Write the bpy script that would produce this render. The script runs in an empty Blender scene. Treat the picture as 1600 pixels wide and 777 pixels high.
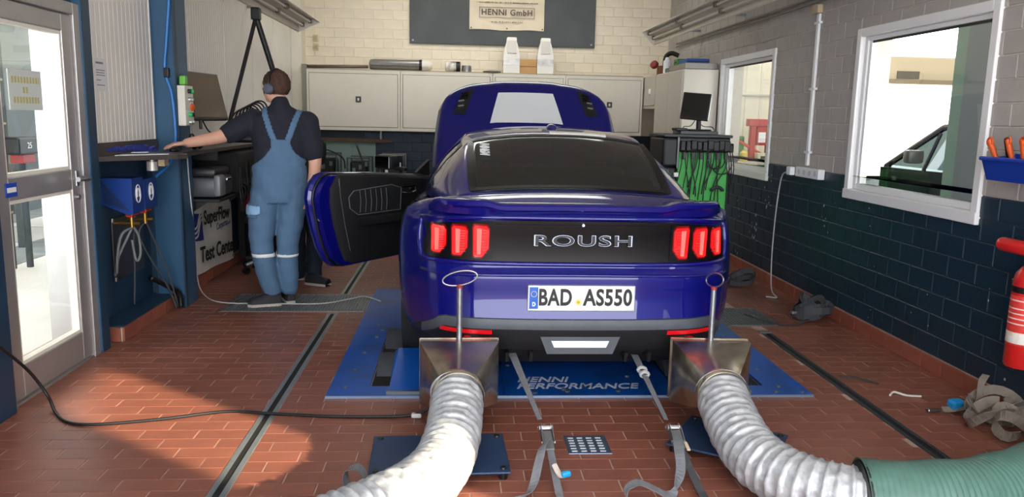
import bpy, bmesh, math, random
from mathutils import Vector, Matrix
random.seed(7)
PI = math.pi
col = bpy.context.scene.collection
scene = bpy.context.scene

# ------------------------------------------------------------------ camera
def set_camera():
    yaw, pit, rol = math.radians(3.991), math.radians(9.453), math.radians(1.2235)
    f = Vector((math.sin(yaw)*math.cos(pit), math.cos(yaw)*math.cos(pit), -math.sin(pit)))
    r = Vector((math.cos(yaw), -math.sin(yaw), 0)); u = r.cross(f)
    r2 = r*math.cos(rol) + u*math.sin(rol); u2 = -r*math.sin(rol) + u*math.cos(rol)
    cd = bpy.data.cameras.new('camera'); cd.sensor_width = 36; cd.lens = 1230/1600*36
    cd.clip_start = .05; cd.clip_end = 300
    c = bpy.data.objects.new('camera', cd); col.objects.link(c)
    m = Matrix.Identity(4)
    for i in range(3):
        m[i][0] = r2[i]; m[i][1] = u2[i]; m[i][2] = -f[i]
    m[0][3], m[1][3], m[2][3] = 0, 0, 1.47
    c.matrix_world = m
    scene.camera = c
set_camera()

# ------------------------------------------------------------------ sky, sun, exposure
world = bpy.data.worlds.new('world'); scene.world = world; world.use_nodes = True
wn = world.node_tree.nodes; wl = world.node_tree.links
wn.clear()
wo = wn.new('ShaderNodeOutputWorld'); wb = wn.new('ShaderNodeBackground')
wb.inputs[0].default_value = (0.93, 0.96, 1.0, 1); wb.inputs[1].default_value = 5.0
wl.new(wb.outputs[0], wo.inputs[0])
sd = bpy.data.lights.new('sun', 'SUN'); sd.energy = 10; sd.angle = math.radians(1.0); sd.color = (1, .85, .60)
so = bpy.data.objects.new('sun', sd); col.objects.link(so)
SUN_EL = math.radians(19.1)
hd = Vector((-.8, .6, 0)).normalized()
sdir = Vector((hd.x*math.cos(SUN_EL), hd.y*math.cos(SUN_EL), -math.sin(SUN_EL)))
so.rotation_euler = sdir.to_track_quat('-Z', 'Y').to_euler()
so.location = (8, -8, 6)
vs = scene.view_settings
vs.view_transform = 'Standard'; vs.look = 'None'; vs.gamma = 1; vs.use_curve_mapping = False
vs.exposure = 0.68

# ------------------------------------------------------------------ materials
def lin(c):
    def g(v):
        v = v/255.0
        return v/12.92 if v <= .04045 else ((v+.055)/1.055)**2.4
    return (g(c[0]), g(c[1]), g(c[2]), 1)
MATS = {}
def mat(name, rgb, rough=.6, metal=0, var=0, scale=8, bump=0, bscale=40, coat=0, crough=.04, spec=.5, emit=0, dirt=None, dscale=3, rand=0, stretch=None, emrgb=None, aniso=0):
    """procedural principled material: base colour with noise variation, optional dirt blotches, bump, per-piece random value"""
    if name in MATS: return MATS[name]
    m = bpy.data.materials.new(name); m.use_nodes = True; MATS[name] = m
    nt = m.node_tree; n = nt.nodes; l = nt.links
    b = n['Principled BSDF']
    c = lin(rgb)
    b.inputs['Base Color'].default_value = c
    b.inputs['Roughness'].default_value = rough; b.inputs['Metallic'].default_value = metal
    b.inputs['Coat Weight'].default_value = coat; b.inputs['Coat Roughness'].default_value = crough
    b.inputs['Specular IOR Level'].default_value = spec
    if emit:
        b.inputs['Emission Color'].default_value = lin(emrgb or rgb); b.inputs['Emission Strength'].default_value = emit
    m.diffuse_color = c
    tc = None
    def coords():
        nonlocal tc
        if tc is None:
            t = n.new('ShaderNodeTexCoord'); mp = n.new('ShaderNodeMapping')
            l.new(t.outputs['Object'], mp.inputs[0])
            if stretch: mp.inputs['Scale'].default_value = stretch
            tc = mp.outputs[0]
        return tc
    cur = None
    if var or dirt:
        no = n.new('ShaderNodeTexNoise'); no.inputs['Scale'].default_value = scale; no.inputs['Detail'].default_value = 5
        l.new(coords(), no.inputs['Vector'])
        mr = n.new('ShaderNodeMapRange'); l.new(no.outputs['Fac'], mr.inputs[0])
        mr.inputs[1].default_value = .3; mr.inputs[2].default_value = .7
        mr.inputs[3].default_value = 1-var; mr.inputs[4].default_value = 1+var
        hs = n.new('ShaderNodeHueSaturation'); hs.inputs['Color'].default_value = c
        l.new(mr.outputs[0], hs.inputs['Value']); cur = hs.outputs[0]
    if dirt:
        n2 = n.new('ShaderNodeTexNoise'); n2.inputs['Scale'].default_value = dscale; n2.inputs['Detail'].default_value = 6
        l.new(coords(), n2.inputs['Vector'])
        r2 = n.new('ShaderNodeMapRange'); l.new(n2.outputs['Fac'], r2.inputs[0]); r2.inputs[1].default_value = .5; r2.inputs[2].default_value = .72
        mx = n.new('ShaderNodeMix'); mx.data_type = 'RGBA'; l.new(r2.outputs[0], mx.inputs[0])
        l.new(cur, mx.inputs[6]); mx.inputs[7].default_value = lin(dirt); cur = mx.outputs[2]
    if rand:
        oi = n.new('ShaderNodeObjectInfo'); ge = n.new('ShaderNodeNewGeometry')
        ad = n.new('ShaderNodeMath'); ad.operation = 'ADD'; l.new(oi.outputs['Random'], ad.inputs[0]); l.new(ge.outputs['Random Per Island'], ad.inputs[1])
        fr = n.new('ShaderNodeMath'); fr.operation = 'FRACT'; l.new(ad.outputs[0], fr.inputs[0])
        m2 = n.new('ShaderNodeMapRange'); l.new(fr.outputs[0], m2.inputs[0]); m2.inputs[3].default_value = 1-rand; m2.inputs[4].default_value = 1+rand
        h2 = n.new('ShaderNodeHueSaturation'); h2.inputs['Color'].default_value = c
        if cur: l.new(cur, h2.inputs['Color'])
        l.new(m2.outputs[0], h2.inputs['Value']); cur = h2.outputs[0]
    if cur: l.new(cur, b.inputs['Base Color'])
    if bump:
        nb = n.new('ShaderNodeTexNoise'); nb.inputs['Scale'].default_value = bscale; nb.inputs['Detail'].default_value = 4
        l.new(coords(), nb.inputs['Vector'])
        bp = n.new('ShaderNodeBump'); bp.inputs['Strength'].default_value = bump; bp.inputs['Distance'].default_value = .01
        l.new(nb.outputs['Fac'], bp.inputs['Height']); l.new(bp.outputs[0], b.inputs['Normal'])
    return m
def glass_mat(name, tint, refl=.03, rough=.0):
    if name in MATS: return MATS[name]
    m = bpy.data.materials.new(name); m.use_nodes = True; MATS[name] = m
    n = m.node_tree.nodes; l = m.node_tree.links; n.clear()
    o = n.new('ShaderNodeOutputMaterial'); mx = n.new('ShaderNodeMixShader')
    t = n.new('ShaderNodeBsdfTransparent'); t.inputs[0].default_value = tint
    g = n.new('ShaderNodeBsdfGlossy'); g.inputs['Roughness'].default_value = rough; g.inputs[0].default_value = (1, 1, 1, 1)
    lw = n.new('ShaderNodeLayerWeight'); lw.inputs[0].default_value = .5
    pw = n.new('ShaderNodeMath'); pw.operation = 'POWER'; pw.inputs[1].default_value = 5; l.new(lw.outputs['Facing'], pw.inputs[0])
    ma = n.new('ShaderNodeMath'); ma.operation = 'MULTIPLY_ADD'; ma.inputs[1].default_value = .9; ma.inputs[2].default_value = refl; ma.use_clamp = True; l.new(pw.outputs[0], ma.inputs[0])
    l.new(ma.outputs[0], mx.inputs[0]); l.new(t.outputs[0], mx.inputs[1]); l.new(g.outputs[0], mx.inputs[2]); l.new(mx.outputs[0], o.inputs[0])
    return m

# ------------------------------------------------------------------ mesh helpers
class MB:
    def __init__(s): s.v = []; s.f = []; s.mi = []
    def add(s, vs, fs, mi=0):
        o = len(s.v); s.v += [tuple(p) for p in vs]; s.f += [tuple(i+o for i in f) for f in fs]; s.mi += [mi]*len(fs); return s
    def box(s, x0, x1, y0, y1, z0, z1, mi=0, M=None):
        vs = [(x, y, z) for z in (z0, z1) for y in (y0, y1) for x in (x0, x1)]
        if M is not None: vs = [M @ Vector(p) for p in vs]
        return s.add(vs, [(0,2,3,1),(4,5,7,6),(0,1,5,4),(2,6,7,3),(0,4,6,2),(1,3,7,5)], mi)
    def cbox(s, x0, x1, y0, y1, z0, z1, r=.01, mi=0, M=None):
        """box with chamfered edges"""
        r = min(r, (x1-x0)*.45, (y1-y0)*.45, (z1-z0)*.45)
        bm = bmesh.new()
        bmesh.ops.create_cube(bm, size=1)
        for v in bm.verts:
            v.co = Vector(((x0+x1)/2+v.co.x*(x1-x0), (y0+y1)/2+v.co.y*(y1-y0), (z0+z1)/2+v.co.z*(z1-z0)))
        bmesh.ops.bevel(bm, geom=bm.edges[:], offset=r, segments=2, profile=.5, affect='EDGES')
        bm.verts.index_update()
        vs = [v.co.copy() for v in bm.verts]; fs = [tuple(v.index for v in f.verts) for f in bm.faces]; bm.free()
        if M is not None: vs = [M @ p for p in vs]
        return s.add(vs, fs, mi)
    def cyl(s, p0, p1, r0, r1=None, n=12, mi=0, caps=True):
        if r1 is None: r1 = r0
        p0 = Vector(p0); p1 = Vector(p1); d = (p1-p0).normalized()
        a = d.orthogonal().normalized(); b = d.cross(a)
        vs = []
        for p, r in ((p0, r0), (p1, r1)):
            for i in range(n):
                t = 2*PI*i/n; vs.append(p+a*(r*math.cos(t))+b*(r*math.sin(t)))
        fs = [(i, (i+1) % n, n+(i+1) % n, n+i) for i in range(n)]
        if caps: fs += [tuple(range(n))[::-1], tuple(range(n, 2*n))]
        return s.add(vs, fs, mi)
    def tube(s, path, r, n=8, mi=0, closed=False, caps=True, flat=None):
        """swept tube; r number or list; flat=(w,h) sweeps a flat band instead"""
        P = [Vector(p) for p in path]; m = len(P); vs = []; ref = None
        for i, p in enumerate(P):
            if closed: d = P[(i+1) % m]-P[i-1]
            else: d = P[min(i+1, m-1)]-P[max(i-1, 0)]
            if d.length < 1e-9: d = Vector((0, 0, 1))
            d.normalize()
            if ref is None: a = d.orthogonal().normalized()
            else:
                a = ref-d*ref.dot(d)
                a = a.normalized() if a.length > 1e-6 else d.orthogonal().normalized()
            ref = a; b = d.cross(a); rr = r[i] if isinstance(r, (list, tuple)) else r
            for k in range(n):
                t = 2*PI*k/n; vs.append(p+a*(rr*math.cos(t))+b*(rr*math.sin(t)))
        fs = []
        for i in range(m if closed else m-1):
            j = (i+1) % m
            fs += [(i*n+k, i*n+(k+1) % n, j*n+(k+1) % n, j*n+k) for k in range(n)]
        if caps and not closed: fs += [tuple(range(n))[::-1], tuple(range((m-1)*n, m*n))]
        return s.add(vs, fs, mi)
    def ribbon(s, path, sides, w, th=.003, mi=0):
        """flat webbing along path; sides: width direction(s)"""
        P = [Vector(p) for p in path]; m = len(P); vs = []
        for i, p in enumerate(P):
            d = (P[min(i+1, m-1)]-P[max(i-1, 0)]).normalized()
            sd_ = Vector(sides[i] if isinstance(sides, list) else sides)
            sd_ = (sd_-d*sd_.dot(d)).normalized(); nn = d.cross(sd_)
            ww = w[i] if isinstance(w, list) else w
            vs += [p-sd_*ww/2-nn*th/2, p+sd_*ww/2-nn*th/2, p+sd_*ww/2+nn*th/2, p-sd_*ww/2+nn*th/2]
        fs = []
        for i in range(m-1):
            for k in range(4): fs.append((i*4+k, i*4+(k+1) % 4, i*4+4+(k+1) % 4, i*4+4+k))
        fs += [(3, 2, 1, 0), ((m-1)*4, (m-1)*4+1, (m-1)*4+2, (m-1)*4+3)]
        return s.add(vs, fs, mi)
    def lathe(s, prof, c=(0, 0, 0), axis=(0, 0, 1), n=20, mi=0, M=None):
        """prof: list of (radius, height along axis)"""
        ax = Vector(axis).normalized(); a = ax.orthogonal().normalized(); b = ax.cross(a); c = Vector(c); vs = []
        for r, h in prof:
            for k in range(n):
                t = 2*PI*k/n; vs.append(c+ax*h+a*(r*math.cos(t))+b*(r*math.sin(t)))
        m = len(prof)
        fs = [(i*n+k, i*n+(k+1) % n, (i+1)*n+(k+1) % n, (i+1)*n+k) for i in range(m-1) for k in range(n)]
        fs += [tuple(range(n))[::-1], tuple(range((m-1)*n, m*n))]
        return s.add(vs, fs, mi)
    def prism(s, pts, d, M=None, mi=0):
        """polygon (a,b) extruded from c=0 to c=d; M maps (a,b,c) to the scene"""
        n = len(pts); vs = [Vector((p[0], p[1], 0)) for p in pts]+[Vector((p[0], p[1], d)) for p in pts]
        if M is not None: vs = [M @ p for p in vs]
        fs = [tuple(range(n))[::-1], tuple(range(n, 2*n))]+[(i, (i+1) % n, n+(i+1) % n, n+i) for i in range(n)]
        return s.add(vs, fs, mi)
    def grid(s, rows, mi=0, close_u=False):
        m = len(rows); n = len(rows[0]); vs = [p for r in rows for p in r]; fs = []
        for i in range(m-1):
            for k in range(n if close_u else n-1):
                fs.append((i*n+k, i*n+(k+1) % n, (i+1)*n+(k+1) % n, (i+1)*n+k))
        return s.add(vs, fs, mi)
    def sphere(s, c, r, n=12, m=8, sc=(1, 1, 1), mi=0):
        rows = []
        for i in range(m+1):
            t = PI*i/m; t = min(max(t, .02), PI-.02)
            rows.append([Vector((c[0]+r*sc[0]*math.sin(t)*math.cos(2*PI*k/n), c[1]+r*sc[1]*math.sin(t)*math.sin(2*PI*k/n), c[2]+r*sc[2]*math.cos(t))) for k in range(n)])
        return s.grid(rows, mi, True)
    def mesh(s, name, mats, smooth=False, fix=True):
        me = bpy.data.meshes.new(name); me.from_pydata([tuple(p) for p in s.v], [], s.f)
        for m in (mats if isinstance(mats, (list, tuple)) else [mats]): me.materials.append(m)
        for p, i in zip(me.polygons, s.mi): p.material_index = i
        if fix:
            bm = bmesh.new(); bm.from_mesh(me); bmesh.ops.recalc_face_normals(bm, faces=bm.faces[:]); bm.to_mesh(me); bm.free()
        if smooth:
            if smooth is True: me.shade_smooth()
            else:
                me.shade_smooth(); me.set_sharp_from_angle(angle=math.radians(smooth))
        me.update()
        return me
    def build(s, name, mats, parent=None, smooth=False, fix=True):
        return link(name, s.mesh(name, mats, smooth, fix), parent)
def attach(o, parent):
    if parent is not None:
        o.parent = parent
        M = parent.matrix_basis.copy(); p = parent.parent
        chain = parent
        W = Matrix.Identity(4)
        stack = []
        while chain is not None:
            stack.append(chain); chain = chain.parent
        for q in reversed(stack): W = W @ q.matrix_parent_inverse @ q.matrix_basis
        o.matrix_parent_inverse = W.inverted()
def link(name, me, parent=None):
    o = bpy.data.objects.new(name, me); col.objects.link(o); attach(o, parent); return o
def tag(o, label=None, cat=None, group=None, kind=None):
    if label: o['label'] = label
    if cat: o['category'] = cat
    if group: o['group'] = group
    if kind: o['kind'] = kind
    return o
def thing(name, label, cat, loc=(0, 0, 0), group=None):
    o = bpy.data.objects.new(name, None); o.empty_display_size = .1; o.location = loc; col.objects.link(o)
    return tag(o, label, cat, group)
def struct(o): o['kind'] = 'structure'; return o
def evald(o):
    """mesh of an object with its modifiers applied"""
    dg = bpy.context.evaluated_depsgraph_get()
    return bpy.data.meshes.new_from_object(o.evaluated_get(dg))
def interp(tab, x):
    """smooth (monotone cubic-ish) table lookup"""
    if x <= tab[0][0]: return tab[0][1]
    if x >= tab[-1][0]: return tab[-1][1]
    for i in range(len(tab)-1):
        if x <= tab[i+1][0]: break
    x0, y0 = tab[i]; x1, y1 = tab[i+1]; h = x1-x0; t = (x-x0)/h
    def sl(j):
        if j == 0 or j == len(tab)-1:
            a, b = (tab[0], tab[1]) if j == 0 else (tab[-2], tab[-1]); return (b[1]-a[1])/(b[0]-a[0])
        d0 = (tab[j][1]-tab[j-1][1])/(tab[j][0]-tab[j-1][0]); d1 = (tab[j+1][1]-tab[j][1])/(tab[j+1][0]-tab[j][0])
        return 0 if d0*d1 <= 0 else 2*d0*d1/(d0+d1)
    m0 = sl(i); m1 = sl(i+1)
    return (2*t**3-3*t**2+1)*y0+(t**3-2*t**2+t)*h*m0+(-2*t**3+3*t**2)*y1+(t**3-t**2)*h*m1
def spline(pts, n=8):
    """Catmull-Rom through points"""
    P = [Vector(p) for p in pts]; out = []
    for i in range(len(P)-1):
        p0 = P[max(i-1, 0)]; p1 = P[i]; p2 = P[i+1]; p3 = P[min(i+2, len(P)-1)]
        for k in range(n):
            t = k/n
            out.append(.5*((2*p1)+(p2-p0)*t+(2*p0-5*p1+4*p2-p3)*t*t+(3*p1-p0-3*p2+p3)*t**3))
    out.append(P[-1]); return out
def frame_m(o, ax, ay, az=None):
    """matrix with origin o and axes ax, ay (az = ax x ay)"""
    ax = Vector(ax).normalized(); ay = Vector(ay); ay = (ay-ax*ay.dot(ax)).normalized(); az = ax.cross(ay)
    m = Matrix.Identity(4)
    for i in range(3): m[i][0] = ax[i]; m[i][1] = ay[i]; m[i][2] = az[i]; m[i][3] = o[i]
    return m
def text(name, s, M, h, mt, parent, wscale=1, ext=.001, align='CENTER', bold=0, shear=0, spacing=1):
    """lettering as mesh; M maps text plane (x right, y up, z out); h = capital height"""
    cu = bpy.data.curves.new('t', 'FONT'); cu.body = s; cu.align_x = align; cu.align_y = 'CENTER'; cu.size = h/.7
    cu.extrude = ext; cu.offset = bold; cu.shear = shear; cu.space_character = spacing; cu.resolution_u = 4
    t = bpy.data.objects.new('t', cu); col.objects.link(t)
    me = evald(t); bpy.data.objects.remove(t); bpy.data.curves.remove(cu)
    S = Matrix.Diagonal((wscale, 1, 1, 1)); me.transform(M @ S)
    me.materials.clear(); me.materials.append(mt); me.name = name
    return link(name, me, parent)
# ================================================================== THE ROOM
XR = 2.876; XL = -2.2; YB = 11.0; ZC = 3.5; YF = -1.8
m_tile = mat('floor_tile_clay', (134, 82, 66), .40, var=.10, scale=14, rand=.09, bump=.05, bscale=60, dirt=(110, 67, 58), dscale=2.2)
m_grout = mat('grout', (176, 152, 138), .9, var=.15, scale=20)
m_basetile = mat('base_tile_clay', (150, 84, 66), .5, var=.1, rand=.1)
m_brick_grey = mat('brick_grey_paint', (176, 170, 164), .72, var=.05, scale=5, rand=.035, bump=.25, bscale=45)
m_mortar_grey = mat('mortar_grey', (196, 190, 182), .85, var=.08, scale=30)
m_brick_cream = mat('brick_cream_paint', (240, 228, 206), .75, var=.05, scale=4, rand=.03, bump=.2, bscale=45)
m_mortar_cream = mat('mortar_cream', (232, 219, 197), .85)
m_brick_slate = mat('brick_slate_paint', (70, 84, 100), .6, var=.08, rand=.05, bump=.2)
m_teal_wall = mat('teal_mortar', (26, 48, 62), .5)
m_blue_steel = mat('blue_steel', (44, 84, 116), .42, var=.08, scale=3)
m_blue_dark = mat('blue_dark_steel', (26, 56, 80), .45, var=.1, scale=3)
m_panel = mat('white_corrugated', (234, 229, 221), .45, var=.03, scale=3)
m_ceil = mat('ceiling_paint', (225, 220, 210), .8)
m_alu = mat('door_aluminium', (172, 168, 166), .38, metal=.55, var=.05, scale=6)
m_white_frame = mat('white_window_frame', (238, 238, 238), .4)
m_glass = glass_mat('clear_glass', (.96, .98, .97, 1), .02)
m_black = mat('black_plastic', (18, 18, 20), .45)
m_black_matt = mat('black_matt', (14, 14, 15), .8)
m_steel = mat('brushed_steel', (180, 180, 182), .32, metal=1, var=.06, scale=20)
m_zinc = mat('zinc_grey', (130, 134, 138), .45, metal=.8, var=.12, scale=10)

def teal_brick_material():
    """dark teal paint with small white chips knocked out of it"""
    m = mat('brick_teal_paint', (22, 46, 62), .42, rand=.1, bump=.2, bscale=45)
    n = m.node_tree.nodes; l = m.node_tree.links; b = n['Principled BSDF']
    geo = n.new('ShaderNodeNewGeometry')
    vo = n.new('ShaderNodeTexVoronoi'); vo.inputs['Scale'].default_value = 16; vo.inputs['Randomness'].default_value = 1
    l.new(geo.outputs['Position'], vo.inputs['Vector'])
    no = n.new('ShaderNodeTexNoise'); no.inputs['Scale'].default_value = 2.6; l.new(geo.outputs['Position'], no.inputs['Vector'])
    th = n.new('ShaderNodeMapRange'); l.new(no.outputs['Fac'], th.inputs[0]); th.inputs[1].default_value = .5; th.inputs[2].default_value = .75; th.inputs[3].default_value = 0; th.inputs[4].default_value = .27
    lt = n.new('ShaderNodeMath'); lt.operation = 'LESS_THAN'; l.new(vo.outputs['Distance'], lt.inputs[0]); l.new(th.outputs[0], lt.inputs[1])
    mx = n.new('ShaderNodeMix'); mx.data_type = 'RGBA'; l.new(lt.outputs[0], mx.inputs[0])
    old = b.inputs['Base Color'].links[0].from_socket
    l.new(old, mx.inputs[6]); mx.inputs[7].default_value = lin((200, 198, 192)); l.new(mx.outputs[2], b.inputs['Base Color'])
    return m
m_brick_teal = teal_brick_material()

PIECE = {}
def piece_mesh(kind, a, b, d, mt, ch=.004):
    """chamfered slab piece: a x b footprint, d proud; local x=a, y=b, z out"""
    key = (kind, round(a, 3), round(b, 3))
    if key not in PIECE:
        h, k = a/2, b/2
        vs = [(-h, -k, 0), (h, -k, 0), (h, k, 0), (-h, k, 0), (-h, -k, d-ch), (h, -k, d-ch), (h, k, d-ch), (-h, k, d-ch),
              (-h+ch, -k+ch, d), (h-ch, -k+ch, d), (h-ch, k-ch, d), (-h+ch, k-ch, d)]
        fs = [(0, 1, 5, 4), (1, 2, 6, 5), (2, 3, 7, 6), (3, 0, 4, 7), (4, 5, 9, 8), (5, 6, 10, 9), (6, 7, 11, 10), (7, 4, 8, 11), (8, 9, 10, 11)]
        me = bpy.data.meshes.new(kind); me.from_pydata(vs, [], fs); me.materials.append(mt); PIECE[key] = me
    return PIECE[key]
def lay(name, pieces, parent, n_single, stuffname, axes, proud, mt_list, ch=.004):
    """pieces: (u, v, du, dv, key, material index); first n_single become objects, the rest one stuff mesh"""
    ax, ay, az, org = axes
    mb = MB()
    for i, (u, v, a, b, mi) in enumerate(pieces):
        pr = proud+random.uniform(-.0006, .0006)
        if i < n_single:
            me = piece_mesh(name+str(mi), a, b, .014, mt_list[mi], ch)
            o = bpy.data.objects.new(name, me); col.objects.link(o)
            c = org+ax*u+ay*v+az*(pr-.014)
            M = frame_m(c, ax, ay)
            o.matrix_basis = M; o.parent = parent
        else:
            c = org+ax*u+ay*v+az*(pr-.014); h, k, d = a/2, b/2, .014
            P = lambda x, y, z: c+ax*x+ay*y+az*z
            mb.add([P(-h, -k, 0), P(h, -k, 0), P(h, k, 0), P(-h, k, 0), P(-h+ch, -k+ch, d), P(h-ch, -k+ch, d), P(h-ch, k-ch, d), P(-h+ch, k-ch, d)],
                   [(0, 1, 5, 4), (1, 2, 6, 5), (2, 3, 7, 6), (3, 0, 4, 7), (4, 5, 6, 7)], mi)
    if mb.f:
        o = mb.build(stuffname, mt_list, parent, fix=False); o['kind'] = 'stuff'

# ---------------------------------------------------------------- floor
fl = MB().box(-2.6, XR+.1, YF, YB+.1, -.2, -.003).build('floor', [m_grout]); struct(fl)
m_plainfloor = m_tile
PLATE = (-.685, 1.945, 3.985, 6.6)
GR_L = (-1.765, -.69, 5.835, 6.41); GR_R = (1.96, 2.375, 5.47, 6.005)
def cut_rects(a0, a1, b0, b1, holes):
    """cut a tile or brick by openings; returns the remaining rectangles"""
    rects = [(a0, a1, b0, b1)]
    for (h0, h1, g0, g1) in holes:
        nr = []
        for (p0, p1, q0, q1) in rects:
            if p1 <= h0 or p0 >= h1 or q1 <= g0 or q0 >= g1: nr.append((p0, p1, q0, q1)); continue
            if p0 < h0: nr.append((p0, h0, q0, q1))
            if p1 > h1: nr.append((h1, p1, q0, q1))
            m0, m1 = max(p0, h0), min(p1, h1)
            if q0 < g0: nr.append((m0, m1, q0, g0))
            if q1 > g1: nr.append((m0, m1, g1, q1))
        rects = nr
    return [r for r in rects if r[1]-r[0] > .02 and r[3]-r[2] > .02]
def floor_pieces():
    out = []
    strips = [(-2.2, -.962, .0), (-.888, 2.148, .055), (2.222, XR, .02)]
    for s0, s1, ph in strips:
        r = 0; y = 2.25+ph
        while y < 9.4:
            x = s0-.245+(r % 2)*.1225+(.03 if s0 < -1 else .09)-.02*(r % 3 == 1)
            while x < s1:
                a = max(x, s0); b = min(x+.245, s1)
                if b-a > .03:
                    for (p0, p1, q0, q1) in cut_rects(a, b, y, y+.1017, (PLATE, GR_L, GR_R, (-2.3, -2.13, 5.03, 6.0))):
                        out.append(((p0+p1)/2, (q0+q1)/2, p1-p0-.006, q1-q0-.003, 0))
                x += .245
            y += .1017; r += 1
    return out
fp = floor_pieces()
def vis_floor(p):
    x, y = p[0], p[1]
    px = 800+1230*(x-.06*y)/max(y, .1)
    return y > 2.84 and -20 < px < 1620
near = sorted([p for p in fp if vis_floor(p)], key=lambda p: p[1]); far = [p for p in fp if not vis_floor(p)]
lay('floor_tile', near+far, fl, 300, 'floor_tile_field', (Vector((1, 0, 0)), Vector((0, 1, 0)), Vector((0, 0, 1)), Vector((0, 0, 0))), 0, [m_tile], .0014)
MB().box(-2.2, XR, YF, 2.25, -.02, -.001).box(-2.2, XR, 9.4, YB, -.02, -.001).build('floor_far_tiles', [m_tile], fl)

# ---------------------------------------------------------------- right wall
W1 = (4.165, 5.655, .985, 2.13); W2 = (7.195, 8.665, .985, 2.125); W3 = (.02, .86, .75, 2.2)
def slab_with_holes(mb, y0, y1, z0, z1, x0, x1, holes, mi=0):
    ys = sorted(set([y0, y1]+[h[0] for h in holes]+[h[1] for h in holes]))
    for a, b in zip(ys[:-1], ys[1:]):
        hs = [h for h in holes if h[0] <= a+1e-6 and h[1] >= b-1e-6]
        if not hs: mb.box(x0, x1, a, b, z0, z1, mi)
        else:
            h = hs[0]; mb.box(x0, x1, a, b, z0, h[2], mi); mb.box(x0, x1, a, b, h[3], z1, mi)
mw = MB()
slab_with_holes(mw, YF, YB+.24, 1.1, ZC, XR+.006, XR+.24, [(h[0], h[1], max(h[2], 1.1), h[3]) for h in (W1, W2, W3)], 0)
slab_with_holes(mw, YF, YB+.24, -.2, 1.1, XR+.006, XR+.24, [(h[0], h[1], h[2], 1.1) for h in (W1, W2, W3)], 1)
wr = mw.build('wall_right', [m_mortar_grey, m_teal_wall]); struct(wr)
bp = []
for k in range(26):
    z0 = .1+.125*k; y = 2.9+(k % 2)*.127-.06
    while y < YB:
        for (a, b, c, d) in cut_rects(max(y, 2.9), min(y+.255, YB), z0, min(z0+.125, ZC), (W1, W2)):
            bp.append((-(a+b)/2, (c+d)/2, b-a-.007, d-c-.007, 1 if z0 < 1.09 else 0))
        y += .255
def vis_r(p): return -p[0] > 3.75 and p[1] < 1.42+.18*-p[0]
near = sorted([p for p in bp if vis_r(p)], key=lambda p: -p[0]); far = [p for p in bp if not vis_r(p)]
lay('brick', near+far, wr, 300, 'brick_field', (Vector((0, -1, 0)), Vector((0, 0, 1)), Vector((-1, 0, 0)), Vector((XR, 0, 0))), 0, [m_brick_grey, m_brick_teal])
# baseboard of clay tiles along the right wall
def tile_row(parent, org, axis, n_out, length, pitch, h, th, mt, name='baseboard_tile', start=0):
    ax = Vector(axis); no = Vector(n_out); x = start
    while x < length-.02:
        a = min(pitch, length-x)-.006
        M = frame_m(Vector(org)+ax*(x+a/2)+Vector((0, 0, h/2)), ax, (0, 0, 1))
        me = piece_mesh(name, a, h-.004, th, mt, .0015)
        if (M.to_3x3() @ Vector((0, 0, 1))).dot(no) < 0: M = frame_m(Vector(org)+ax*(x+a/2)+Vector((0, 0, h/2)), -ax, (0, 0, 1))
        o = bpy.data.objects.new(name, me); col.objects.link(o); o.matrix_basis = M; o.parent = parent
        x += pitch
br = MB().box(XR-.004, XR+.006, 2.6, YB, 0, .098).build('baseboard_right', [m_grout]); struct(br)
tile_row(br, (XR-.004, 2.64, 0), (0, 1, 0), (-1, 0, 0), 8.3, .2075, .098, .013, m_basetile)

# ---------------------------------------------------------------- windows in the right wall
def window_right(name, y0, y1, z0, z1, slide):
    root = MB()
    f = .04
    X0, X1 = XR-.018, XR+.12
    # outer casing
    for (a, b, c, d) in ((y0-.02, y0+f, z0-.05, z1+.02), (y1-f, y1+.02, z0-.05, z1+.02)): root.cbox(X0, X1, a, b, c, d, .006)
    root.cbox(X0, X1, y0+f, y1-f, z1-f, z1+.02, .006)
    o = root.build(name, [m_white_frame]); struct(o)
    MB().cbox(X0-.008, X1, y0-.022, y1+.022, z0-.05, z0+.02, .006).build('window_sill', [m_white_frame], o)
    s = MB(); g = .045; a0, a1, c0, c1 = y0+f, y1-f, z0+.02, z1-f
    xs0, xs1 = XR+.015, XR+.075
    s.cbox(xs0, xs1, a0, a0+g, c0, c1, .006); s.cbox(xs0, xs1, a1-g, a1, c0, c1, .006)
    s.cbox(xs0, xs1, a0+g, a1-g, c0, c0+g, .006); s.cbox(xs0, xs1, a0+g, a1-g, c1-g*.7, c1, .006)
    s.box(xs0+.012, xs1, a1-g-slide, a1-g, c0+g, c1-g*.7)
    s.build('window_sash', [m_white_frame], o)
    MB().box(XR+.043, XR+.047, a0+g, a1-g-slide, c0+g, c1-g*.7).build('window_pane', [m_glass], o)
    d = MB().box(XR+.03, XR+.038, a0+g, a1-g, c1-g*.7-.016, c1-g*.7); d.build('window_seal', [m_black], o)
    return o
window_right('window_1', *W1, .035)
window_right('window_2', *W2, .06)
# unseen window added in the near right wall to let the sun in
w3 = MB()
for (a, b, c, d) in ((W3[0]-.03, W3[0]+.02, W3[2]-.04, W3[3]+.03), (W3[1]-.02, W3[1]+.03, W3[2]-.04, W3[3]+.03)): w3.box(XR-.018, XR+.12, a, b, c, d)
w3.box(XR-.018, XR+.12, W3[0]+.02, W3[1]-.02, W3[2]-.04, W3[2]+.02); w3.box(XR-.018, XR+.12, W3[0]+.02, W3[1]-.02, W3[3]-.02, W3[3]+.03)
struct(w3.build('added_sun_window', [m_white_frame]))

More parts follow.
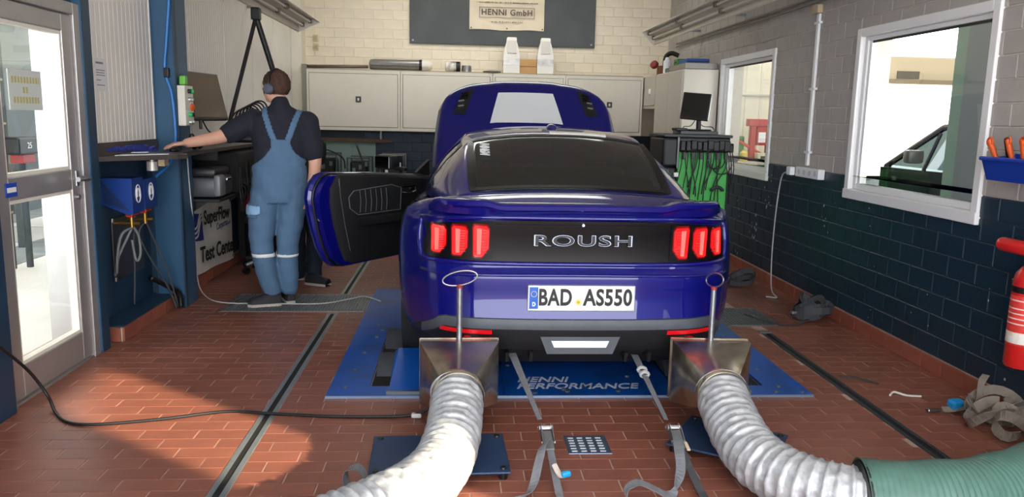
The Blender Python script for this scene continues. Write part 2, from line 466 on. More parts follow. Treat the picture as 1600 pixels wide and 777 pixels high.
# ---------------------------------------------------------------- back wall
mb = MB().box(-2.44, XR+.24, YB+.006, YB+.24, 1.25, ZC, 0).box(-2.44, XR+.24, YB+.006, YB+.24, -.2, 1.25, 1)
wb_ = mb.build('wall_back', [m_mortar_cream, m_teal_wall]); struct(wb_)
bp = []
for k in range(32):
    z0 = -.025+.125*k
    if z0 > 3.25 or (z0 < .7): continue
    if 1.35 < z0 < 1.9: continue
    x = -2.2-(k % 2)*.13
    while x < XR:
        a, b = max(x, -2.2), min(x+.26, XR)
        low = z0 < 1.3
        ok = b-a > .03 and not (low and (a < -1.4 or a > .3)) and not (a > -.62 and b < 1.78 and z0 > 2.47)
        if ok: bp.append(((a+b)/2, z0+.0625, b-a-.007, .118, 1 if low else 0))
        x += .26
lay('brick', bp, wb_, 300, 'brick_field', (Vector((1, 0, 0)), Vector((0, 0, 1)), Vector((0, -1, 0)), Vector((0, YB, 0))), 0, [m_brick_cream, m_brick_slate])

# ---------------------------------------------------------------- left wall
lw = MB()
lw.box(-2.44, -2.2, YF, 3.72, -.2, ZC, 0)                                   # near part
lw.box(-2.44, -2.2, 3.72, 4.79, 2.03, ZC, 0)                                # above the door
lw.box(-2.44, -2.3, 4.79, 6.0, -.2, 1.24, 0)                                # recessed lower part
lw.box(-2.44, -2.225, 4.79, YB+.24, 1.24, ZC, 1)                            # behind the white panels
lw.box(-2.44, -2.2, 6.0, YB+.24, -.2, 1.24, 0)
wl_ = lw.build('wall_left', [m_blue_dark, m_panel]); struct(wl_)
def corrugated(y0, y1, z0, z1):
    """one pressed wall panel with shallow vertical ribs"""
    pts = []; y = y0+.006; n = int((y1-y0)/.0625)
    pit = (y1-y0-.012)/n
    for i in range(n):
        for t, d in ((0, 0), (.5, 0), (.56, .002), (.62, .002), (.68, 0)):
            pts.append((y+pit*t, d))
        y += pit
    pts.append((y1-.006, 0))
    rows = [[Vector((-2.2+(-d), yy, z)) for yy, d in pts] for z in (z0, z1)]
    m = MB().grid(rows)
    m.box(-2.224, -2.201, y0+.006, y0+.0075, z0, z1).box(-2.224, -2.201, y1-.0075, y1-.006, z0, z1)
    m.box(-2.21, -2.196, y1-.03, y1-.012, z0, z1)
    return m
for (a, b) in ((4.9, 5.95), (6.2, 6.77), (6.77, 7.77), (7.77, 8.77), (8.77, 9.77), (9.77, 10.72)):
    corrugated(a, b, 1.235, ZC-.02).build('wall_panel', [m_panel], wl_)
# near frame post of the door, and baseboard stub at the picture's edge
t1 = MB().cbox(-2.2, -2.13, 3.60, 3.80, 0, ZC, .006).build('trim_1', [m_blue_dark]); struct(t1)
bb0 = MB().box(-2.2, -2.135, 2.4, 3.58, 0, .1).build('baseboard_near', [m_grout]); struct(bb0)
tile_row(bb0, (-2.135, 2.5, 0), (0, 1, 0), (1, 0, 0), 1.08, .2, .1, .012, m_basetile)
# far frame post: its lit face painted a lighter blue than the body
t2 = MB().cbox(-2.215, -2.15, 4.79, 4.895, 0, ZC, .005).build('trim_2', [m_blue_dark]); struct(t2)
MB().box(-2.2, -2.152, 4.782, 4.792, .02, ZC).build('post_lit_face', [m_blue_steel], t2)
# plinth with clay tiles
pl = MB().box(-2.3, -2.135, 5.03, 6.02, 0, .095, 0).box(-2.3, -2.128, 5.025, 6.02, .095, .105, 1).build('baseboard_left', [m_grout, m_blue_dark]); struct(pl)
tile_row(pl, (-2.135, 5.04, 0), (0, 1, 0), (1, 0, 0), .98, .235, .094, .011, m_basetile)
tile_row(pl, (-2.21, 5.03, 0), (1, 0, 0), (0, -1, 0), .072, .08, .094, .011, m_basetile)
# steel column
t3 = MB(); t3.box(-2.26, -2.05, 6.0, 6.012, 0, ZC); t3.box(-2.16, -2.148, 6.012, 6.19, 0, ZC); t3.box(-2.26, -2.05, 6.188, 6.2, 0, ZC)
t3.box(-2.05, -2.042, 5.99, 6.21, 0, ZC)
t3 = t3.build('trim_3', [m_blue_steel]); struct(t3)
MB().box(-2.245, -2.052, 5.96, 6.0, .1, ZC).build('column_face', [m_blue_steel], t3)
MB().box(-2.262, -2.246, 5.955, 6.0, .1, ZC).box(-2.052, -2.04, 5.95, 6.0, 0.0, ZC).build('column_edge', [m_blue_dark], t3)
# baseboard behind the column
b2 = MB().box(-2.2, -2.18, 6.22, YB, 0, .1).build('baseboard_left_far', [m_grout]); struct(b2)
tile_row(b2, (-2.18, 6.24, 0), (0, 1, 0), (1, 0, 0), 3.0, .2, .1, .012, m_basetile)
t4 = MB().cbox(-2.2, -2.06, 10.72, YB, 1.2, ZC, .006).build('trim_4', [mat('cream_paint', (238, 230, 214), .7)]); struct(t4)

# ---------------------------------------------------------------- glazed aluminium door in the left wall
def make_door():
    X0, X1 = -2.235, -2.175
    fr = MB()
    fr.cbox(-2.25, -2.16, 4.71, 4.785, 0, 2.05, .004); fr.cbox(-2.25, -2.16, 3.80, 3.86, 0, 2.05, .004); fr.cbox(-2.25, -2.16, 3.86, 4.71, 1.985, 2.05, .004)
    fr.box(-2.25, -2.17, 3.86, 4.71, 0, .012); fr.box(-2.44, -2.25, 4.775, 4.789, 0, 2.05)
    o = fr.build('door_1', [m_alu]); struct(o)
    lf = MB(); a0, a1 = 3.868, 4.704
    lf.cbox(X0, X1, a0, a0+.095, .02, 1.98, .006); lf.cbox(X0, X1, a1-.105, a1, .02, 1.98, .006)
    lf.cbox(X0, X1, a0+.095, a1-.105, .02, .185, .006); lf.cbox(X0, X1, a0+.095, a1-.105, 1.015, 1.13, .006); lf.cbox(X0, X1, a0+.095, a1-.105, 1.885, 1.98, .006)
    leaf = lf.build('door_leaf', [m_alu], o)
    bd = MB(); w = .018
    for (z0, z1) in ((.185, 1.015), (1.13, 1.885)):
        b0, b1 = a0+.095, a1-.105
        for (p, q, r, s) in ((b0, b0+w, z0, z1), (b1-w, b1, z0, z1), (b0+w, b1-w, z0, z0+w), (b0+w, b1-w, z1-w, z1)): bd.box(X0+.012, X1-.008, p, q, r, s)
        MB().box(-2.207, -2.203, b0+w, b1-w, z0+w, z1-w).build('door_pane', [m_glass], o)
    bd.build('glazing_bead', [mat('glazing_bead', (226, 222, 210), .5)], leaf)
    h = MB(); h.cyl((-2.175, 4.655, 1.075), (-2.11, 4.655, 1.075), .014); h.tube(spline([(-2.11, 4.665, 1.075), (-2.105, 4.63, 1.077), (-2.105, 4.52, 1.08)], 4), .014)
    h.cbox(-2.176, -2.168, 4.637, 4.673, 1.03, 1.12, .004)
    h.build('door_handle', [m_steel], leaf)
    lk = MB().cyl((-2.176, 4.655, .97), (-2.163, 4.655, .97), .016); lk.build('door_lock', [m_steel], leaf)
    return o
make_door()

# ---------------------------------------------------------------- ceiling with roof lights added for brightness, and the open gate behind the camera
def opal_mat():
    m = bpy.data.materials.get('opal_added_rooflight')
    if m: return m
    m = bpy.data.materials.new('opal_added_rooflight'); m.use_nodes = True; n = m.node_tree.nodes; l = m.node_tree.links; n.clear()
    o = n.new('ShaderNodeOutputMaterial'); t = n.new('ShaderNodeBsdfTranslucent'); t.inputs[0].default_value = (.72, .72, .69, 1); l.new(t.outputs[0], o.inputs[0])
    return m
def ceiling():
    holes = [(.6, 1.8, -.9, 1.6), (8.9, 10.2, -1.3, 2.0)]
    mb = MB(); y = YF
    for (y0, y1, x0, x1) in holes:
        mb.box(-2.44, XR+.24, y, y0, ZC, ZC+.15); mb.box(-2.44, x0, y0, y1, ZC, ZC+.15); mb.box(x1, XR+.24, y0, y1, ZC, ZC+.15); y = y1
    mb.box(-2.44, XR+.24, y, YB+.24, ZC, ZC+.15)
    o = mb.build('ceiling', [m_ceil]); struct(o)
    for (y0, y1, x0, x1) in holes:
        f = MB(); f.box(x0, x1, y0, y0+.05, ZC-.02, ZC+.25); f.box(x0, x1, y1-.05, y1, ZC-.02, ZC+.25); f.box(x0, x0+.05, y0, y1, ZC-.02, ZC+.25); f.box(x1-.05, x1, y0, y1, ZC-.02, ZC+.25)
        f.build('added_rooflight_frame', [m_white_frame], o)
        MB().box(x0+.05, x1-.05, y0+.05, y1-.05, ZC+.1, ZC+.11).build('added_rooflight_pane', [opal_mat()], o)
ceiling()
wf = MB().box(-2.44, -2.2, YF-.2, YF, -.2, ZC).box(XR, XR+.24, YF-.2, YF, -.2, ZC).box(-2.44, XR+.24, YF-.2, YF, 3.2, ZC+.15).build('wall_front', [m_blue_dark]); struct(wf)
# ================================================================== THE CAR (blue fastback coupe on the dyno)
CAR = thing('car', 'dark blue two-door fastback coupe with open hood and open left door, rear facing the viewer', 'car', (.612, 3.755, 0))
CO = Vector((.612, 3.755, .012))
def cw(p): return Vector(p)+CO
m_paint = mat('car_blue_paint', (11, 13, 112), .4, metal=.15, coat=1, crough=.012, spec=.1)
m_carblack = mat('car_black_trim', (24, 25, 28), .5)
m_gloss = mat('car_gloss_black', (8, 8, 11), .3, spec=.35)
m_valance = mat('car_grey_valance', (74, 78, 86), .5, var=.08, scale=12)
m_int = mat('car_interior', (16, 17, 20), .75)
m_tyre = mat('tyre_rubber', (28, 28, 30), .8, bump=.2)
m_rim = mat('dark_rim', (40, 40, 44), .35, metal=.8)
m_chrome = mat('chrome', (200, 205, 212), .12, metal=1)
m_carglass = glass_mat('car_glass', (.55, .60, .58, 1), .07)
m_lens = mat('red_lens', (214, 22, 26), .2, coat=.6, emit=.28, emrgb=(255, 30, 30))
m_lensedge = mat('red_lens_dark', (120, 8, 12), .25)
m_reflector = mat('red_reflector', (210, 20, 28), .25, emit=.12)  # reflector given a faint glow of its own
m_white = mat('white_enamel', (236, 238, 240), .35)

PLAN = [(0, 0), (.25, .004), (.48, .022), (.60, .05), (.69, .10), (.755, .17), (.80, .25), (.845, .34), (.90, .46), (.938, .60), (.955, .80), (.957, 1.02), (.952, 1.3), (.925, 1.7), (.908, 2.2),
        (.905, 2.8), (.922, 3.3), (.938, 3.7), (.925, 4.05), (.87, 4.35), (.74, 4.57), (.5, 4.70), (.25, 4.765), (0, 4.78)]
plan = []
for p in spline([(a, b, 0) for a, b in PLAN], 4): plan.append((max(p.x, 0), p.y))
plan[0] = (0, 0); plan[-1] = (0, 4.78)
SZ = [(.18, .88), (.28, .935), (.38, .972), (.5, .994), (.62, 1.0), (.74, 1.0), (.84, .99), (.92, .965), (.97, .94), (1.02, .905)]
YR = [(.18, .26), (.27, .12), (.31, .05), (.37, .02), (.45, .0), (.50, .012), (.60, .022), (.67, .018), (.69, .022), (.715, .055), (.76, .066), (.86, .058), (.95, .04), (1.0, .035)]
ZT = [(0, .985), (.06, 1.0), (.2, 1.035), (.45, 1.07), (.7, 1.04), (1.2, 1.02), (2.6, 1.01), (3.2, 1.02), (3.35, 1.0), (3.8, .965), (4.3, .86), (4.6, .74), (4.78, .66)]
def body_pt(x, y, z):
    k = max(0, 1-y/.8)**1.3
    yy = y+interp(YR, z)*k
    if y > 4.2: yy -= (interp(YR, z)*.7)*min(1, (y-4.2)/.5)
    xx = x*interp(SZ, z)
    return xx, yy
def top_z(x, y): return interp(ZT, y)-.075*min(1.0, abs(x)/.9)**2.4
LEV = [.18, .22, .26, .29, .32, .36, .40, .44, .48, .52, .57, .62, .66, .685, .70, .72, .75, .79, .83, .87, .91, .945]
def tub():
    n = len(plan); rings = []
    full = [(-x, y) for x, y in plan]+[(x, y) for x, y in plan[-2:0:-1]]
    for z in LEV:
        ring = []
        for (x, y) in full:
            ztop = top_z(x*.92, y); zz = z if ztop > 1.0 else .18+(z-.18)*(ztop-.03-.18)/(.945-.18)
            a, b = body_pt(x, y, z); ring.append(Vector((a, b, zz)))
        rings.append(ring)
    for (s, t) in ((.955, .55), (.925, .85), (.89, 1.0)):
        ring = []
        for (x, y) in full:
            a, b = body_pt(x, y, .945)
            zt_ = top_z(a*s, b); zl = rings[len(LEV)-1][len(ring)].z
            ring.append(Vector((x*s*.97, b+.015*(1-s)*10*max(0, 1-y/.5), zl+(zt_-zl)*t)))
        rings.append(ring)
    mb = MB(); N = len(full)
    mb.grid(rings, 0, True)
    for q in range(4*N): mb.mi[q] = 1
    mb.f.append(tuple(range(N))[::-1]); mb.mi.append(1)
    # top rows across
    last = rings[-1]; base = len(mb.v); half = n; K = 10
    rows = []
    for i in range(half):
        L = last[i]; R = last[(N-i) % N]
        row = []
        for k in range(K+1):
            t = k/K; x = L.x+(R.x-L.x)*t; y = L.y+(R.y-L.y)*t
            row.append(Vector((x, y, L.z if k in (0, K) else top_z(x, y))))
        rows.append(row)
    for i in range(half-1):
        yc = rows[i][0].y; dark = .6 < yc < 3.2 or 3.4 < yc < 4.45
        o = len(mb.v)
        for r in (rows[i], rows[i+1]): mb.v += [tuple(p) for p in r]
        for k in range(K):
            mb.f.append((o+k, o+k+1, o+K+1+k+1, o+K+1+k)); mb.mi.append(1 if dark and 1 <= k < K-1 else 0)
    me = mb.mesh('body', [m_paint, m_int], fix=False)
    bm = bmesh.new(); bm.from_mesh(me)
    bmesh.ops.remove_doubles(bm, verts=bm.verts[:], dist=.0006)
    bmesh.ops.recalc_face_normals(bm, faces=bm.faces[:])
    bm.to_mesh(me); bm.free()
    return me
def car_body():
    me = tub(); o = bpy.data.objects.new('body', me); col.objects.link(o)
    cut = []
    def cutter(mb):
        m = mb.mesh('cut', [m_paint, m_int]); c = bpy.data.objects.new('cut', m); col.objects.link(c); cut.append(c)
        md = o.modifiers.new('b', 'BOOLEAN'); md.object = c; md.operation = 'DIFFERENCE'; md.solver = 'EXACT'
    for y in (1.02, 3.74):
        for s in (-1, 1):
            cutter(MB().cyl((s*.60, y, .335), (s*1.2, y, .335), .385, n=40, mi=1))
    # door opening on the left
    pts = [(1.72, .98), (1.66, .8), (1.72, .55), (1.86, .36), (2.86, .36), (2.92, .6), (2.92, .98), (2.9, 1.15), (1.75, 1.15)]
    M = Matrix(((0, 0, 1, -1.2), (1, 0, 0, 0), (0, 1, 0, 0), (0, 0, 0, 1)))
    cutter(MB().prism(pts, .75, M, mi=1))
    m2 = evald(o)
    for c in cut: bpy.data.objects.remove(c)
    bpy.data.objects.remove(o)
    m2.transform(Matrix.Translation(CO)); m2.shade_smooth(); m2.set_sharp_from_angle(angle=math.radians(32))
    return link('body', m2, CAR)
car_body()

# rear surface for parts that sit on the bumper
def rear_y(x, z):
    """y of the rear skin at lateral x, height z"""
    ax = abs(x)/interp(SZ, z)
    for i in range(len(plan)-1):
        if plan[i][0] <= ax <= plan[i+1][0] or i > 30:
            t = (ax-plan[i][0])/max(plan[i+1][0]-plan[i][0], 1e-6); y = plan[i][1]+(plan[i+1][1]-plan[i][1])*t; break
    return y+interp(YR, z)*max(0, 1-y/.8)**1.3
def rear_patch(x0, x1, zlo, zhi, off, nx=24, nz=6, thick=.03):
    """patch following the rear skin, bounded by zlo(x), zhi(x), standing off to the rear"""
    rows = []
    for j in range(nz+1):
        row = []
        for i in range(nx+1):
            x = x0+(x1-x0)*i/nx; z = zlo(x)+(zhi(x)-zlo(x))*j/nz
            row.append(cw((x, rear_y(x, z)-off, z)))
        rows.append(row)
    mb = MB().grid(rows)
    back = [[p+Vector((0, thick, 0)) for p in r] for r in rows]
    mb.grid(back)
    for a, b in ((rows[0], back[0]), (rows[-1], back[-1])): mb.grid([a, b])
    mb.grid([[r[0] for r in rows], [r[0] for r in back]]); mb.grid([[r[-1] for r in rows], [r[-1] for r in back]])
    return mb

# tail panel, black, with the lights let into it
panel = rear_patch(-.79, .79, lambda x: .752+.0*abs(x), lambda x: .962-.045*(abs(x)/.79)**4, .004, 40, 6, .03).build('tail_panel', [m_gloss], CAR, 40)
MB().add(*(lambda r: (r.v, r.f))(rear_patch(-.43, .43, lambda x: .93, lambda x: .942, .012, 20, 2, .02))).build('trim_strip', [m_gloss], panel)
# blue bezel around the panel
bz = MB()
def bezel_path():
    P = []
    for i in range(41): x = -.80+1.6*i/40; P.append((x, .976-.035*(abs(x)/.8)**5))
    for t in range(1, 8): P.append((.80+.012*math.sin(PI*t/8), .94-.19*t/8))
    for i in range(41): x = .80-1.6*i/40; P.append((x, .742+.0*x))
    for t in range(1, 8): P.append((-.80-.012*math.sin(PI*t/8), .742+.2*t/8))
    return P
bz.tube([cw((x, rear_y(min(max(x, -.83), .83), z)-.002, z)) for x, z in bezel_path()], .013, 6, closed=True)
bz.build('panel_bezel', [m_paint], CAR, True)
for s in (-1, 1):
    hs = rear_patch(s*.775, s*.445, lambda x: .762, lambda x: .948-.03*(abs(x)/.79)**6, .012, 12, 4, .02).build('tail_light', [m_gloss], CAR, 40)
    for k in range(3):
        xi = .46+.105*k; xo = xi+.078
        # chamfered lens outline (x, z): slanted inner edge
        zb, zt_ = .778+.004*k, .932-.006*k
        out = [(xi+.012, zt_), (xo-.008, zt_+.002), (xo, zt_-.01), (xo-.002, zb+.006), (xo-.012, zb), (xi+.032, zb), (xi+.002, zb+.042), (xi, zt_-.02)]
        def lens(scale, off, depth, name, mt, par):
            cx = (xi+xo)/2; cz = (zb+zt_)/2
            pts = [(cx+(a-cx)*scale, cz+(b-cz)*scale) for a, b in out]
            f = [cw((s*a, rear_y(a, b)-off, b)) for a, b in pts]; bk = [p+Vector((0, depth, 0)) for p in f]
            n = len(f); mb = MB(); mb.add(f+bk, [tuple(range(n)), tuple(range(n, 2*n))[::-1]]+[(i, (i+1) % n, n+(i+1) % n, n+i) for i in range(n)])
            return mb.build(name, [mt], par)
        lens(1.12, .016, .02, 'lens_surround', m_lensedge, hs)
        lens(1.0, .026, .02, 'lens', m_lens, hs)
        bar = MB(); f4 = [(xi+.040, zb+.012), (xi+.058, zb+.010), (xi+.060, zt_-.012), (xi+.036, zt_-.014)]
        ff = [cw((s*a, rear_y(a, b)-.0275, b)) for a, b in f4]; gg = [p+Vector((0, .004, 0)) for p in ff]
        bar.add(ff+gg, [(0, 1, 2, 3), (4, 7, 6, 5)]+[(i, (i+1) % 4, 4+(i+1) % 4, 4+i) for i in range(4)]); bar.build('pale_bar', [mat('pale_red_bar', (255, 96, 88), .3, emit=.75, emrgb=(255, 88, 80))], hs)  # paler red strip with a slight glow over each lens
        rib = MB()
        for q in range(9):
            z = zb+.02+(zt_-zb-.04)*q/8
            rib.box(-.5, .5, -.001, .001, -.0012, .0012, M=Matrix.Translation(cw((s*(xi+.022), rear_y(xi+.02, z)-.0275, z))) @ Matrix.Diagonal((.028, 1, 1, 1)))
        rib.build('lens_rib', [m_lensedge], hs)
# badge letters, chrome outline on black
Mb = Matrix.Translation(cw((.005, rear_y(0, .865)-.008, .862))) @ Matrix.Rotation(PI/2, 4, 'X')
text('badge_lettering', 'ROUSH', Mb, .052, mat('badge_chrome', (128, 134, 146), .25, metal=1), panel, wscale=1.9, ext=.005, bold=.002, spacing=1.12)
text('badge_lettering_face', 'ROUSH', Mb @ Matrix.Translation((0, 0, .004)), .0505, m_gloss, panel, wscale=1.92, ext=.003, bold=.0006, spacing=1.125)
MB().lathe([(.010, 0), (.010, .008), (.006, .012)], cw((.0, rear_y(0, .945)-.004, .944)), (0, -1, 0), 14).build('boot_lock', [m_chrome], panel)

# bumper: crease, number plate recess, grey valance
def plate_part():
    pr = rear_patch(-.36, .36, lambda x: .505, lambda x: .665-.0*x, .002, 16, 4, .02)
    rec = MB()
    y0 = rear_y(0, .58)-.006
    f = [(-.41, .50), (.41, .50), (.30, .665), (-.30, .665)]
    rec.add([cw((x, rear_y(x, z)-.004, z)) for x, z in f], [(0, 1, 2, 3)])
    base = MB().cbox(-.268, .268, y0-.012, y0+.03, .518, .648, .004); base.v = [tuple(cw(p)) for p in base.v]
    b = base.build('number_plate', [mat('plate_frame', (190, 192, 196), .35, metal=.6)], CAR)
    pl_ = MB().cbox(-.26, .26, y0-.016, y0-.01, .53, .642, .003); pl_.v = [tuple(cw(p)) for p in pl_.v]
    pl_.build('plate_face', [mat('plate_white', (246, 246, 240), .4)], b)
    bl = MB().box(-.259, -.216, y0-.0172, y0-.016, .532, .640); bl.v = [tuple(cw(p)) for p in bl.v]
    bl.build('plate_blue_field', [mat('plate_blue', (12, 90, 190), .4)], b)
    M = Matrix.Translation(cw((0, y0-.0175, .586))) @ Matrix.Rotation(PI/2, 4, 'X')
    tb = mat('plate_ink', (12, 12, 14), .5)
    text('plate_lettering', 'BAD', M @ Matrix.Translation((-.132, 0, 0)), .080, tb, b, wscale=.72, bold=.0035, spacing=1.06)
    text('plate_lettering', 'AS550', M @ Matrix.Translation((.130, 0, 0)), .080, tb, b, wscale=.77, bold=.0035, spacing=1.06)
    text('plate_lettering', 'D', M @ Matrix.Translation((-.237, -.032, .001)), .02, m_white, b, wscale=.8, bold=.001)
    st = MB()
    for k in range(12):
        a = 2*PI*k/12; st.cyl(cw((-.237+.014*math.cos(a), y0-.0185, .606+.014*math.sin(a))), cw((-.237+.014*math.cos(a), y0-.017, .606+.014*math.sin(a))), .0024, n=6)
    st.build('plate_stars', [mat('plate_yellow', (240, 205, 40), .4)], b)
    MB().cyl(cw((-.017, y0-.018, .566)), cw((-.017, y0-.016, .566)), .0165, n=20).build('plate_seal', [mat('plate_seal', (226, 208, 130), .5)], b)
    MB().cyl(cw((-.017, y0-.0185, .566)), cw((-.017, y0-.0178, .566)), .008, n=10).build('plate_seal_crest', [mat('seal_gold', (196, 158, 40), .5)], b)
plate_part()
val_hi = lambda x: .465+.02*(abs(x)/.84)**2-.0*(x) if abs(x) < .80 else .485-.9*(abs(x)-.80)
vl = rear_patch(-.865, .865, lambda x: .305+.03*(abs(x)/.85)**2, lambda x: .47 if abs(x) < .70 else .47-.8*(abs(x)-.70), .012, 60, 8, .05)
valance = vl.build('rear_valance', [m_carblack], CAR, 40)
rear_patch(-.80, .80, lambda x: (.428 if abs(x) < .68 else .428-.8*(abs(x)-.68)), lambda x: (.478 if abs(x) < .69 else .478-.8*(abs(x)-.69)), .022, 50, 3, .03).build('valance_lip', [m_valance], valance, 40)
for x in (-.36, -.24, .24, .36):
    df = MB().prism([(0, .30), (.16, .31), (.14, .262), (.02, .248)], .016, Matrix.Translation(cw((x, .02, 0))) @ Matrix(((0, 0, 1, -.008), (1, 0, 0, 0), (0, 1, 0, 0), (0, 0, 0, 1))))
    df.build('diffuser_fin', [m_carblack], valance)
cs = MB()
pts = [(-.20, .388), (.20, .388), (.165, .30), (-.165, .30)]
M = Matrix.Translation(cw((0, rear_y(0, .34)-.03, 0))) @ Matrix(((1, 0, 0, 0), (0, 0, 1, 0), (0, 1, 0, 0), (0, 0, 0, 1)))
cs.prism(pts, .05, M); cs.build('reversing_light_housing', [m_valance], valance)
MB().prism([(-.145, .368), (.145, .368), (.13, .335), (-.13, .335)], .03, Matrix.Translation(Vector((0, -.006, 0))) @ M).build('reversing_light', [mat('clear_lens', (235, 238, 240), .2, coat=.5)], valance)
for s in (-1, 1):
    rear_patch(s*.44, s*.70, lambda x: .398, lambda x: .419, .020, 8, 2, .02).build('reflector', [m_reflector], CAR)
    ex = MB().cyl(cw((s*.56, .10, .335)), cw((s*.56, -.02, .335)), .058, n=24, caps=False).cyl(cw((s*.56, -.02, .335)), cw((s*.56, .10, .335)), .05, n=24, caps=False)
    ex.cyl(cw((s*.56, .095, .335)), cw((s*.56, .1, .335)), .056, n=24)
    ex.build('exhaust_tip', [m_chrome], CAR, 40)
# crease above the number plate
cr = MB().tube([cw((x, rear_y(x, .695)-.006, .695-.012*(abs(x)/.8)**2)) for x in [-.80+1.6*i/40 for i in range(41)]], .009, 6); cr.build('bumper_crease', [m_paint], CAR, True)

# spoiler: blade with raised end pods
def spoiler():
    rows = []
    for i in range(49):
        x = -.765+1.53*i/48; ax = abs(x)
        pod = 1/(1+math.exp(-(ax-.44)/.012)) if ax > .38 else 0
        end = max(0, (ax-.70)/.065)
        zt_ = 1.046+.020*pod-.035*end**2-.012*(ax/.76)**2; yb = rear_y(min(ax, .8), .97)
        prof = [(yb-.035+.02*end, zt_-.028), (yb-.038+.02*end, zt_-.01), (yb-.025+.02*end, zt_), (yb+.02, zt_+.002), (yb+.10, zt_-.006), (yb+.17, zt_-.022+.01), (yb+.17, .985), (yb+.02, .978), (yb-.005, .985), (yb-.02, zt_-.04)]
        rows.append([cw((x, p, q)) for p, q in prof])
    mb = MB().grid(rows, 0, True)
    n = len(rows[0]); mb.f.append(tuple(range(n))); mb.mi.append(0); o = len(mb.v)-n; mb.f.append(tuple(range(o, o+n))); mb.mi.append(0)
    return mb.build('rear_spoiler', [m_paint], CAR, 24)
spoiler()

# ---------------------------------------------------------------- greenhouse
GZ = [(.40, 1.06), (.5, 1.095), (.7, 1.18), (.95, 1.272), (1.2, 1.345), (1.45, 1.388), (1.75, 1.402), (2.05, 1.39), (2.3, 1.35), (2.5, 1.295), (2.8, 1.19), (3.1, 1.075), (3.3, .99)]
GW = [(.40, .53), (.7, .545), (1.0, .545), (1.25, .545), (1.7, .56), (2.1, .57), (2.5, .605), (3.3, .70)]
GD = [(.40, .02), (.8, .035), (1.2, .048), (1.8, .055), (2.5, .05), (3.3, .02)]
GB = [(.40, .62), (.7, .735), (1.0, .80), (1.5, .835), (2.0, .845), (2.6, .84), (3.3, .80)]
GBZ = [(.40, 1.03), (.8, .995), (1.5, .985), (2.5, .98), (3.3, .955)]
def gsec(y):
    zt_, w, d, b, zb = interp(GZ, y), interp(GW, y), interp(GD, y), interp(GB, y), interp(GBZ, y)
    P = []
    for f in (0, .25, .5, .75, .92, 1.0): P.append((w*f, zt_-d*f**2.4))
    ze = zt_-d
    for t in (.12, .4, .7, 1.0):
        bow = .03*math.sin(PI*t)
        P.append((w+(b-w)*t+bow, ze+(zb-ze)*t))
    return P
gy = [.40, .47, .52, .6, .7, .8, .9, 1.0, 1.1, 1.18, 1.24, 1.28, 1.36, 1.5, 1.65, 1.75, 1.9, 2.1, 2.3, 2.42, 2.5, 2.65, 2.8, 2.95, 3.1, 3.22, 3.3]
def greenhouse():
    reg = {'roof': MB(), 'rear_window': MB(), 'windscreen': MB(), 'side_window': MB(), 'left_quarter': MB()}
    S = [gsec(y) for y in gy]
    for i in range(len(gy)-1):
        ym = (gy[i]+gy[i+1])/2
        for s in (-1, 1):
            for k in range(9):
                q = [cw((s*S[i][k][0], gy[i], S[i][k][1])), cw((s*S[i][k+1][0], gy[i], S[i][k+1][1])), cw((s*S[i+1][k+1][0], gy[i+1], S[i+1][k+1][1])), cw((s*S[i+1][k][0], gy[i+1], S[i+1][k][1]))]
                if s < 0: q = q[::-1]
                if k < 5 and .47 < ym < 1.24: r = 'rear_window'
                elif k < 5 and 2.42 < ym < 3.25: r = 'windscreen'
                elif k in (6, 7, 8) and 1.28 < ym < 2.95 and not 1.65 < ym < 1.75:
                    r = 'side_window' if s > 0 else 'left_quarter'
                    if s < 0 and ym > 1.75: continue
                else: r = 'roof'
                reg[r].add(q, [(0, 1, 2, 3)])
    for nme, mt in (('roof', m_paint), ('rear_window', m_carglass), ('windscreen', m_carglass), ('side_window', m_carglass), ('left_quarter', m_carglass)):
        me = reg[nme].mesh(nme, [mt], fix=False)
        bm = bmesh.new(); bm.from_mesh(me); bmesh.ops.remove_doubles(bm, verts=bm.verts[:], dist=.0005); bmesh.ops.recalc_face_normals(bm, faces=bm.faces[:]); bm.to_mesh(me); bm.free()
        me.shade_smooth(); o = link('side_window' if nme == 'left_quarter' else nme, me, CAR)
        md = o.modifiers.new('thick', 'SOLIDIFY'); md.thickness = .02 if nme == 'roof' else .004; md.offset = -1
        if nme == 'roof': o.data.materials.append(m_int); md.material_offset = 1
    # black ceramic border of the rear window
    bd = MB()
    for s in (-1, 1):
        P = [cw((s*interp(GW, y)*.985, y, interp(GZ, y)-interp(GD, y)+.002)) for y in [.47+.77*t/14 for t in range(15)]]
        bd.ribbon(P, Vector((1, 0, 0)), .045, .004)
    bd.ribbon([cw((x, .49, interp(GZ, .49)-interp(GD, .49)*(abs(x)/.54)**2.4+.002)) for x in [-.52+1.04*t/16 for t in range(17)]], Vector((0, 1, .3)), .04, .004)
    bd.ribbon([cw((x, 1.225, interp(GZ, 1.225)-interp(GD, 1.225)*(abs(x)/.545)**2.4+.002)) for x in [-.53+1.06*t/16 for t in range(17)]], Vector((0, 1, .3)), .03, .004)
    bd.build('window_border', [m_gloss], CAR)
    hb = MB().ribbon([cw((x, 1.262, interp(GZ, 1.262)-interp(GD, 1.262)*(abs(x)/.55)**2.4+.008)) for x in [-.04+.36*t/10 for t in range(11)]], Vector((0, 1, .3)), .03, .012)
    hb.build('roof_edge_glint', [mat('pale_glint', (226, 222, 214), .25)], CAR)  # pale strip paints a lamp's reflection along the roof's rear edge
    fin = MB()
    rows = []
    for t in range(9):
        a = t/8; y = 1.42+.16*a; w = .038*math.sin(PI*min(max(a, .04), .96))**.6; h = .034*math.sin(PI*(a*.85+.02))
        z0 = interp(GZ, y)-.004
        rows.append([cw((w*math.cos(PI*k/8), y, z0+h*math.sin(PI*k/8))) for k in range(9)])
    fin.grid(rows).build('roof_antenna', [m_paint], CAR, True)
greenhouse()
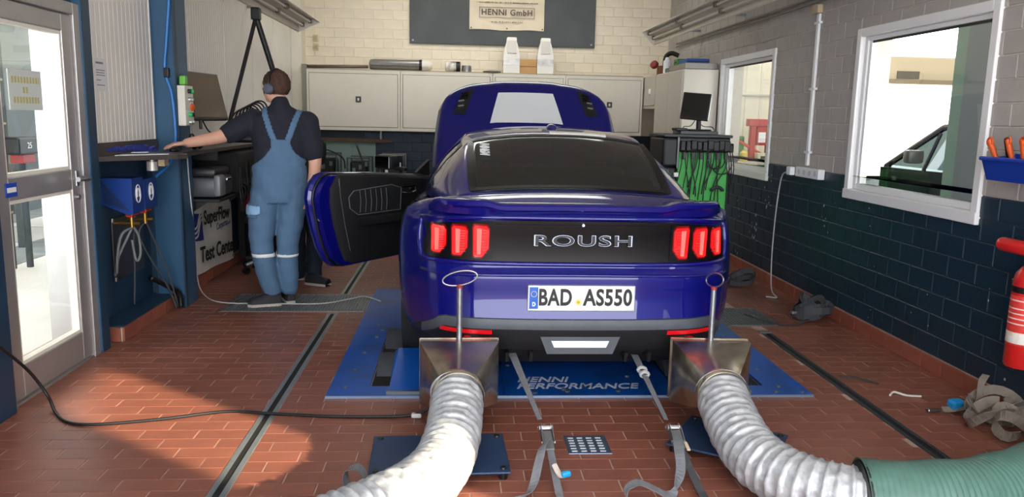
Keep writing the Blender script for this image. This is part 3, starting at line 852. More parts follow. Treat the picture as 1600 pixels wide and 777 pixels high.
# handwriting in white marker down the left of the rear window
M = frame_m(cw((-.483, 1.01, interp(GZ, 1.01)-.026)), (0, -.94, -.33), (1, 0, 0))
M = frame_m(cw((-.455, .955, 1.268)), (0, .935, .352), (-1, 0, 0))
text('window_marker_writing', 'M9MMI', M, .058, mat('white_marker', (235, 238, 240), .7), CAR, wscale=.72, ext=.0008, bold=.0012, shear=.25)
# interior: seats, steering wheel, dashboard, mirror
def seat(x, y, h, name, w=.46):
    s = MB()
    s.cbox(x-w/2, x+w/2, y-.06, y+.07, .95, h, .05); s.cbox(x-.13, x+.13, y-.04, y+.05, h+.02, h+.16, .04)
    s.cyl((x-.06, y, h-.02), (x-.06, y, h+.04), .008); s.cyl((x+.06, y, h-.02), (x+.06, y, h+.04), .008)
    s.v = [tuple(cw(p)) for p in s.v]
    return s.build(name, [m_int], CAR, 40)
seat(-.37, 1.95, 1.12, 'front_seat'); seat(.37, 1.95, 1.12, 'front_seat')
rs = MB().cbox(-.62, .62, 1.15, 1.28, .95, 1.10, .04); rs.v = [tuple(cw(p)) for p in rs.v]; rs.build('rear_seat', [m_int], CAR, 40)
ds = MB().cbox(-.74, .74, 2.75, 3.1, .95, 1.06, .04); ds.v = [tuple(cw(p)) for p in ds.v]; ds.build('dashboard', [m_int], CAR, 40)
sw = MB().tube([cw((-.37+.17*math.cos(t*PI/12), 2.62+.05*math.sin(t*PI/12), 1.03+.16*math.sin(t*PI/12))) for t in range(24)], .014, 8, closed=True); sw.build('steering_wheel', [m_int], CAR, True)
im = MB().cbox(-.10, .12, 2.5, 2.53, 1.22, 1.27, .012); im.v = [tuple(cw(p)) for p in im.v]; im.build('interior_mirror', [m_carblack], CAR)

# ---------------------------------------------------------------- wheels
def wheel(x, y, s):
    p = [(.20, -.12), (.255, -.135), (.315, -.135), (.336, -.10), (.338, 0), (.336, .10), (.315, .135), (.255, .135), (.20, .12)]
    w = MB(); n = 36; c = cw((x, y, .338)); ax = Vector((1, 0, 0))
    rows = [[c+ax*h+Vector((0, r*math.cos(2*PI*k/n), r*math.sin(2*PI*k/n))) for k in range(n)] for r, h in p]
    w.grid(rows, 0, True)
    o = w.build('wheel', [m_tyre], CAR, 40)
    r = MB(); r.cyl(c-ax*.1, c+ax*.1, .245, n=36, caps=False); r.cyl(c-ax*.02, c+ax*.02, .24, n=36)
    for k in range(10):
        a = 2*PI*k/10; M = Matrix.Translation(c+ax*(s*.09)) @ Matrix.Rotation(a, 4, 'X')
        r.box(-.02, .02, -.018, .018, .03, .24, M=M)
    r.cyl(c+ax*(s*.06), c+ax*(s*.125), .05, n=20)
    r.build('rim', [m_rim], o, 40)
for s in (-1, 1):
    wheel(s*.80, 1.02, s); wheel(s*.805, 3.74, s)

# ---------------------------------------------------------------- opened hood (hinged at the windscreen, outer face towards the viewer)
HO = Vector((0, 3.28, 1.0)); HA = math.radians(56)
hdir = Vector((0, math.cos(HA), math.sin(HA))); hnor = Vector((0, -math.sin(HA), math.cos(HA)))
def hood_pt(u, v, off=0):
    au = abs(u)
    L = .99*(1-.035*au**2-.16*au**6)
    w = .845-.065*v**2-.03*max(0, v-.8)/.2*v
    d = v*L
    n = .055*(1-au**2.2)-.05*max(0, (au-.9)/.1)**2+.022/(1+math.exp((au-.40)/.02))*min(1, v*4)*(1-.5*v)-.10*max(0, (v-.86)/.14)**2+.02*math.sin(PI*v)
    return cw(HO+Vector((u*w, 0, 0))+hdir*d+hnor*(n+off))
def hood():
    rows = [[hood_pt(-1+2*i/40, j/24) for i in range(41)] for j in range(25)]
    o = MB().grid(rows).build('hood', [m_paint, m_carblack], CAR, True, fix=False)
    md = o.modifiers.new('thick', 'SOLIDIFY'); md.thickness = .035; md.offset = 1 if (o.data.polygons[0].normal.dot(hnor) < 0) else -1; md.material_offset = 1
    md.material_offset_rim = 0
    # white decal between two cut lines
    m = MB()
    rr = []
    for j in range(9):
        v = .44+.34*j/8; h = .40-.085*j/8
        rr.append([hood_pt(-h+2*h*i/12, v, .003) for i in range(13)])
    m.grid(rr).build('hood_decal', [m_white], o, True)
    for s in (-1, 1):
        vt = MB(); q = []
        for (u, v) in ((.60, .86), (.74, .84), (.82, .60), (.68, .56)): q.append(hood_pt(s*u, v, .004))
        vt.add(q, [(0, 1, 2, 3)]); ve = vt.build('hood_vent', [m_carblack], o, fix=False)
        for k in range(2):
            v = .665+.06*k; sl = MB()
            sl.ribbon([hood_pt(s*.70, v, .01), hood_pt(s*.765, v+.006, .01)], hdir, .018, .006); sl.build('vent_slot', [m_chrome], ve)
        for k in range(3):
            v = .75+.03*k; sl = MB(); sl.ribbon([hood_pt(s*.66, v, .008), hood_pt(s*.74, v+.004, .008)], hdir, .012, .01); sl.build('vent_louvre', [m_gloss], ve)
    # hinges
    for s in (-1, 1):
        MB().tube([cw((s*.68, 3.3, .96)), cw((s*.68, 3.36, 1.04)), cw((s*.68, 3.45, 1.18))], .012).build('hood_hinge', [m_carblack], o)
hood()
en = MB().cbox(-.62, .62, 3.5, 4.3, .80, .985, .04); en.v = [tuple(cw(p)) for p in en.v]; en.build('engine_cover', [m_carblack], CAR)
# right door mirror
def mirror_on(par, M, name='door_mirror'):
    m = MB().cbox(-.06, .06, -.10, .10, -.06, .065, .035, M=M); o = m.build(name, [m_carblack], par, 40)
    MB().cbox(-.064, -.056, -.08, .08, -.045, .05, .01, M=M).build('mirror_glass', [mat('mirror_dark', (96, 100, 104), .12, metal=1)], o)
    MB().cbox(-.02, .03, -.2, -.08, -.06, -.03, .01, M=M).build('mirror_arm', [m_carblack], o)
mirror_on(CAR, frame_m(cw((1.05, 2.75, 1.02)), (0, 1, 0), (1, 0, 0)))

# ---------------------------------------------------------------- opened left door
DA = math.radians(39)
dh = cw((-.93, 2.90, 0)); dd = Vector((-math.sin(DA), -math.cos(DA), 0)); dn = Vector((math.cos(DA), -math.sin(DA), 0))   # dn: inner side
DM = frame_m(dh, dd, (0, 0, 1))
if (DM.to_3x3() @ Vector((0, 0, 1))).dot(dn) < 0: DSG = -1
else: DSG = 1
def dpt(d, z, t):  # t = distance from the outer skin towards the inside
    return dh+dd*d+Vector((0, 0, z))+dn*t
DOUT = [(0, .40), (.02, .36), (.06, .345), (.98, .33), (1.06, .345), (1.12, .40), (1.17, .50), (1.21, .62), (1.245, .76), (1.26, .86), (1.25, .92), (1.22, .975), (1.17, 1.025), (1.12, 1.04), (.6, 1.02), (.03, .975), (0, .95)]
def door():
    n = len(DOUT); mb = MB()
    cx, cz = .62, .68
    def ring(sc, t, bulge=0): return [dpt(cx+(a-cx)*sc, cz+(b-cz)*sc, t) for a, b in DOUT]
    rings = [ring(.93, .0), ring(.985, .008), ring(1.0, .03), ring(.998, .055), ring(.955, .075), ring(.945, .14)]
    mb.grid(rings, 0, True)
    mb.f.append(tuple(range(n))); mb.mi.append(0)
    o5 = 5*n; mb.f.append(tuple(range(o5, o5+n))); mb.mi.append(0)
    o = mb.build('door', [m_paint], CAR, 35)
    # black seal
    MB().tube(ring(.966, .085), .009, 6, closed=True).build('door_seal', [m_black], o, True)
    # inner trim panel: bulging black panel
    IN = [(.02, .40), (.06, .365), (.93, .36), (1.0, .39), (1.05, .50), (1.10, .66), (1.13, .82), (1.125, .93), (1.06, 1.03), (.6, 1.012), (.03, .965)]
    def ring2(sc, t): return [dpt(.58+(a-.58)*sc, .69+(b-.69)*sc, t) for a, b in IN]
    rr = [ring2(1.0, .138), ring2(.985, .165), ring2(.93, .178)]
    m2 = MB().grid(rr, 0, True); k = len(IN); m2.f.append(tuple(range(2*k, 3*k))); m2.mi.append(0)
    tp = m2.build('trim_panel', [m_int], o, 35)
    # insert with stitched ribs, armrest, handle, pocket
    m_ins = mat('door_insert', (30, 32, 37), .6); m_thread = mat('grey_thread', (96, 98, 104), .8)
    pts = [(.98, .78), (.99, .86), (.94, .905), (.55, .93), (.44, .90), (.45, .73), (.90, .725)]
    q = MB(); f = [dpt(a, b, .19) for a, b in pts]; b_ = [dpt(a, b, .17) for a, b in pts]; kk = len(pts)
    q.add(f+b_, [tuple(range(kk))]+[(i, (i+1) % kk, kk+(i+1) % kk, kk+i) for i in range(kk)]); ins = q.build('trim_insert', [m_ins], tp)
    MB().tube([dpt(a, b, .191) for a, b in pts], .004, 5, closed=True).build('insert_piping', [m_thread], ins)
    for i in range(6):
        a = .88-.055*i; MB().tube([dpt(a, .74, .192), dpt(a-.006, .82, .194), dpt(a+.004, .908, .192)], .0028, 5).build('stitched_rib', [m_thread], ins)
    ar = MB().grid([[dpt(a, z, t) for z, t in ((.64, .175), (.645, .225), (.675, .24), (.70, .235), (.705, .175))] for a in (.92, .9, .6, .3, .1)]); ar.build('armrest', [m_int], tp, 40)
    sw_ = MB().grid([[dpt(a, .706, t) for t in (.19, .225)] for a in (.42, .22)]); sw_.build('window_switches', [m_gloss], tp)
    MB().tube([dpt(.40, .695, .243), dpt(.2, .70, .243)], .004, 5).build('switch_trim', [m_chrome], tp)
    hb = MB().tube([dpt(a, b, .19) for a, b in ((.44, .90), (.28, .905), (.27, .865), (.34, .85), (.43, .86))], .007, 6, closed=True); hb.build('door_handle', [m_chrome], tp)
    MB().tube([dpt(.30, .885, .2), dpt(.36, .882, .205)], .008, 6).build('handle_lever', [m_chrome], tp)
    MB().tube([dpt(a, b, .176) for a, b in ((1.07, 1.0), (1.06, .88), (1.02, .66), (.97, .46))], .004, 5).build('trim_seam', [m_thread], tp)
    # latch on the door's end face
    la = MB().tube([dpt(1.205, .72, .09), dpt(1.21, .70, .12), dpt(1.19, .69, .10)], .006, 6, closed=True); la.build('door_latch', [m_chrome], o)
    # courtesy light at the bottom front
    MB().cbox(-.10, .10, -.012, .012, -.006, .006, .004, M=frame_m(dpt(.22, .51, .185), dd, (0, 0, 1))).build('courtesy_light', [mat('pale_light', (215, 228, 240), .3)], tp)
    # mirror outside, quarter triangle
    mirror_on(o, frame_m(dpt(.27, 1.075, -.12), dd*-1, -dn), 'door_mirror')
    tri = MB().prism([(0, .965), (.16, 1.0), (.0, 1.10)], .03, frame_m(dpt(0, 0, .10), dd, (0, 0, 1))); tri.build('mirror_corner', [m_carblack], o)
door()
# ================================================================== DYNO, EXTRACTION HOSES, STRAPS, FLOOR FITTINGS
m_dyno = mat('dyno_blue_paint', (14, 84, 176), .38, var=.08, scale=5, dirt=(20, 66, 130), dscale=4)
m_dynoedge = mat('dyno_worn_edge', (140, 160, 186), .4, metal=.5)
m_roller = mat('roller_grip', (62, 66, 74), .7, bump=.4, bscale=120)
def dyno():
    t = thing('dyno_platform', 'bright blue steel dyno platform set in the tiled floor under the car', 'dyno platform', (.63, 5.2, 0))
    x0, x1, y0, y1 = PLATE
    def pl(a, b, c, d, z=.012): return MB().box(a, b, c, d, -.006, z).build('cover_plate', [m_dyno], t)
    pl(x0, -.47, y0, 6.6); pl(-.47, .255, y0, 4.14); pl(-.47, .02, 5.32, 6.6); pl(.02, .255, 4.14, 6.6)
    pl(.258, 1.03, y0, 6.6, .011); pl(1.033, 1.2, 4.14, 6.6); pl(1.2, 1.72, 5.32, 6.6); pl(1.033, 1.72, y0, 4.14); pl(1.72, x1, y0, 6.6)
    MB().box(x0, x1, y0-.004, y0, -.005, .013).build('plate_edge', [m_dynoedge], t)
    for (a, b) in ((-.465, .015), (1.205, 1.715)):
        MB().box(a, b, 4.14, 5.32, -.004, -.001).build('roller_pit', [m_black_matt], t)
        for yc in (4.505, 5.045): MB().cyl((a+.01, yc, -.117), (b-.01, yc, -.117), .2, n=40).build('roller', [m_roller], t, 40)
    for (a, b) in ((-.36, -.02), (1.26, 1.6)):
        w = MB().add([(a, 4.02, .012), (b, 4.02, .012), (b, 4.2, .012), (a, 4.2, .012), (a, 4.03, .022), (b, 4.03, .022), (b+.0, 4.5, .12), (a+.02, 4.5, .12), (b, 4.5, .10), (a, 4.5, .10)],
                     [(0, 1, 5, 4), (4, 5, 6, 7), (0, 4, 7, 9), (1, 8, 6, 5), (7, 6, 8, 9), (0, 9, 8, 1)])
        w.build('roller_ramp', [m_dyno], t)
        MB().box(a-.01, b+.005, 4.005, 4.022, .012, .03).build('ramp_edge', [m_zinc], t)
    bolt = MB().lathe([(.014, .0), (.014, .004), (.008, .008)], n=8).mesh('bolt', [m_zinc])
    for (x, y) in ((-.60, 4.12), (-.585, 4.42), (-.57, 4.75), (-.53, 5.1), (-.545, 5.42), (-.51, 5.28), (.60, 4.05), (.88, 4.05), (.42, 4.03), (.585, 4.08), (.98, 4.3), (1.80, 4.12), (1.79, 4.42), (1.80, 4.8), (1.83, 5.15), (1.9, 4.03), (1.75, 4.03), (.3, 4.5)):
        o = bpy.data.objects.new('bolt', bolt); col.objects.link(o); o.location = Vector((x, y, .011)); attach(o, t)
    mw_ = mat('worn_white_lettering', (205, 214, 228), .6)
    text('platform_lettering', 'HENNI', Matrix.Translation((.335, 4.245, .0115)), .085, mw_, t, wscale=.78, ext=.0006, bold=.002, align='LEFT', shear=.35)
    text('platform_lettering', 'PERFORMANCE', Matrix.Translation((.325, 4.135, .0115)), .085, mw_, t, wscale=.80, ext=.0006, bold=.002, align='LEFT', shear=.35)
dyno()

# ---------------------------------------------------------------- rails let into the floor
def rail(segs, x, label, dark):
    t = thing('floor_rail', label, 'floor rail', (x, 4, 0))
    m_lip = mat('rail_lip_'+('dark' if dark else 'pale'), (74, 80, 86) if dark else (150, 158, 164), .45, metal=.7, var=.1)
    for (a, b) in segs:
        MB().box(x-.036, x-.014, a, b, -.02, .0015).build('rail_lip', [m_lip], t)
        MB().box(x+.014, x+.036, a, b, -.02, .0015).build('rail_lip', [m_lip], t)
        MB().box(x-.014, x+.014, a, b, -.004, -.0015).build('rail_groove', [m_black_matt], t)
    return t
rail([(2.2, 5.78), (6.45, 9.0)], -.925, 'grey metal slotted rail in the floor, left of the car', False)
rl = rail([(2.2, 5.27)], 2.185, 'dark slotted rail in the floor, right of the car', True)
MB().box(2.14, 2.23, 5.27, 5.32, -.005, .006).build('rail_end_cap', [m_zinc], rl)

# ---------------------------------------------------------------- metal gratings
def grating(rect, label, bars=True):
    x0, x1, y0, y1 = rect
    t = thing('floor_grating', label, 'floor grating', ((x0+x1)/2, (y0+y1)/2, 0))
    f = MB(); e = .012
    f.box(x0, x1, y0, y0+e, -.006, .004); f.box(x0, x1, y1-e, y1, -.006, .004); f.box(x0, x0+e, y0, y1, -.006, .004); f.box(x1-e, x1, y0, y1, -.006, .004)
    f.build('grating_frame', [m_zinc], t)
    MB().box(x0+e, x1-e, y0+e, y1-e, -.004, -.0015).build('grating_pit', [m_black_matt], t)
    bars_ = MB(); n = int((x1-x0)/.024)
    for i in range(1, n): x = x0+(x1-x0)*i/n; bars_.box(x-.0055, x+.0055, y0+e, y1-e, -.005, .003)
    k = int((y1-y0)/.035)
    for i in range(1, k): y = y0+(y1-y0)*i/k; bars_.box(x0+e, x1-e, y-.0035, y+.0035, -.005, .0015)
    b = bars_.build('grating_bars', [m_zinc], t); b['kind'] = 'stuff'
    return t
grating(GR_L, 'wide grey metal grating in the floor under the standing man')
grating(GR_R, 'small grey metal grating in the floor right of the car')
def drain():
    t = thing('floor_drain', 'small square metal drain cover with slots between the two straps', 'drain cover', (.6, 3.37, 0))
    x0, x1, y0, y1 = .5, .697, 3.272, 3.472
    p = MB().cbox(x0, x1, y0, y1, -.006, .003, .002).build('cover_plate', [mat('drain_steel', (120, 136, 158), .35, metal=.8, var=.08)], t)
    m_slot = mat('drain_slot', (206, 214, 224), .4)
    for i in range(4):
        for j in range(6):
            x = x0+.03+i*.043; y = y0+.024+j*.029
            MB().cbox(x-.013, x+.013, y-.0045, y+.0045, .003, .005, .002).build('slot', [m_slot], t)
drain()

# ---------------------------------------------------------------- exhaust extraction: funnel, hose, stand
m_foil = mat('white_foil_hose', (190, 193, 198), .40, metal=.4, var=.22, scale=26, bump=.35, bscale=34)
m_green_hose = mat('green_hose', (80, 116, 106), .42, var=.1, scale=20)
m_sheet = mat('stained_sheet_steel', (192, 182, 164), .26, metal=.92, var=.22, scale=7, dirt=(120, 92, 62), dscale=5, bump=.12, bscale=9)
m_padblue = mat('stand_plate_blue', (34, 58, 92), .5, var=.12, scale=8)
def hose_mesh(path, r, pitch, amp, crumple, n=26, step=.0065):
    P = spline(path, 30)
    # resample by arc length
    S = [0]
    for a, b in zip(P[:-1], P[1:]): S.append(S[-1]+(b-a).length)
    L = S[-1]; out = []; j = 0; k = int(L/step)
    for i in range(k+1):
        s = L*i/k
        while j < len(S)-2 and S[j+1] < s: j += 1
        t = (s-S[j])/max(S[j+1]-S[j], 1e-9); out.append((P[j]+(P[j+1]-P[j])*t, s))
    rows = []; ref = None; rnd = random.Random(3)
    cr = [[rnd.uniform(-1, 1) for _ in range(n)] for _ in range(int(L/pitch)+4)]
    for i, (p, s) in enumerate(out):
        d = (out[min(i+1, k)][0]-out[max(i-1, 0)][0]).normalized()
        if ref is None: a = d.cross(Vector((0, 0, 1))).normalized()
        else: a = (ref-d*ref.dot(d)).normalized()
        ref = a; b = d.cross(a)
        ph = s/pitch; q = int(ph); fr = ph-q
        prof = (1-abs(2*fr-1))
        ridge = 1-min(1, min(fr, 1-fr)/.16)
        row = []
        for m in range(n):
            th = 2*PI*m/n
            c = cr[q][m]*.6+cr[q][(m+1) % n]*.4
            rr = r-amp*(1-ridge)*(.55+.45*math.sin(PI*fr))+crumple*c*math.sin(PI*fr)
            tw = s*.9
            row.append(p+a*(rr*math.cos(th+tw))+b*(rr*math.sin(th+tw)))
        rows.append(row)
    return MB().grid(rows, 0, True)
def collector(cx, yaw, ring_axis, label, hose_path, pad, extra=None):
    t = thing('exhaust_extractor', label, 'exhaust hose', (cx, 3.3, 0))
    R = Matrix.Translation((cx, 3.62, .26)) @ Matrix.Rotation(yaw, 4, 'Z')
    hw, hh = .187, .152
    sq = [(-hw, hh), (hw, hh), (hw, -hh), (-hw, -hh)]
    N = 32; rr = .118; c2 = Vector((-.01, -.245, -.012))
    def sqpt(k):
        a = 2*PI*k/N+PI/4; dx, dz = math.cos(a), math.sin(a); m = max(abs(dx), abs(dz)); return dx/m*hw, dz/m*hh
    rings = []
    rings.append([R @ Vector((sqpt(k)[0], .075, sqpt(k)[1])) for k in range(N)])
    rings.append([R @ Vector((sqpt(k)[0], 0, sqpt(k)[1])) for k in range(N)])
    circ = [R @ (c2+Vector((rr*math.cos(2*PI*k/N+PI/4), .0, rr*math.sin(2*PI*k/N+PI/4)))) for k in range(N)]
    rings.append([rings[1][k].lerp(circ[k], .5) for k in range(N)]); rings.append(circ)
    rings.append([R @ (c2+Vector((rr*math.cos(2*PI*k/N+PI/4), -.07, rr*math.sin(2*PI*k/N+PI/4)))) for k in range(N)])
    f = MB().grid(rings, 0, True).build('funnel', [m_sheet], t, 22)
    md = f.modifiers.new('th', 'SOLIDIFY'); md.thickness = .003
    lip = MB().box(-hw-.004, hw+.004, .07, .085, hh-.003, hh+.001, M=R).box(-hw-.004, hw+.004, .07, .085, -hh-.001, -hh+.003, M=R).box(-hw-.004, -hw+.004, .07, .085, -hh, hh, M=R).box(hw-.004, hw+.004, .07, .085, -hh, hh, M=R)
    lip.build('funnel_flange', [m_sheet], f)
    pw = R @ Vector((.0, .04, hh))
    MB().cyl(pw, pw+Vector((0, 0, .265)), .0135, n=16).build('handle_post', [mat('zinc_pipe', (150, 154, 160), .4, metal=.85, var=.15, scale=30)], t, 40)
    MB().cyl(pw+Vector((0, 0, .255)), pw+Vector((0, 0, .27)), .015, n=16).build('post_cap', [mat('red_cap', (150, 40, 40), .5)], t)
    top = pw+Vector((0, 0, .29)); ax = Vector(ring_axis)
    rp = [top+ax*(.082*math.cos(a)-.0)+Vector((0, 0, .012+.034*math.sin(a)+.016*math.cos(a))) for a in [2*PI*i/28 for i in range(28)]]
    MB().tube(rp, .0042, 8, closed=True).build('handle_ring', [m_steel], t, True)
    MB().cyl(pw+Vector((0, 0, .26)), top+Vector((0, 0, -.018)), .004).build('ring_stem', [m_steel], t)
    clampy = hose_path[0]
    h = hose_mesh(hose_path, .120, .042, .013, .011, 44); h.build('hose', [m_foil], t, True, fix=False)
    # base plate on rubber feet
    PM = Matrix.Translation((pad[0], pad[1], 0)) @ Matrix.Rotation(pad[2], 4, 'Z')
    MB().cbox(-pad[3]/2, pad[3]/2, -.2, .2, .032, .042, .004, M=PM).build('stand_plate', [m_padblue], t)
    for sx in (-1, 1):
        for sy in (-1, 1):
            q = PM @ Vector((sx*(pad[3]/2-.03), sy*.165, 0))
            MB().lathe([(.018, 0), (.02, .03), (.01, .032), (.01, .042), (.014, .043), (.012, .05)], q, n=12).build('stand_foot', [m_black], t)
    pp = PM @ Vector((pad[4], .1, .042))
    MB().cyl(pp, Vector((pp.x, pp.y, .13)), .02, n=12).build('stand_post', [m_zinc], t)
    if extra: extra(t)
    return t
collector(.012, math.radians(1), (1, -.15, 0), 'silver foil exhaust hose with funnel on the car\'s left tailpipe, curving left', [(0.002, 3.37, .25), (-.002, 3.22, .205), (-.02, 3.05, .158), (-.06, 2.88, .128), (-.145, 2.70, .122), (-.30, 2.53, .122), (-.50, 2.36, .122), (-.75, 2.2, .122)],
          (-.07, 3.2, math.radians(2), .58, .1))
def green(t):
    h = hose_mesh([(1.47, 2.585, .13), (1.68, 2.545, .14), (1.90, 2.555, .145), (2.12, 2.63, .148), (2.34, 2.73, .15), (2.58, 2.81, .15), (2.80, 2.84, .15)], .145, .02, .009, .0015)
    h.build('green_hose', [m_green_hose], t, True, fix=False)
    MB().cyl((1.468, 2.585, .128), (1.486, 2.581, .129), .138, n=28).build('hose_clamp', [m_black], t, 40)
collector(1.238, math.radians(-5), (.18, -1, 0), 'silver foil exhaust hose on the car\'s right tailpipe, joining a green hose', [(1.208, 3.37, .25), (1.19, 3.22, .215), (1.188, 3.06, .172), (1.21, 2.89, .138), (1.285, 2.735, .126), (1.39, 2.635, .124), (1.49, 2.582, .128)],
          (1.24, 3.33, math.radians(-33), .46, -.05), green)

# ---------------------------------------------------------------- ratchet straps holding the car down
m_web = mat('grey_webbing', (112, 114, 120), .8, var=.12, scale=40, bump=.3, bscale=220)
m_webtan = mat('tan_webbing', (128, 118, 108), .85, var=.12, scale=30, bump=.3, bscale=220)
m_webdark = mat('dark_webbing', (66, 68, 72), .85, var=.12, scale=30, bump=.3, bscale=220)
def ratchet(t, c, d):
    M = frame_m(c, d, (0, 0, 1))   # x along strap, y up-ish, z sideways
    b = MB()
    for s in (-1, 1): b.prism([(-.055, -.012), (.06, -.014), (.062, .014), (.0, .038), (-.05, .016)], .003, M @ Matrix.Translation((0, 0, s*.024-.0015)))
    body = b.build('ratchet_frame', [m_zinc], t); body['kind'] = 'stuff'
    ax = lambda x, y, r, mt, nm: MB().cyl(M @ Vector((x, y, -.03)), M @ Vector((x, y, .03)), r, n=10).build(nm, [mt], t)
    ax(-.02, .018, .012, m_steel, 'ratchet_spool'); ax(-.045, .0, .006, m_steel, 'ratchet_pin'); ax(.055, .0, .006, m_steel, 'ratchet_pin')
    g = MB()
    for s in (-1, 1): g.cyl(M @ Vector((-.02, .018, s*.02-.002)), M @ Vector((-.02, .018, s*.02+.002)), .02, n=12)
    g.build('ratchet_wheel', [m_steel], t)['kind'] = 'stuff'
    hd_ = MB().cbox(.0, .10, .018, .026, -.02, .02, .004, M=M @ Matrix.Rotation(math.radians(-14), 4, 'Z')); hd_.build('ratchet_handle', [m_zinc], t)
    return M
def strap1():
    t = thing('ratchet_strap', 'grey ratchet strap with a blue end cap, left of the drain cover', 'ratchet strap', (.39, 3.1, 0))
    MB().ribbon([(.19, 4.5, .20), (.283, 3.9, .275), (.33, 3.6, .205), (.372, 3.32, .145)], (1, .1, .15), [.045, .04, .028, .02]).build('webbing', [m_web], t)
    ratchet(t, Vector((.388, 3.20, .125)), Vector((.08, -1, -.28)))
    MB().ribbon([(.395, 3.12, .10), (.40, 3.0, .062), (.405, 2.86, .02), (.41, 2.72, .004)], (1, .1, .1), .03).build('webbing', [m_web], t)
    MB().ribbon(spline([(.385, 3.13, .125), (.36, 3.06, .13), (.335, 2.99, .09), (.31, 2.92, .035), (.27, 2.86, .008), (.2, 2.82, .006)], 5), (.7, .35, .5), .036).build('webbing_tail', [m_web], t)
    MB().cbox(-.02, .02, -.012, .012, -.012, .012, .008, M=frame_m(Vector((.44, 2.93, .07)), (1, .3, .1), (0, 1, 0))).build('end_cap', [mat('cyan_plastic', (20, 150, 205), .45)], t)
    MB().tube(spline([(.40, 2.99, .08), (.415, 2.95, .06), (.43, 2.93, .065)], 4), .012, 6).build('rag', [mat('white_rag', (205, 196, 186), .9)], t)
strap1()
def strap2():
    t = thing('ratchet_strap', 'grey ratchet strap with a looped loose end, right of the drain cover', 'ratchet strap', (.95, 3.1, 0))
    MB().ribbon([(.90, 4.5, .19), (.925, 3.9, .262), (.935, 3.6, .20), (.945, 3.32, .14)], (1, .1, -.15), [.045, .04, .028, .02]).build('webbing', [m_web], t)
    kn = MB()
    for p in ((.927, 3.74, .235), (.931, 3.70, .225)): kn.tube([Vector(p)+Vector((.02*math.cos(a), 0, .013*math.sin(a))) for a in [2*PI*i/10 for i in range(10)]], .009, 6, closed=True)
    kn.build('knot', [mat('pale_webbing', (170, 170, 172), .8)], t)['kind'] = 'stuff'
    M = ratchet(t, Vector((.955, 3.21, .12)), Vector((.03, -1, -.25)))
    MB().cbox(-.008, .008, -.03, .03, -.004, .004, .003, M=frame_m(Vector((.985, 3.12, .10)), (1, 0, 0), (0, -1, -.2))).build('handle_grip', [mat('bare_wood', (206, 186, 158), .5)], t)
    MB().ribbon([(.955, 3.13, .10), (.965, 3.0, .055), (.972, 2.86, .02), (.98, 2.72, .004)], (1, .1, .1), .032).build('webbing', [m_webdark], t)
    MB().ribbon(spline([(.95, 3.14, .12), (.935, 3.06, .10), (.92, 2.98, .055), (.88, 2.91, .02), (.84, 2.85, .012), (.78, 2.83, .05), (.71, 2.84, .075), (.66, 2.80, .06), (.66, 2.74, .01)], 5),
                [Vector((1, .2, .2)).lerp(Vector((.1, 1, .1)), min(1, i/24)) for i in range(41)], .042).build('webbing_tail', [m_web], t)
strap2()
# loose loop of webbing left of the left hose
o = MB().ribbon(spline([(-.30, 2.94, .006), (-.36, 2.93, .01), (-.42, 2.915, .04), (-.425, 2.94, .085), (-.385, 2.95, .098), (-.355, 2.94, .06), (-.36, 2.91, .012), (-.43, 2.86, .006), (-.5, 2.8, .006)], 6), (.25, 1, .05), .05).build('webbing_loop', [m_web])
tag(o, 'grey webbing loop lying on the tiles beside the left foil hose', 'strap')
# coiled straps by the right wall
def coil(name, c, r, n, label, mt, seed, h=.045):
    rnd = random.Random(seed); P = []; S = []
    for i in range(n*14+1):
        a = 2*PI*i/14; k = i/14
        rr = r*(1-.09*k+.18*math.sin(a*.5+seed)+.07*math.sin(a*1.7))
        tilt = .35*math.sin(k*2.1+seed)
        x = rr*math.cos(a); y = rr*math.sin(a)*.75
        z = .03+.010*k+abs(tilt)*r*1.5*(1+math.sin(a+k))*.8
        P.append(Vector((c[0]+x, c[1]+y, z))); S.append(Vector((math.cos(a)*tilt, math.sin(a)*tilt, 1)))
    m = MB().ribbon(P, S, h, .003); t = thing(name, label, 'strap', (c[0], c[1], 0)); m.build('webbing', [mt], t)
    return t
t = coil('coiled_strap', (2.68, 5.66), .15, 6, 'large coil of grey webbing against the right baseboard, nearest the car\'s tail', m_webdark, 2, .05)
MB().ribbon([(2.62, 5.55, .03), (2.50, 5.48, .006), (2.38, 5.47, .006), (2.30, 5.60, .006), (2.22, 5.80, .006)], (.3, 1, 0), .03).build('webbing_tail', [m_webdark], t)
MB().cbox(2.52, 2.57, 5.62, 5.66, .05, .07, .006).build('strap_buckle', [m_steel], t)
t = coil('coiled_strap', (2.57, 6.86), .12, 4, 'small coil of grey webbing on the floor under the white wall cable', m_webdark, 5, .045)
MB().cbox(2.42, 2.47, 6.86, 6.90, .05, .08, .006).build('strap_buckle', [m_steel], t)
t = thing('strap_pile', 'tangled pile of tan webbing with a blue hook by the green hose', 'strap', (2.7, 3.55, 0))
rnd = random.Random(11)
loops = [((2.72, 3.62), .16, .0, .05), ((2.60, 3.50), .12, .6, .05), ((2.78, 3.46), .13, 1.3, .06), ((2.66, 3.40), .11, 2.2, .05)]
for (c, r, ph, h) in loops:
    P = []; S = []
    for i in range(31):
        a = ph+2*PI*i/22
        P.append(Vector((c[0]+r*math.cos(a)*.82, c[1]+r*.7*math.sin(a), .035+.05*(1+math.sin(a*1.5+ph))))); S.append(Vector((.5*math.cos(a+ph), .5*math.sin(a), .8)))
    MB().ribbon(P, S, h, .003).build('webbing', [m_webtan], t)
MB().ribbon(spline([(2.52, 3.74, .02), (2.60, 3.72, .03), (2.66, 3.68, .07), (2.70, 3.72, .17), (2.75, 3.76, .20)], 5), (1, .2, .3), .035).build('webbing', [m_webtan], t)
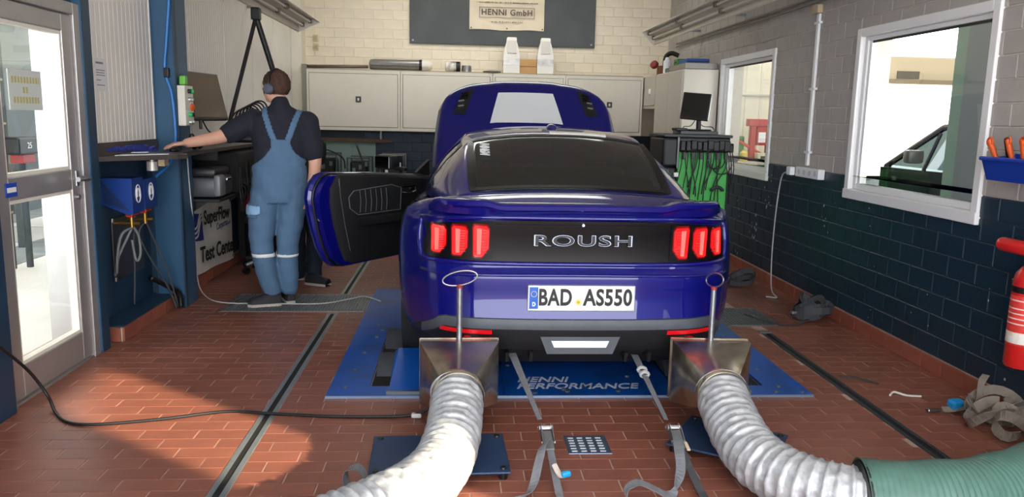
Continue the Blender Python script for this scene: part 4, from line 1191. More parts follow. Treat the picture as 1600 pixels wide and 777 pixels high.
MB().cbox(-.04, .04, -.028, .028, -.022, .022, .012, M=frame_m(Vector((2.60, 3.75, .045)), (1, .2, 0), (0, 1, .2))).build('blue_hook', [mat('blue_plastic_clip', (28, 140, 205), .45)], t)
MB().cbox(2.44, 2.51, 3.73, 3.76, .006, .022, .006).build('strap_buckle', [m_steel], t)
MB().cbox(2.67, 2.71, 3.66, 3.69, .05, .075, .006).build('strap_buckle', [m_steel], t)

# ---------------------------------------------------------------- cables on the floor, litter
o = MB().tube(spline([(-2.10, 3.55, .46), (-2.09, 3.66, .36), (-2.07, 3.82, .20), (-2.02, 3.87, .06), (-1.93, 3.76, .012), (-1.82, 3.65, .009), (-1.68, 3.625, .009), (-1.41, 3.685, .009), (-1.14, 3.78, .009), (-.92, 3.755, .009), (-.60, 3.71, .009), (-.25, 3.705, .012), (-.13, 3.705, .05)], 8), .0075, 8).build('floor_cable', [m_black], None, True)
tag(o, 'black cable looping across the floor from the glass door to the left hose', 'cable')
o = MB().cbox(-.22, -.17, 3.69, 3.72, .004, .026, .006).build('cable_plug', [mat('white_plug', (225, 225, 225), .5)]); tag(o, 'small white connector on the black floor cable beside the left funnel', 'plug')
o = MB().tube(spline([(-2.02, 6.05, 1.15), (-2.03, 6.1, .9), (-2.06, 6.25, .5), (-2.1, 6.40, .13), (-2.02, 6.30, .02), (-1.82, 6.07, .012), (-1.45, 6.03, .014), (-1.06, 6.04, .014), (-.86, 6.2, .014), (-.75, 6.27, .02), (-.6, 6.1, .02)], 8), .005, 8).build('white_cable', [mat('pale_cable', (190, 190, 188), .5)], None, True)
tag(o, 'thin white cable hanging past the banner and crossing the left grating', 'cable')
o = MB().tube(spline([(2.06, 3.96, .004), (2.1, 3.99, .012), (2.15, 3.95, .006), (2.22, 3.93, .008)], 4), .006, 6).build('litter', [mat('white_litter', (225, 222, 214), .6)]); o.location = (.32, .03, .002)
tag(o, 'small white strip of litter on the tiles near the right baseboard', 'litter')
o = MB().ribbon(spline([(2.25, 4.32, .005), (2.32, 4.28, .012), (2.42, 4.18, .006)], 5), (.6, .6, .2), .014).build('dark_strip', [m_webdark]); tag(o, 'thin dark strip lying on the tiles right of the floor rail', 'strip')
# ================================================================== BACK WALL AND RIGHT WALL FURNISHINGS
m_cab = mat('cabinet_cream', (226, 219, 205), .45, var=.02, scale=3)
m_cab_shadow = mat('cabinet_gap', (120, 112, 100), .7)
m_lamp_metal = mat('lamp_white_metal', (214, 206, 192), .45, var=.05)
m_tube = mat('lamp_tube', (226, 222, 212), .3)
# ---------------------------------------------------------------- wall cabinets
def wall_cabinet(x0, x1, label, handle):
    t = thing('hanging_cabinet', label, 'cabinet', ((x0+x1)/2, 10.6, 1.28), 'cream wall cabinets along the back wall')
    MB().box(x0, x1, 10.62, YB-.012, 1.26, 2.035).build('cabinet_body', [m_cab], t)
    fr = MB(); e = .028
    fr.box(x0+.002, x0+e, 10.6, 10.62, 1.26, 2.035); fr.box(x1-e, x1-.002, 10.6, 10.62, 1.26, 2.035); fr.box(x0+e, x1-e, 10.6, 10.62, 1.26, 1.30); fr.box(x0+e, x1-e, 10.6, 10.62, 1.995, 2.035)
    fr.build('cabinet_frame', [m_cab], t)
    MB().box(x0+e, x1-e, 10.612, 10.62, 1.3, 1.995).build('door_gap', [m_cab_shadow], t)
    d = MB().cbox(x0+e+.006, x1-e-.006, 10.597, 10.615, 1.306, 1.989, .004).build('cabinet_door', [m_cab], t)
    if handle is not None:
        hk = MB().cbox(handle-.036, handle+.036, 10.588, 10.597, 1.625, 1.70, .004).build('door_lock', [mat('lock_dark', (70, 68, 64), .4, metal=.5)], d)
        MB().cbox(handle-.012, handle+.012, 10.578, 10.59, 1.645, 1.68, .006).build('lock_knob', [mat('lock_white', (232, 230, 224), .4)], d)
for a, b, l, h in ((-1.985, -.775, 'leftmost cream wall cabinet, behind the man\'s shoulder', -1.318), (-.772, .435, 'second cream wall cabinet from the left, steel tube on top', None),
                   (.438, 1.405, 'third cream wall cabinet from the left, white funnels on top', None), (1.408, 2.452, 'rightmost cream back-wall cabinet, beside the tall cupboard', 2.004)):
    wall_cabinet(a, b, l, h)
o = MB().box(-1.985, 2.45, 10.62, YB-.012, 2.037, 2.05).build('cabinet_top_board', [mat('top_board', (170, 158, 140), .7)]); tag(o, 'thin grey board running along the tops of the back-wall cabinets', 'board')
o = MB().box(-2.05, -1.99, 10.62, YB-.012, 1.25, 2.10).build('filler_panel', [mat('grey_filler', (150, 145, 136), .7)]); tag(o, 'narrow grey filler panel left of the leftmost wall cabinet', 'panel')
# tall cupboard on the right wall
def tall():
    t = thing('tall_cupboard', 'tall cream cupboard standing against the right wall beside the small window', 'cupboard', (2.66, 9.3, 0))
    MB().cbox(2.475, XR-.01, 8.755, 9.955, 0, 2.04, .004).build('cupboard_body', [m_cab], t)
    for (a, b) in ((8.765, 9.35), (9.355, 9.945)):
        MB().cbox(2.457, 2.474, a, b, .08, 2.03, .003).build('cupboard_door', [mat('cupboard_grey', (190, 183, 172), .5, var=.02)], t)
    t2 = thing('overhead_cabinet', 'small cream overhead cabinet in the corner with a white handle', 'cabinet', (2.66, 10.3, 1.64))
    MB().box(2.478, XR-.01, 9.965, YB-.012, 1.62, 2.035).build('cabinet_body', [m_cab], t2)
    d = MB().cbox(2.46, 2.476, 9.975, 10.565, 1.66, 2.03, .003).build('cabinet_door', [mat('cupboard_grey', (190, 183, 172), .5)], t2)
    MB().lathe([(.004, -.045), (.02, -.035), (.022, 0), (.02, .035), (.004, .045)], (2.456, 10.22, 1.83), (0, 0, 1), 12).build('door_handle', [m_white], d, True)
tall()
# ---------------------------------------------------------------- blackboard and company banner
o = MB().cbox(-.676, 1.838, YB-.035, YB-.012, 2.425, 3.42, .01).build('blackboard', [mat('board_slate', (78, 82, 84), .6, var=.14, scale=3)]); tag(o, 'large dark grey board on the back wall behind the banner', 'board')
for (x, z) in ((-.63, 2.47), (1.79, 2.47)): MB().cyl((x, YB-.035, z), (x, YB-.04, z), .012, n=10).build('board_screw', [m_steel], o)
bn = thing('company_banner', 'cream vinyl banner reading HENNI GmbH pinned to the dark board', 'banner', (.63, YB-.04, 2.63))
rows = []
for j in range(14):
    z = 2.63+(3.42-2.63)*j/13
    rows.append([Vector((.125+1.008*i/28, YB-.052-.008*math.sin(i*.9+j*.7)-.006*math.sin(j*1.3), z+.006*math.sin(i*.35))) for i in range(29)])
MB().grid(rows).build('banner_sheet', [mat('banner_vinyl', (228, 212, 186), .5, var=.05, scale=4)], bn, True)
m_ink = mat('banner_ink', (88, 78, 68), .7)
BM = Matrix.Translation((.628, YB-.075, 0)) @ Matrix.Rotation(PI/2, 4, 'X')
text('banner_lettering', 'HENNI GmbH', BM @ Matrix.Translation((0, 2.855, 0)), .075, m_ink, bn, wscale=.98, bold=.002, spacing=1.12)
m_ink2 = mat('banner_ink_pale', (150, 138, 124), .7); rnd = random.Random(21)
for (z, x0, x1, h, mt) in ((2.735, .42, .84, .02, m_ink2), (2.985, .22, 1.04, .014, m_ink), (3.05, .45, .80, .02, m_ink)):
    pm = MB(); x = x0
    while x < x1: w = rnd.uniform(.008, .02); pm.box(x, x+w, YB-.0755, YB-.0745, z-h/2, z+h/2*rnd.uniform(.3, 1)); x += w+rnd.choice((.004, .004, .005, .014))
    pm.build('banner_small_print', [mt], bn)['kind'] = 'stuff'
fr = MB()
for (a, b, c, d) in ((.255, 1.0, 2.785, 2.791), (.255, 1.0, 2.918, 2.924), (.255, .261, 2.785, 2.924), (.994, 1.0, 2.785, 2.924)): fr.box(a, b, YB-.078, YB-.074, c, d)
fr.build('banner_frame_print', [m_ink], bn)
for x in (.15, .63, 1.11): MB().cyl((x, YB-.072, 2.652), (x, YB-.062, 2.652), .009, n=8).build('banner_eyelet', [mat('eyelet_brown', (70, 56, 44), .4, metal=.6)], bn)
# ---------------------------------------------------------------- things on top of the cabinets (top at 2.05)
ZT0 = 2.05
t = thing('muffler', 'long brushed steel muffler tube with a white end lying on the wall cabinets', 'muffler', (-.77, 10.74, ZT0))
MB().lathe([(.03, 0), (.062, .012), (.072, .05), (.072, .655), (.074, .66)], (-1.19, 10.74, ZT0+.075), (1, 0, 0), 24).build('muffler_tube', [m_steel], t, 40)
MB().lathe([(.074, 0), (.074, .035), (.072, .036)], (-.532, 10.74, ZT0+.075), (1, 0, 0), 24).build('muffler_band', [m_black], t, 40)
MB().lathe([(.07, 0), (.07, .07), (.06, .11), (.03, .135)], (-.497, 10.74, ZT0+.075), (1, 0, 0), 24).build('muffler_end', [mat('ceramic_white', (232, 224, 212), .6, var=.05)], t, 40)
o = MB().tube([(-2.0, 10.72, ZT0+.025), (-1.2, 10.72, ZT0+.04)], .022, 10).build('steel_pipe', [mat('dull_pipe', (120, 108, 96), .5, metal=.6)], None, True); tag(o, 'thin dull pipe left of the muffler tube on the cabinets', 'pipe')
t = thing('turbo_pipe', 'black and white patterned pipe piece beside the small tin', 'pipe', (-.09, 10.74, ZT0))
MB().lathe([(.05, 0), (.068, .015), (.068, .14), (.055, .155)], (-.19, 10.74, ZT0+.068), (1, 0, 0), 20).build('pipe_sleeve', [mat('camo_pattern', (225, 220, 212), .5, var=.1, dirt=(24, 22, 22), dscale=9)], t, 40)
MB().lathe([(.069, 0), (.069, .05), (.05, .055)], (-.045, 10.74, ZT0+.068), (1, 0, 0), 20).build('pipe_band', [m_black], t, 40)
o = MB().lathe([(.05, 0), (.064, .004), (.064, .07), (.06, .078), (.06, .084), (.02, .084)], (.093, 10.7, ZT0), n=20).build('tin_can', [m_steel], None, 40); tag(o, 'small round steel tin on the cabinets between pipe and funnel', 'tin')
o = MB().lathe([(.09, 0), (.12, .004), (.12, .018), (.08, .024), (.02, .024)], (.43, 10.7, ZT0), n=24).build('round_tin', [mat('dull_tin', (110, 104, 98), .4, metal=.7)], None, 40); tag(o, 'flat dark round tin on the cabinets left of the white funnels', 'tin')
def air_funnel(x, label):
    t = thing('air_funnel', label, 'funnel', (x, 10.74, ZT0), 'white funnels on the cabinets')
    def ring(w, d, z): return [Vector((x+w*(1 if k in (0, 3) else -1)*1.0, 10.74+d*(1 if k < 2 else -1), ZT0+z)) for k in range(4)]
    mb = MB().grid([ring(.108, .08, 0), ring(.108, .08, .105)], 0, True); mb.f.append((0, 1, 2, 3)); mb.mi.append(0); mb.build('funnel_base', [mat('funnel_white', (236, 232, 226), .4)], t)
    MB().grid([ring(.11, .082, .105), ring(.11, .082, .19)], 0, True).build('funnel_band', [mat('aluminium_tape', (150, 146, 142), .3, metal=.9, var=.25, scale=14)], t)
    mb = MB().grid([ring(.108, .08, .19), ring(.106, .078, .24), ring(.085, .065, .35), ring(.066, .055, .41), ring(.064, .055, .455), ring(.055, .05, .466)], 0, True)
    mb.f.append(tuple(range(20, 24))); mb.mi.append(0); mb.build('funnel_neck', [mat('funnel_white', (236, 232, 226), .4)], t, 30)
    MB().box(x-.06, x+.06, 10.652, 10.66, ZT0+.26, ZT0+.42).build('funnel_panel', [mat('funnel_shade', (218, 212, 204), .5)], t)
air_funnel(.685, 'white bottle-shaped air funnel left of the cardboard box on the cabinets')
air_funnel(1.135, 'white bottle-shaped air funnel right of the cardboard box on the cabinets')
o = MB().cbox(.797, 1.02, 10.66, 10.82, ZT0, ZT0+.185, .004).build('cardboard_box', [mat('cardboard', (196, 152, 100), .8, var=.05)]); tag(o, 'small brown cardboard box between the two white funnels', 'box')
MB().box(.797, 1.02, 10.655, 10.66, ZT0+.09, ZT0+.095).build('box_seam', [mat('cardboard_dark', (150, 110, 70), .8)], o)
# on the tall cupboard (top 2.04)
ZC2 = 2.04
t = thing('metal_tray', 'grey metal tray with pipes along the top of the tall cupboard', 'tray', (2.66, 9.1, ZC2))
tr = MB(); tr.box(2.50, 2.86, 8.8, 9.5, ZC2, ZC2+.01); tr.box(2.50, 2.51, 8.8, 9.5, ZC2, ZC2+.07); tr.box(2.85, 2.86, 8.8, 9.5, ZC2, ZC2+.07); tr.box(2.51, 2.85, 8.8, 8.81, ZC2, ZC2+.07); tr.box(2.51, 2.85, 9.49, 9.5, ZC2, ZC2+.07)
tr.build('tray_body', [mat('tray_grey', (150, 146, 142), .4, metal=.6)], t)
for i in range(3): MB().cyl((2.50, 9.52+.07*i, ZC2+.03), (2.62, 9.52+.07*i, ZC2+.03), .028, n=12).build('pipe_stub', [m_zinc], t)
o = MB().cbox(2.54, 2.80, 8.9, 9.25, ZC2+.072, ZC2+.125, .01).build('blue_case', [mat('case_blue', (28, 84, 160), .5)]); tag(o, 'flat blue plastic case on the tray atop the tall cupboard', 'case')
MB().cbox(2.55, 2.79, 8.895, 8.905, ZC2+.09, ZC2+.10, .002).build('case_seam', [m_black], o)
o = MB().cbox(2.54, 2.68, 9.28, 9.46, ZC2+.072, ZC2+.15, .012).build('green_case', [mat('case_green', (60, 130, 60), .5)]); tag(o, 'small green case behind the blue case on the tall cupboard', 'case')
MB().cbox(2.535, 2.545, 9.33, 9.41, ZC2+.10, ZC2+.12, .004).build('case_latch', [m_black], o)
o = MB().lathe([(.04, 0), (.045, .005), (.045, .15), (.03, .16), (.02, .19), (.008, .195)], (2.53, 9.72, ZC2), n=16).build('white_canister', [m_white], None, 40); tag(o, 'white canister standing on the tall cupboard beside the tray', 'canister')
o = MB().tube(spline([(2.54, 9.86, ZC2+.03), (2.54, 9.84, ZC2+.2), (2.60, 9.80, ZC2+.25), (2.68, 9.76, ZC2+.22)], 6), .028, 10).build('black_hose_bend', [m_black], None, True); tag(o, 'black bent rubber hose piece behind the white canister', 'hose')
t = thing('brown_carton', 'small brown carton with a red cap roll on the corner cabinet', 'carton', (2.55, 10.05, 2.035))
MB().cbox(2.50, 2.60, 9.98, 10.1, 2.035, 2.15, .004).build('carton_body', [mat('carton_brown', (140, 92, 60), .8)], t)
MB().lathe([(.045, 0), (.052, .01), (.052, .05), (.03, .06)], (2.47, 10.05, 2.15), (-.7, -.5, .5), 14).build('red_roll', [mat('roll_red', (130, 34, 34), .6)], t, 40)
# ---------------------------------------------------------------- switches, pale panel and shop machines below the cabinets
for z, lb in ((2.459, 'upper small yellowed switch box on the back wall near the left corner'), (2.342, 'lower small cream switch box on the back wall near the left corner')):
    o = MB().cbox(-1.955, -1.885, YB-.035, YB-.01, z-.045, z+.045, .006).build('light_switch', [mat('switch_cream', (206, 196, 160), .5)]); tag(o, lb, 'switch')
    MB().cbox(-1.94, -1.90, YB-.042, YB-.035, z-.025, z+.025, .004).build('switch_rocker', [mat('switch_inner', (186, 172, 130), .5)], o)
o = MB().box(-2.02, -1.14, YB-.02, YB-.012, .55, 1.105).build('pale_board', [mat('pale_green_board', (188, 216, 202), .5)]); tag(o, 'pale green board fixed on the back wall behind the machines', 'board')
for x in (-1.77, -1.45): MB().box(x-.002, x+.002, YB-.0215, YB-.02, .55, 1.105).build('board_joint', [mat('board_joint', (140, 165, 152), .6)], o)
t = thing('workbench', 'dark workbench along the back wall under the wall cabinets', 'workbench', (-1.0, 10.6, 0))
MB().cbox(-2.0, 1.2, 10.3, YB-.03, .64, .68, .004).build('bench_top', [mat('bench_dark', (52, 48, 46), .6)], t)
for x in (-1.9, -.6, 1.1):
    for y in (10.36, 10.9): MB().box(x-.03, x+.03, y-.03, y+.03, 0, .64).build('bench_leg', [m_blue_dark], t)
o = MB().prism([(-1.95, 1.165), (-1.0, 1.145), (-.88, 1.125), (-1.0, 1.10), (-1.95, 1.115)], .2, Matrix(((1, 0, 0, 0), (0, 0, 1, 10.6), (0, 1, 0, 0), (0, 0, 0, 1)))).build('wooden_plank', [mat('old_wood', (84, 66, 52), .8, var=.15)]); tag(o, 'long dark wooden plank hung under the leftmost wall cabinets', 'plank')
MB().box(-1.9, -1.88, 10.7, 10.72, 1.16, 1.26).box(-1.05, -1.03, 10.7, 10.72, 1.14, 1.26).build('plank_hanger', [m_zinc], o)['kind'] = 'stuff'
def machine(x0, x1, h, label, style):
    t = thing('shop_machine', label, 'machine', ((x0+x1)/2, 10.55, .68), 'machines on the back workbench')
    c = (x0+x1)/2; w = x1-x0
    MB().cbox(x0+.05, x1-.05, 10.4, 10.75, .68, .68+h*.78, .02).build('machine_body', [m_black], t)
    fr = MB()
    P = [(x0+.02, 10.38, .68), (x0+.02, 10.38, .68+h), (x1-.02, 10.38, .68+h), (x1-.02, 10.38, .68)]
    mt = m_steel if style == 'steel' else mat('frame_grey', (120, 130, 138), .4, metal=.5)
    for y in (10.38, 10.78):
        for x in (x0+.02, x1-.02): MB().cyl((x, y, .68), (x, y, .68+h), .011, n=8).build('frame_post', [mt], t)
        MB().cyl((x0+.01, y, .68+h), (x1-.01, y, .68+h), .011, n=8).build('frame_rail', [mt], t)
    if style == 'cable': MB().tube(spline([(x0+.03, 10.37, .68+h), (c, 10.36, .68+h+.07), (x1+.05, 10.37, .68+h-.03), (x1+.09, 10.37, .68+h-.18)], 6), .009, 6).build('machine_cable', [m_black], t, True)
    if style == 'lever': MB().cyl((c+.06, 10.37, .68+h-.05), (c-.02, 10.37, .68+h+.17), .012, n=8).build('machine_lever', [mat('lever_olive', (60, 66, 56), .6)], t)
    for i in range(3): MB().cbox(x0+.08+i*w*.25, x0+.08+i*w*.25+.04, 10.39, 10.4, .72+.04*i, .78+.04*i, .004).build('machine_dial', [mt], t)
machine(-1.95, -1.56, .27, 'black machine with a hanging cable, leftmost on the back workbench', 'cable')
machine(-1.46, -1.14, .23, 'black machine with an upright lever on the back workbench', 'lever')
machine(-1.04, -.70, .27, 'black machine in a shiny tubular frame, rightmost on the back workbench', 'steel')

# ---------------------------------------------------------------- fluorescent fittings along both walls
def strip_light(xi, zi, xo, zo, y0, y1, label, side):
    """xi,zi inner (room) edge; xo,zo wall edge of the open reflector"""
    t = thing('strip_light', label, 'strip light', (xi, (y0+y1)/2, 0), 'strip lights along the side walls')
    a = Vector((xi, 0, zi)); b = Vector((xo, 0, zo)); d = (b-a).normalized(); n = Vector((-d.z, 0, d.x))
    if n.z < 0: n = -n       # n points up/back
    A = lambda s, u: a+(b-a)*s+n*u
    prof = [A(0, 0), A(.06, .0), A(.16, .06), A(.84, .06), A(.94, 0), A(1, 0), A(1, .012), A(.86, .075), A(.14, .075), A(0, .012)]
    rows = [[p+Vector((0, y, 0)) for p in prof] for y in (y0, y1)]
    mb = MB().grid(rows, 0, True); mb.build('light_housing', [m_lamp_metal], t)
    for y in (y0, y1):
        MB().prism([(-.005, -.004), ((b-a).length+.005, -.004), ((b-a).length*.88, .08), ((b-a).length*.12, .08)], .012, frame_m(a+Vector((0, y, 0)), d, n)).build('end_cap', [m_lamp_metal], t)
    for s in (.32, .66):
        y = y1-.1
        while y > y0+.3:
            l = 1.2; p0 = A(s, .034)+Vector((0, y, 0)); p1 = A(s, .034)+Vector((0, max(y-l, y0+.05), 0))
            MB().cyl(p0, p1, .013, n=10).build('light_tube', [m_tube], t, 40)
            for yy in (y+.02, max(y-l, y0+.05)-.02): MB().cbox(-.02, .02, -.015, .015, -.02, .025, .004, M=Matrix.Translation(A(s, .034)+Vector((0, yy, 0)))).build('tube_holder', [mat('holder_dark', (120, 108, 92), .5)], t)
            y -= l+.08
    y = y0+.4
    while y < y1:
        w = A(.5, .075)+Vector((0, y, 0)); wx = XL if side < 0 else XR
        MB().box(min(w.x, wx+.004 if side < 0 else wx-.018), max(w.x, wx+.004 if side < 0 else wx-.018), y-.015, y+.015, w.z, w.z+.025).build('wall_bracket', [m_zinc], t); y += 1.5
    return t
strip_light(-1.63, 2.52, -1.885, 2.40, 5.2, 9.6, 'long open strip light over the left wall above the man', -1)
strip_light(2.245, 2.545, 2.40, 2.39, 4.6, 9.9, 'long tilted strip light along the right wall above the windows', 1)
o = MB().cyl((XR-.03, 5.2, 2.47), (XR-.03, 10.5, 2.47), .012, n=8).cyl((XR-.03, 5.2, 2.43), (XR-.03, 10.5, 2.43), .009, n=8).build('twin_pipe', [mat('pipe_paint', (120, 112, 102), .5)], None, 40); tag(o, 'twin thin painted pipes along the right wall behind the strip light', 'pipe'); o['kind'] = 'stuff'
# conduit and socket strip
t = thing('cable_conduit', 'white vertical cable conduit on the right wall between the windows', 'conduit', (XR-.02, 6.34, 1.12))
MB().cbox(XR-.022, XR-.0, 6.318, 6.362, 1.13, 2.34, .005).build('conduit_channel', [m_white], t)
for z in (1.24, 1.75, 2.27): MB().cbox(XR-.026, XR, 6.29, 6.39, z-.01, z+.01, .003).build('conduit_clip', [m_white], t)
MB().cbox(XR-.05, XR-.002, 6.29, 6.40, 2.34, 2.41, .01).build('junction_box', [mat('junction_beige', (190, 172, 140), .6)], t)
t = thing('socket_strip', 'white socket strip on the painted line under the conduit', 'socket strip', (XR-.03, 6.3, 1.07))
b = MB().cbox(XR-.055, XR, 6.03, 6.46, 1.035, 1.115, .006).build('strip_body', [m_white], t)
for i in range(4): MB().cyl((XR-.056, 6.09+.1*i, 1.075), (XR-.052, 6.09+.1*i, 1.075), .022, n=14).build('socket', [mat('socket_grey', (205, 205, 205), .5)], b)
MB().cbox(XR-.10, XR-.055, 6.46, 6.54, 1.04, 1.11, .008).build('adapter_plug', [m_white], t)
o = MB().tube(spline([(2.79, 6.56, 1.06), (2.79, 6.66, 1.0), (2.79, 6.72, .7), (2.80, 6.76, .35), (2.80, 6.74, .12), (2.74, 6.55, .02), (2.70, 6.35, .012), (2.62, 6.38, .012)], 7), .006, 8).build('hanging_wire', [mat('pale_cable', (190, 190, 188), .5)], None, True); tag(o, 'thin pale cable hanging down the dark wall from the socket strip', 'cable')
# ---------------------------------------------------------------- fire extinguisher, tool bin
m_red = mat('extinguisher_red', (196, 30, 28), .32, coat=.4)
t = thing('fire_extinguisher', 'red fire extinguisher hanging on the dark right wall at the picture edge', 'fire extinguisher', (2.79, 3.70, .30))
c = (2.785, 3.69, .30)
MB().lathe([(.05, 0), (.068, .006), (.074, .02), (.074, .43), (.066, .47), (.04, .505), (.024, .515), (.024, .53)], c, n=28).build('cylinder', [m_red], t, 40)
MB().lathe([(.0745, .12), (.0752, .121), (.0752, .365), (.0745, .366)], c, n=28).build('label_band', [mat('extinguisher_label', (214, 60, 54), .5, var=.2, scale=40)], t, 40)
MB().lathe([(.0755, .13), (.0758, .131), (.0758, .185), (.0755, .186)], c, n=28).build('white_label', [mat('label_white', (225, 220, 214), .5, dirt=(205, 170, 60), dscale=14)], t, 40)
MB().lathe([(.0745, .38), (.0765, .381), (.0765, .41), (.0745, .411)], c, n=28).build('holder_band', [m_black], t, 40)
MB().cbox(2.765, 2.805, 3.67, 3.71, .83, .88, .006).build('valve', [m_steel], t)
hn = MB().lathe([(.012, -.05), (.03, -.02), (.036, 0), (.036, .15), (.03, .165)], (2.785, 3.72, .885), (-.25, 1, .05), 18); hn.build('discharge_horn', [m_red], t, 40)
MB().cbox(2.75, 2.80, 3.55, 3.70, .90, .915, .005).build('lever', [m_black], t)
for k, w in ((.30, .045), (.275, .05), (.25, .04), (.225, .05), (.34, .03)):
    MB().lathe([(.0756, 0), (.0756, .006)], (c[0], c[1], c[2]+k), n=28).build('label_print', [mat('label_print', (236, 200, 194), .6)], t, 40)
MB().box(XR-.02, XR-.014, 3.66, 3.72, .5, .9).build('wall_bracket', [m_zinc], t)
t.location.y -= .11
m_bin = mat('bin_blue', (24, 62, 168), .42)
t = thing('tool_bin', 'blue plastic wall bin at the right picture edge holding tools', 'bin', (2.80, 3.85, 1.2))
bn_ = MB(); y0, y1 = 3.35, 3.90
M = Matrix(((0, 0, 1, 0), (1, 0, 0, 0), (0, 1, 0, 0), (0, 0, 0, 1)))
def bin_side(y): return [(2.865, 1.21, y), (2.72, 1.21, y), (2.68, 1.31, y), (2.865, 1.33, y)]
bn_.box(2.72, 2.868, y0, y1, 1.205, 1.213); bn_.box(2.86, 2.868, y0, y1, 1.205, 1.34)
bn_.add([(2.72, y0, 1.205), (2.72, y1, 1.205), (2.68, y1, 1.315), (2.68, y0, 1.315), (2.728, y0, 1.205), (2.728, y1, 1.205), (2.688, y1, 1.315), (2.688, y0, 1.315)], [(0, 1, 2, 3), (4, 7, 6, 5), (3, 2, 6, 7)])
for y in (y0, y1-.008): bn_.add([(2.72, y, 1.205), (2.868, y, 1.205), (2.868, y, 1.335), (2.68, y, 1.315), (2.72, y+.008, 1.205), (2.868, y+.008, 1.205), (2.868, y+.008, 1.335), (2.68, y+.008, 1.315)], [(0, 1, 2, 3), (4, 7, 6, 5), (0, 3, 7, 4), (2, 6, 7, 3)])
bn_.build('bin_body', [m_bin], t); MB().cbox(2.668, 2.70, y0-.005, y1+.005, 1.305, 1.325, .006).build('bin_rim', [m_bin], t)
m_or = mat('tool_orange', (226, 92, 30), .45)
for i, (y, ang, mt, lb) in enumerate(((3.86, .35, m_or, 'orange-handled tool farthest along the blue bin'), (3.81, -.1, m_black, 'black pliers standing in the blue bin'), (3.76, .15, m_or, 'orange-handled tool in the middle of the blue bin'), (3.70, -.1, m_or, 'orange-handled tool nearest the picture edge in the blue bin'))):
    t2 = thing('hand_tool', lb, 'hand tool', (2.78, y, 1.22), 'tools in the blue bin')
    d = Vector((-.25, ang, 1)).normalized(); p = Vector((2.78, y, 1.215))
    MB().cyl(p, p+d*.1, .008, n=8).build('tool_shaft', [m_steel], t2, 40)
    MB().cyl(p+d*.1, p+d*.21, .012, .016, n=10).build('tool_handle', [mt], t2, 40)
    MB().tube([p+d*.2+Vector((0, .02*math.cos(a), .02*math.sin(a))) for a in [2*PI*k/12 for k in range(12)]], .006, 6, closed=True).build('tool_ring', [m_steel if i == 1 else mt], t2, True)

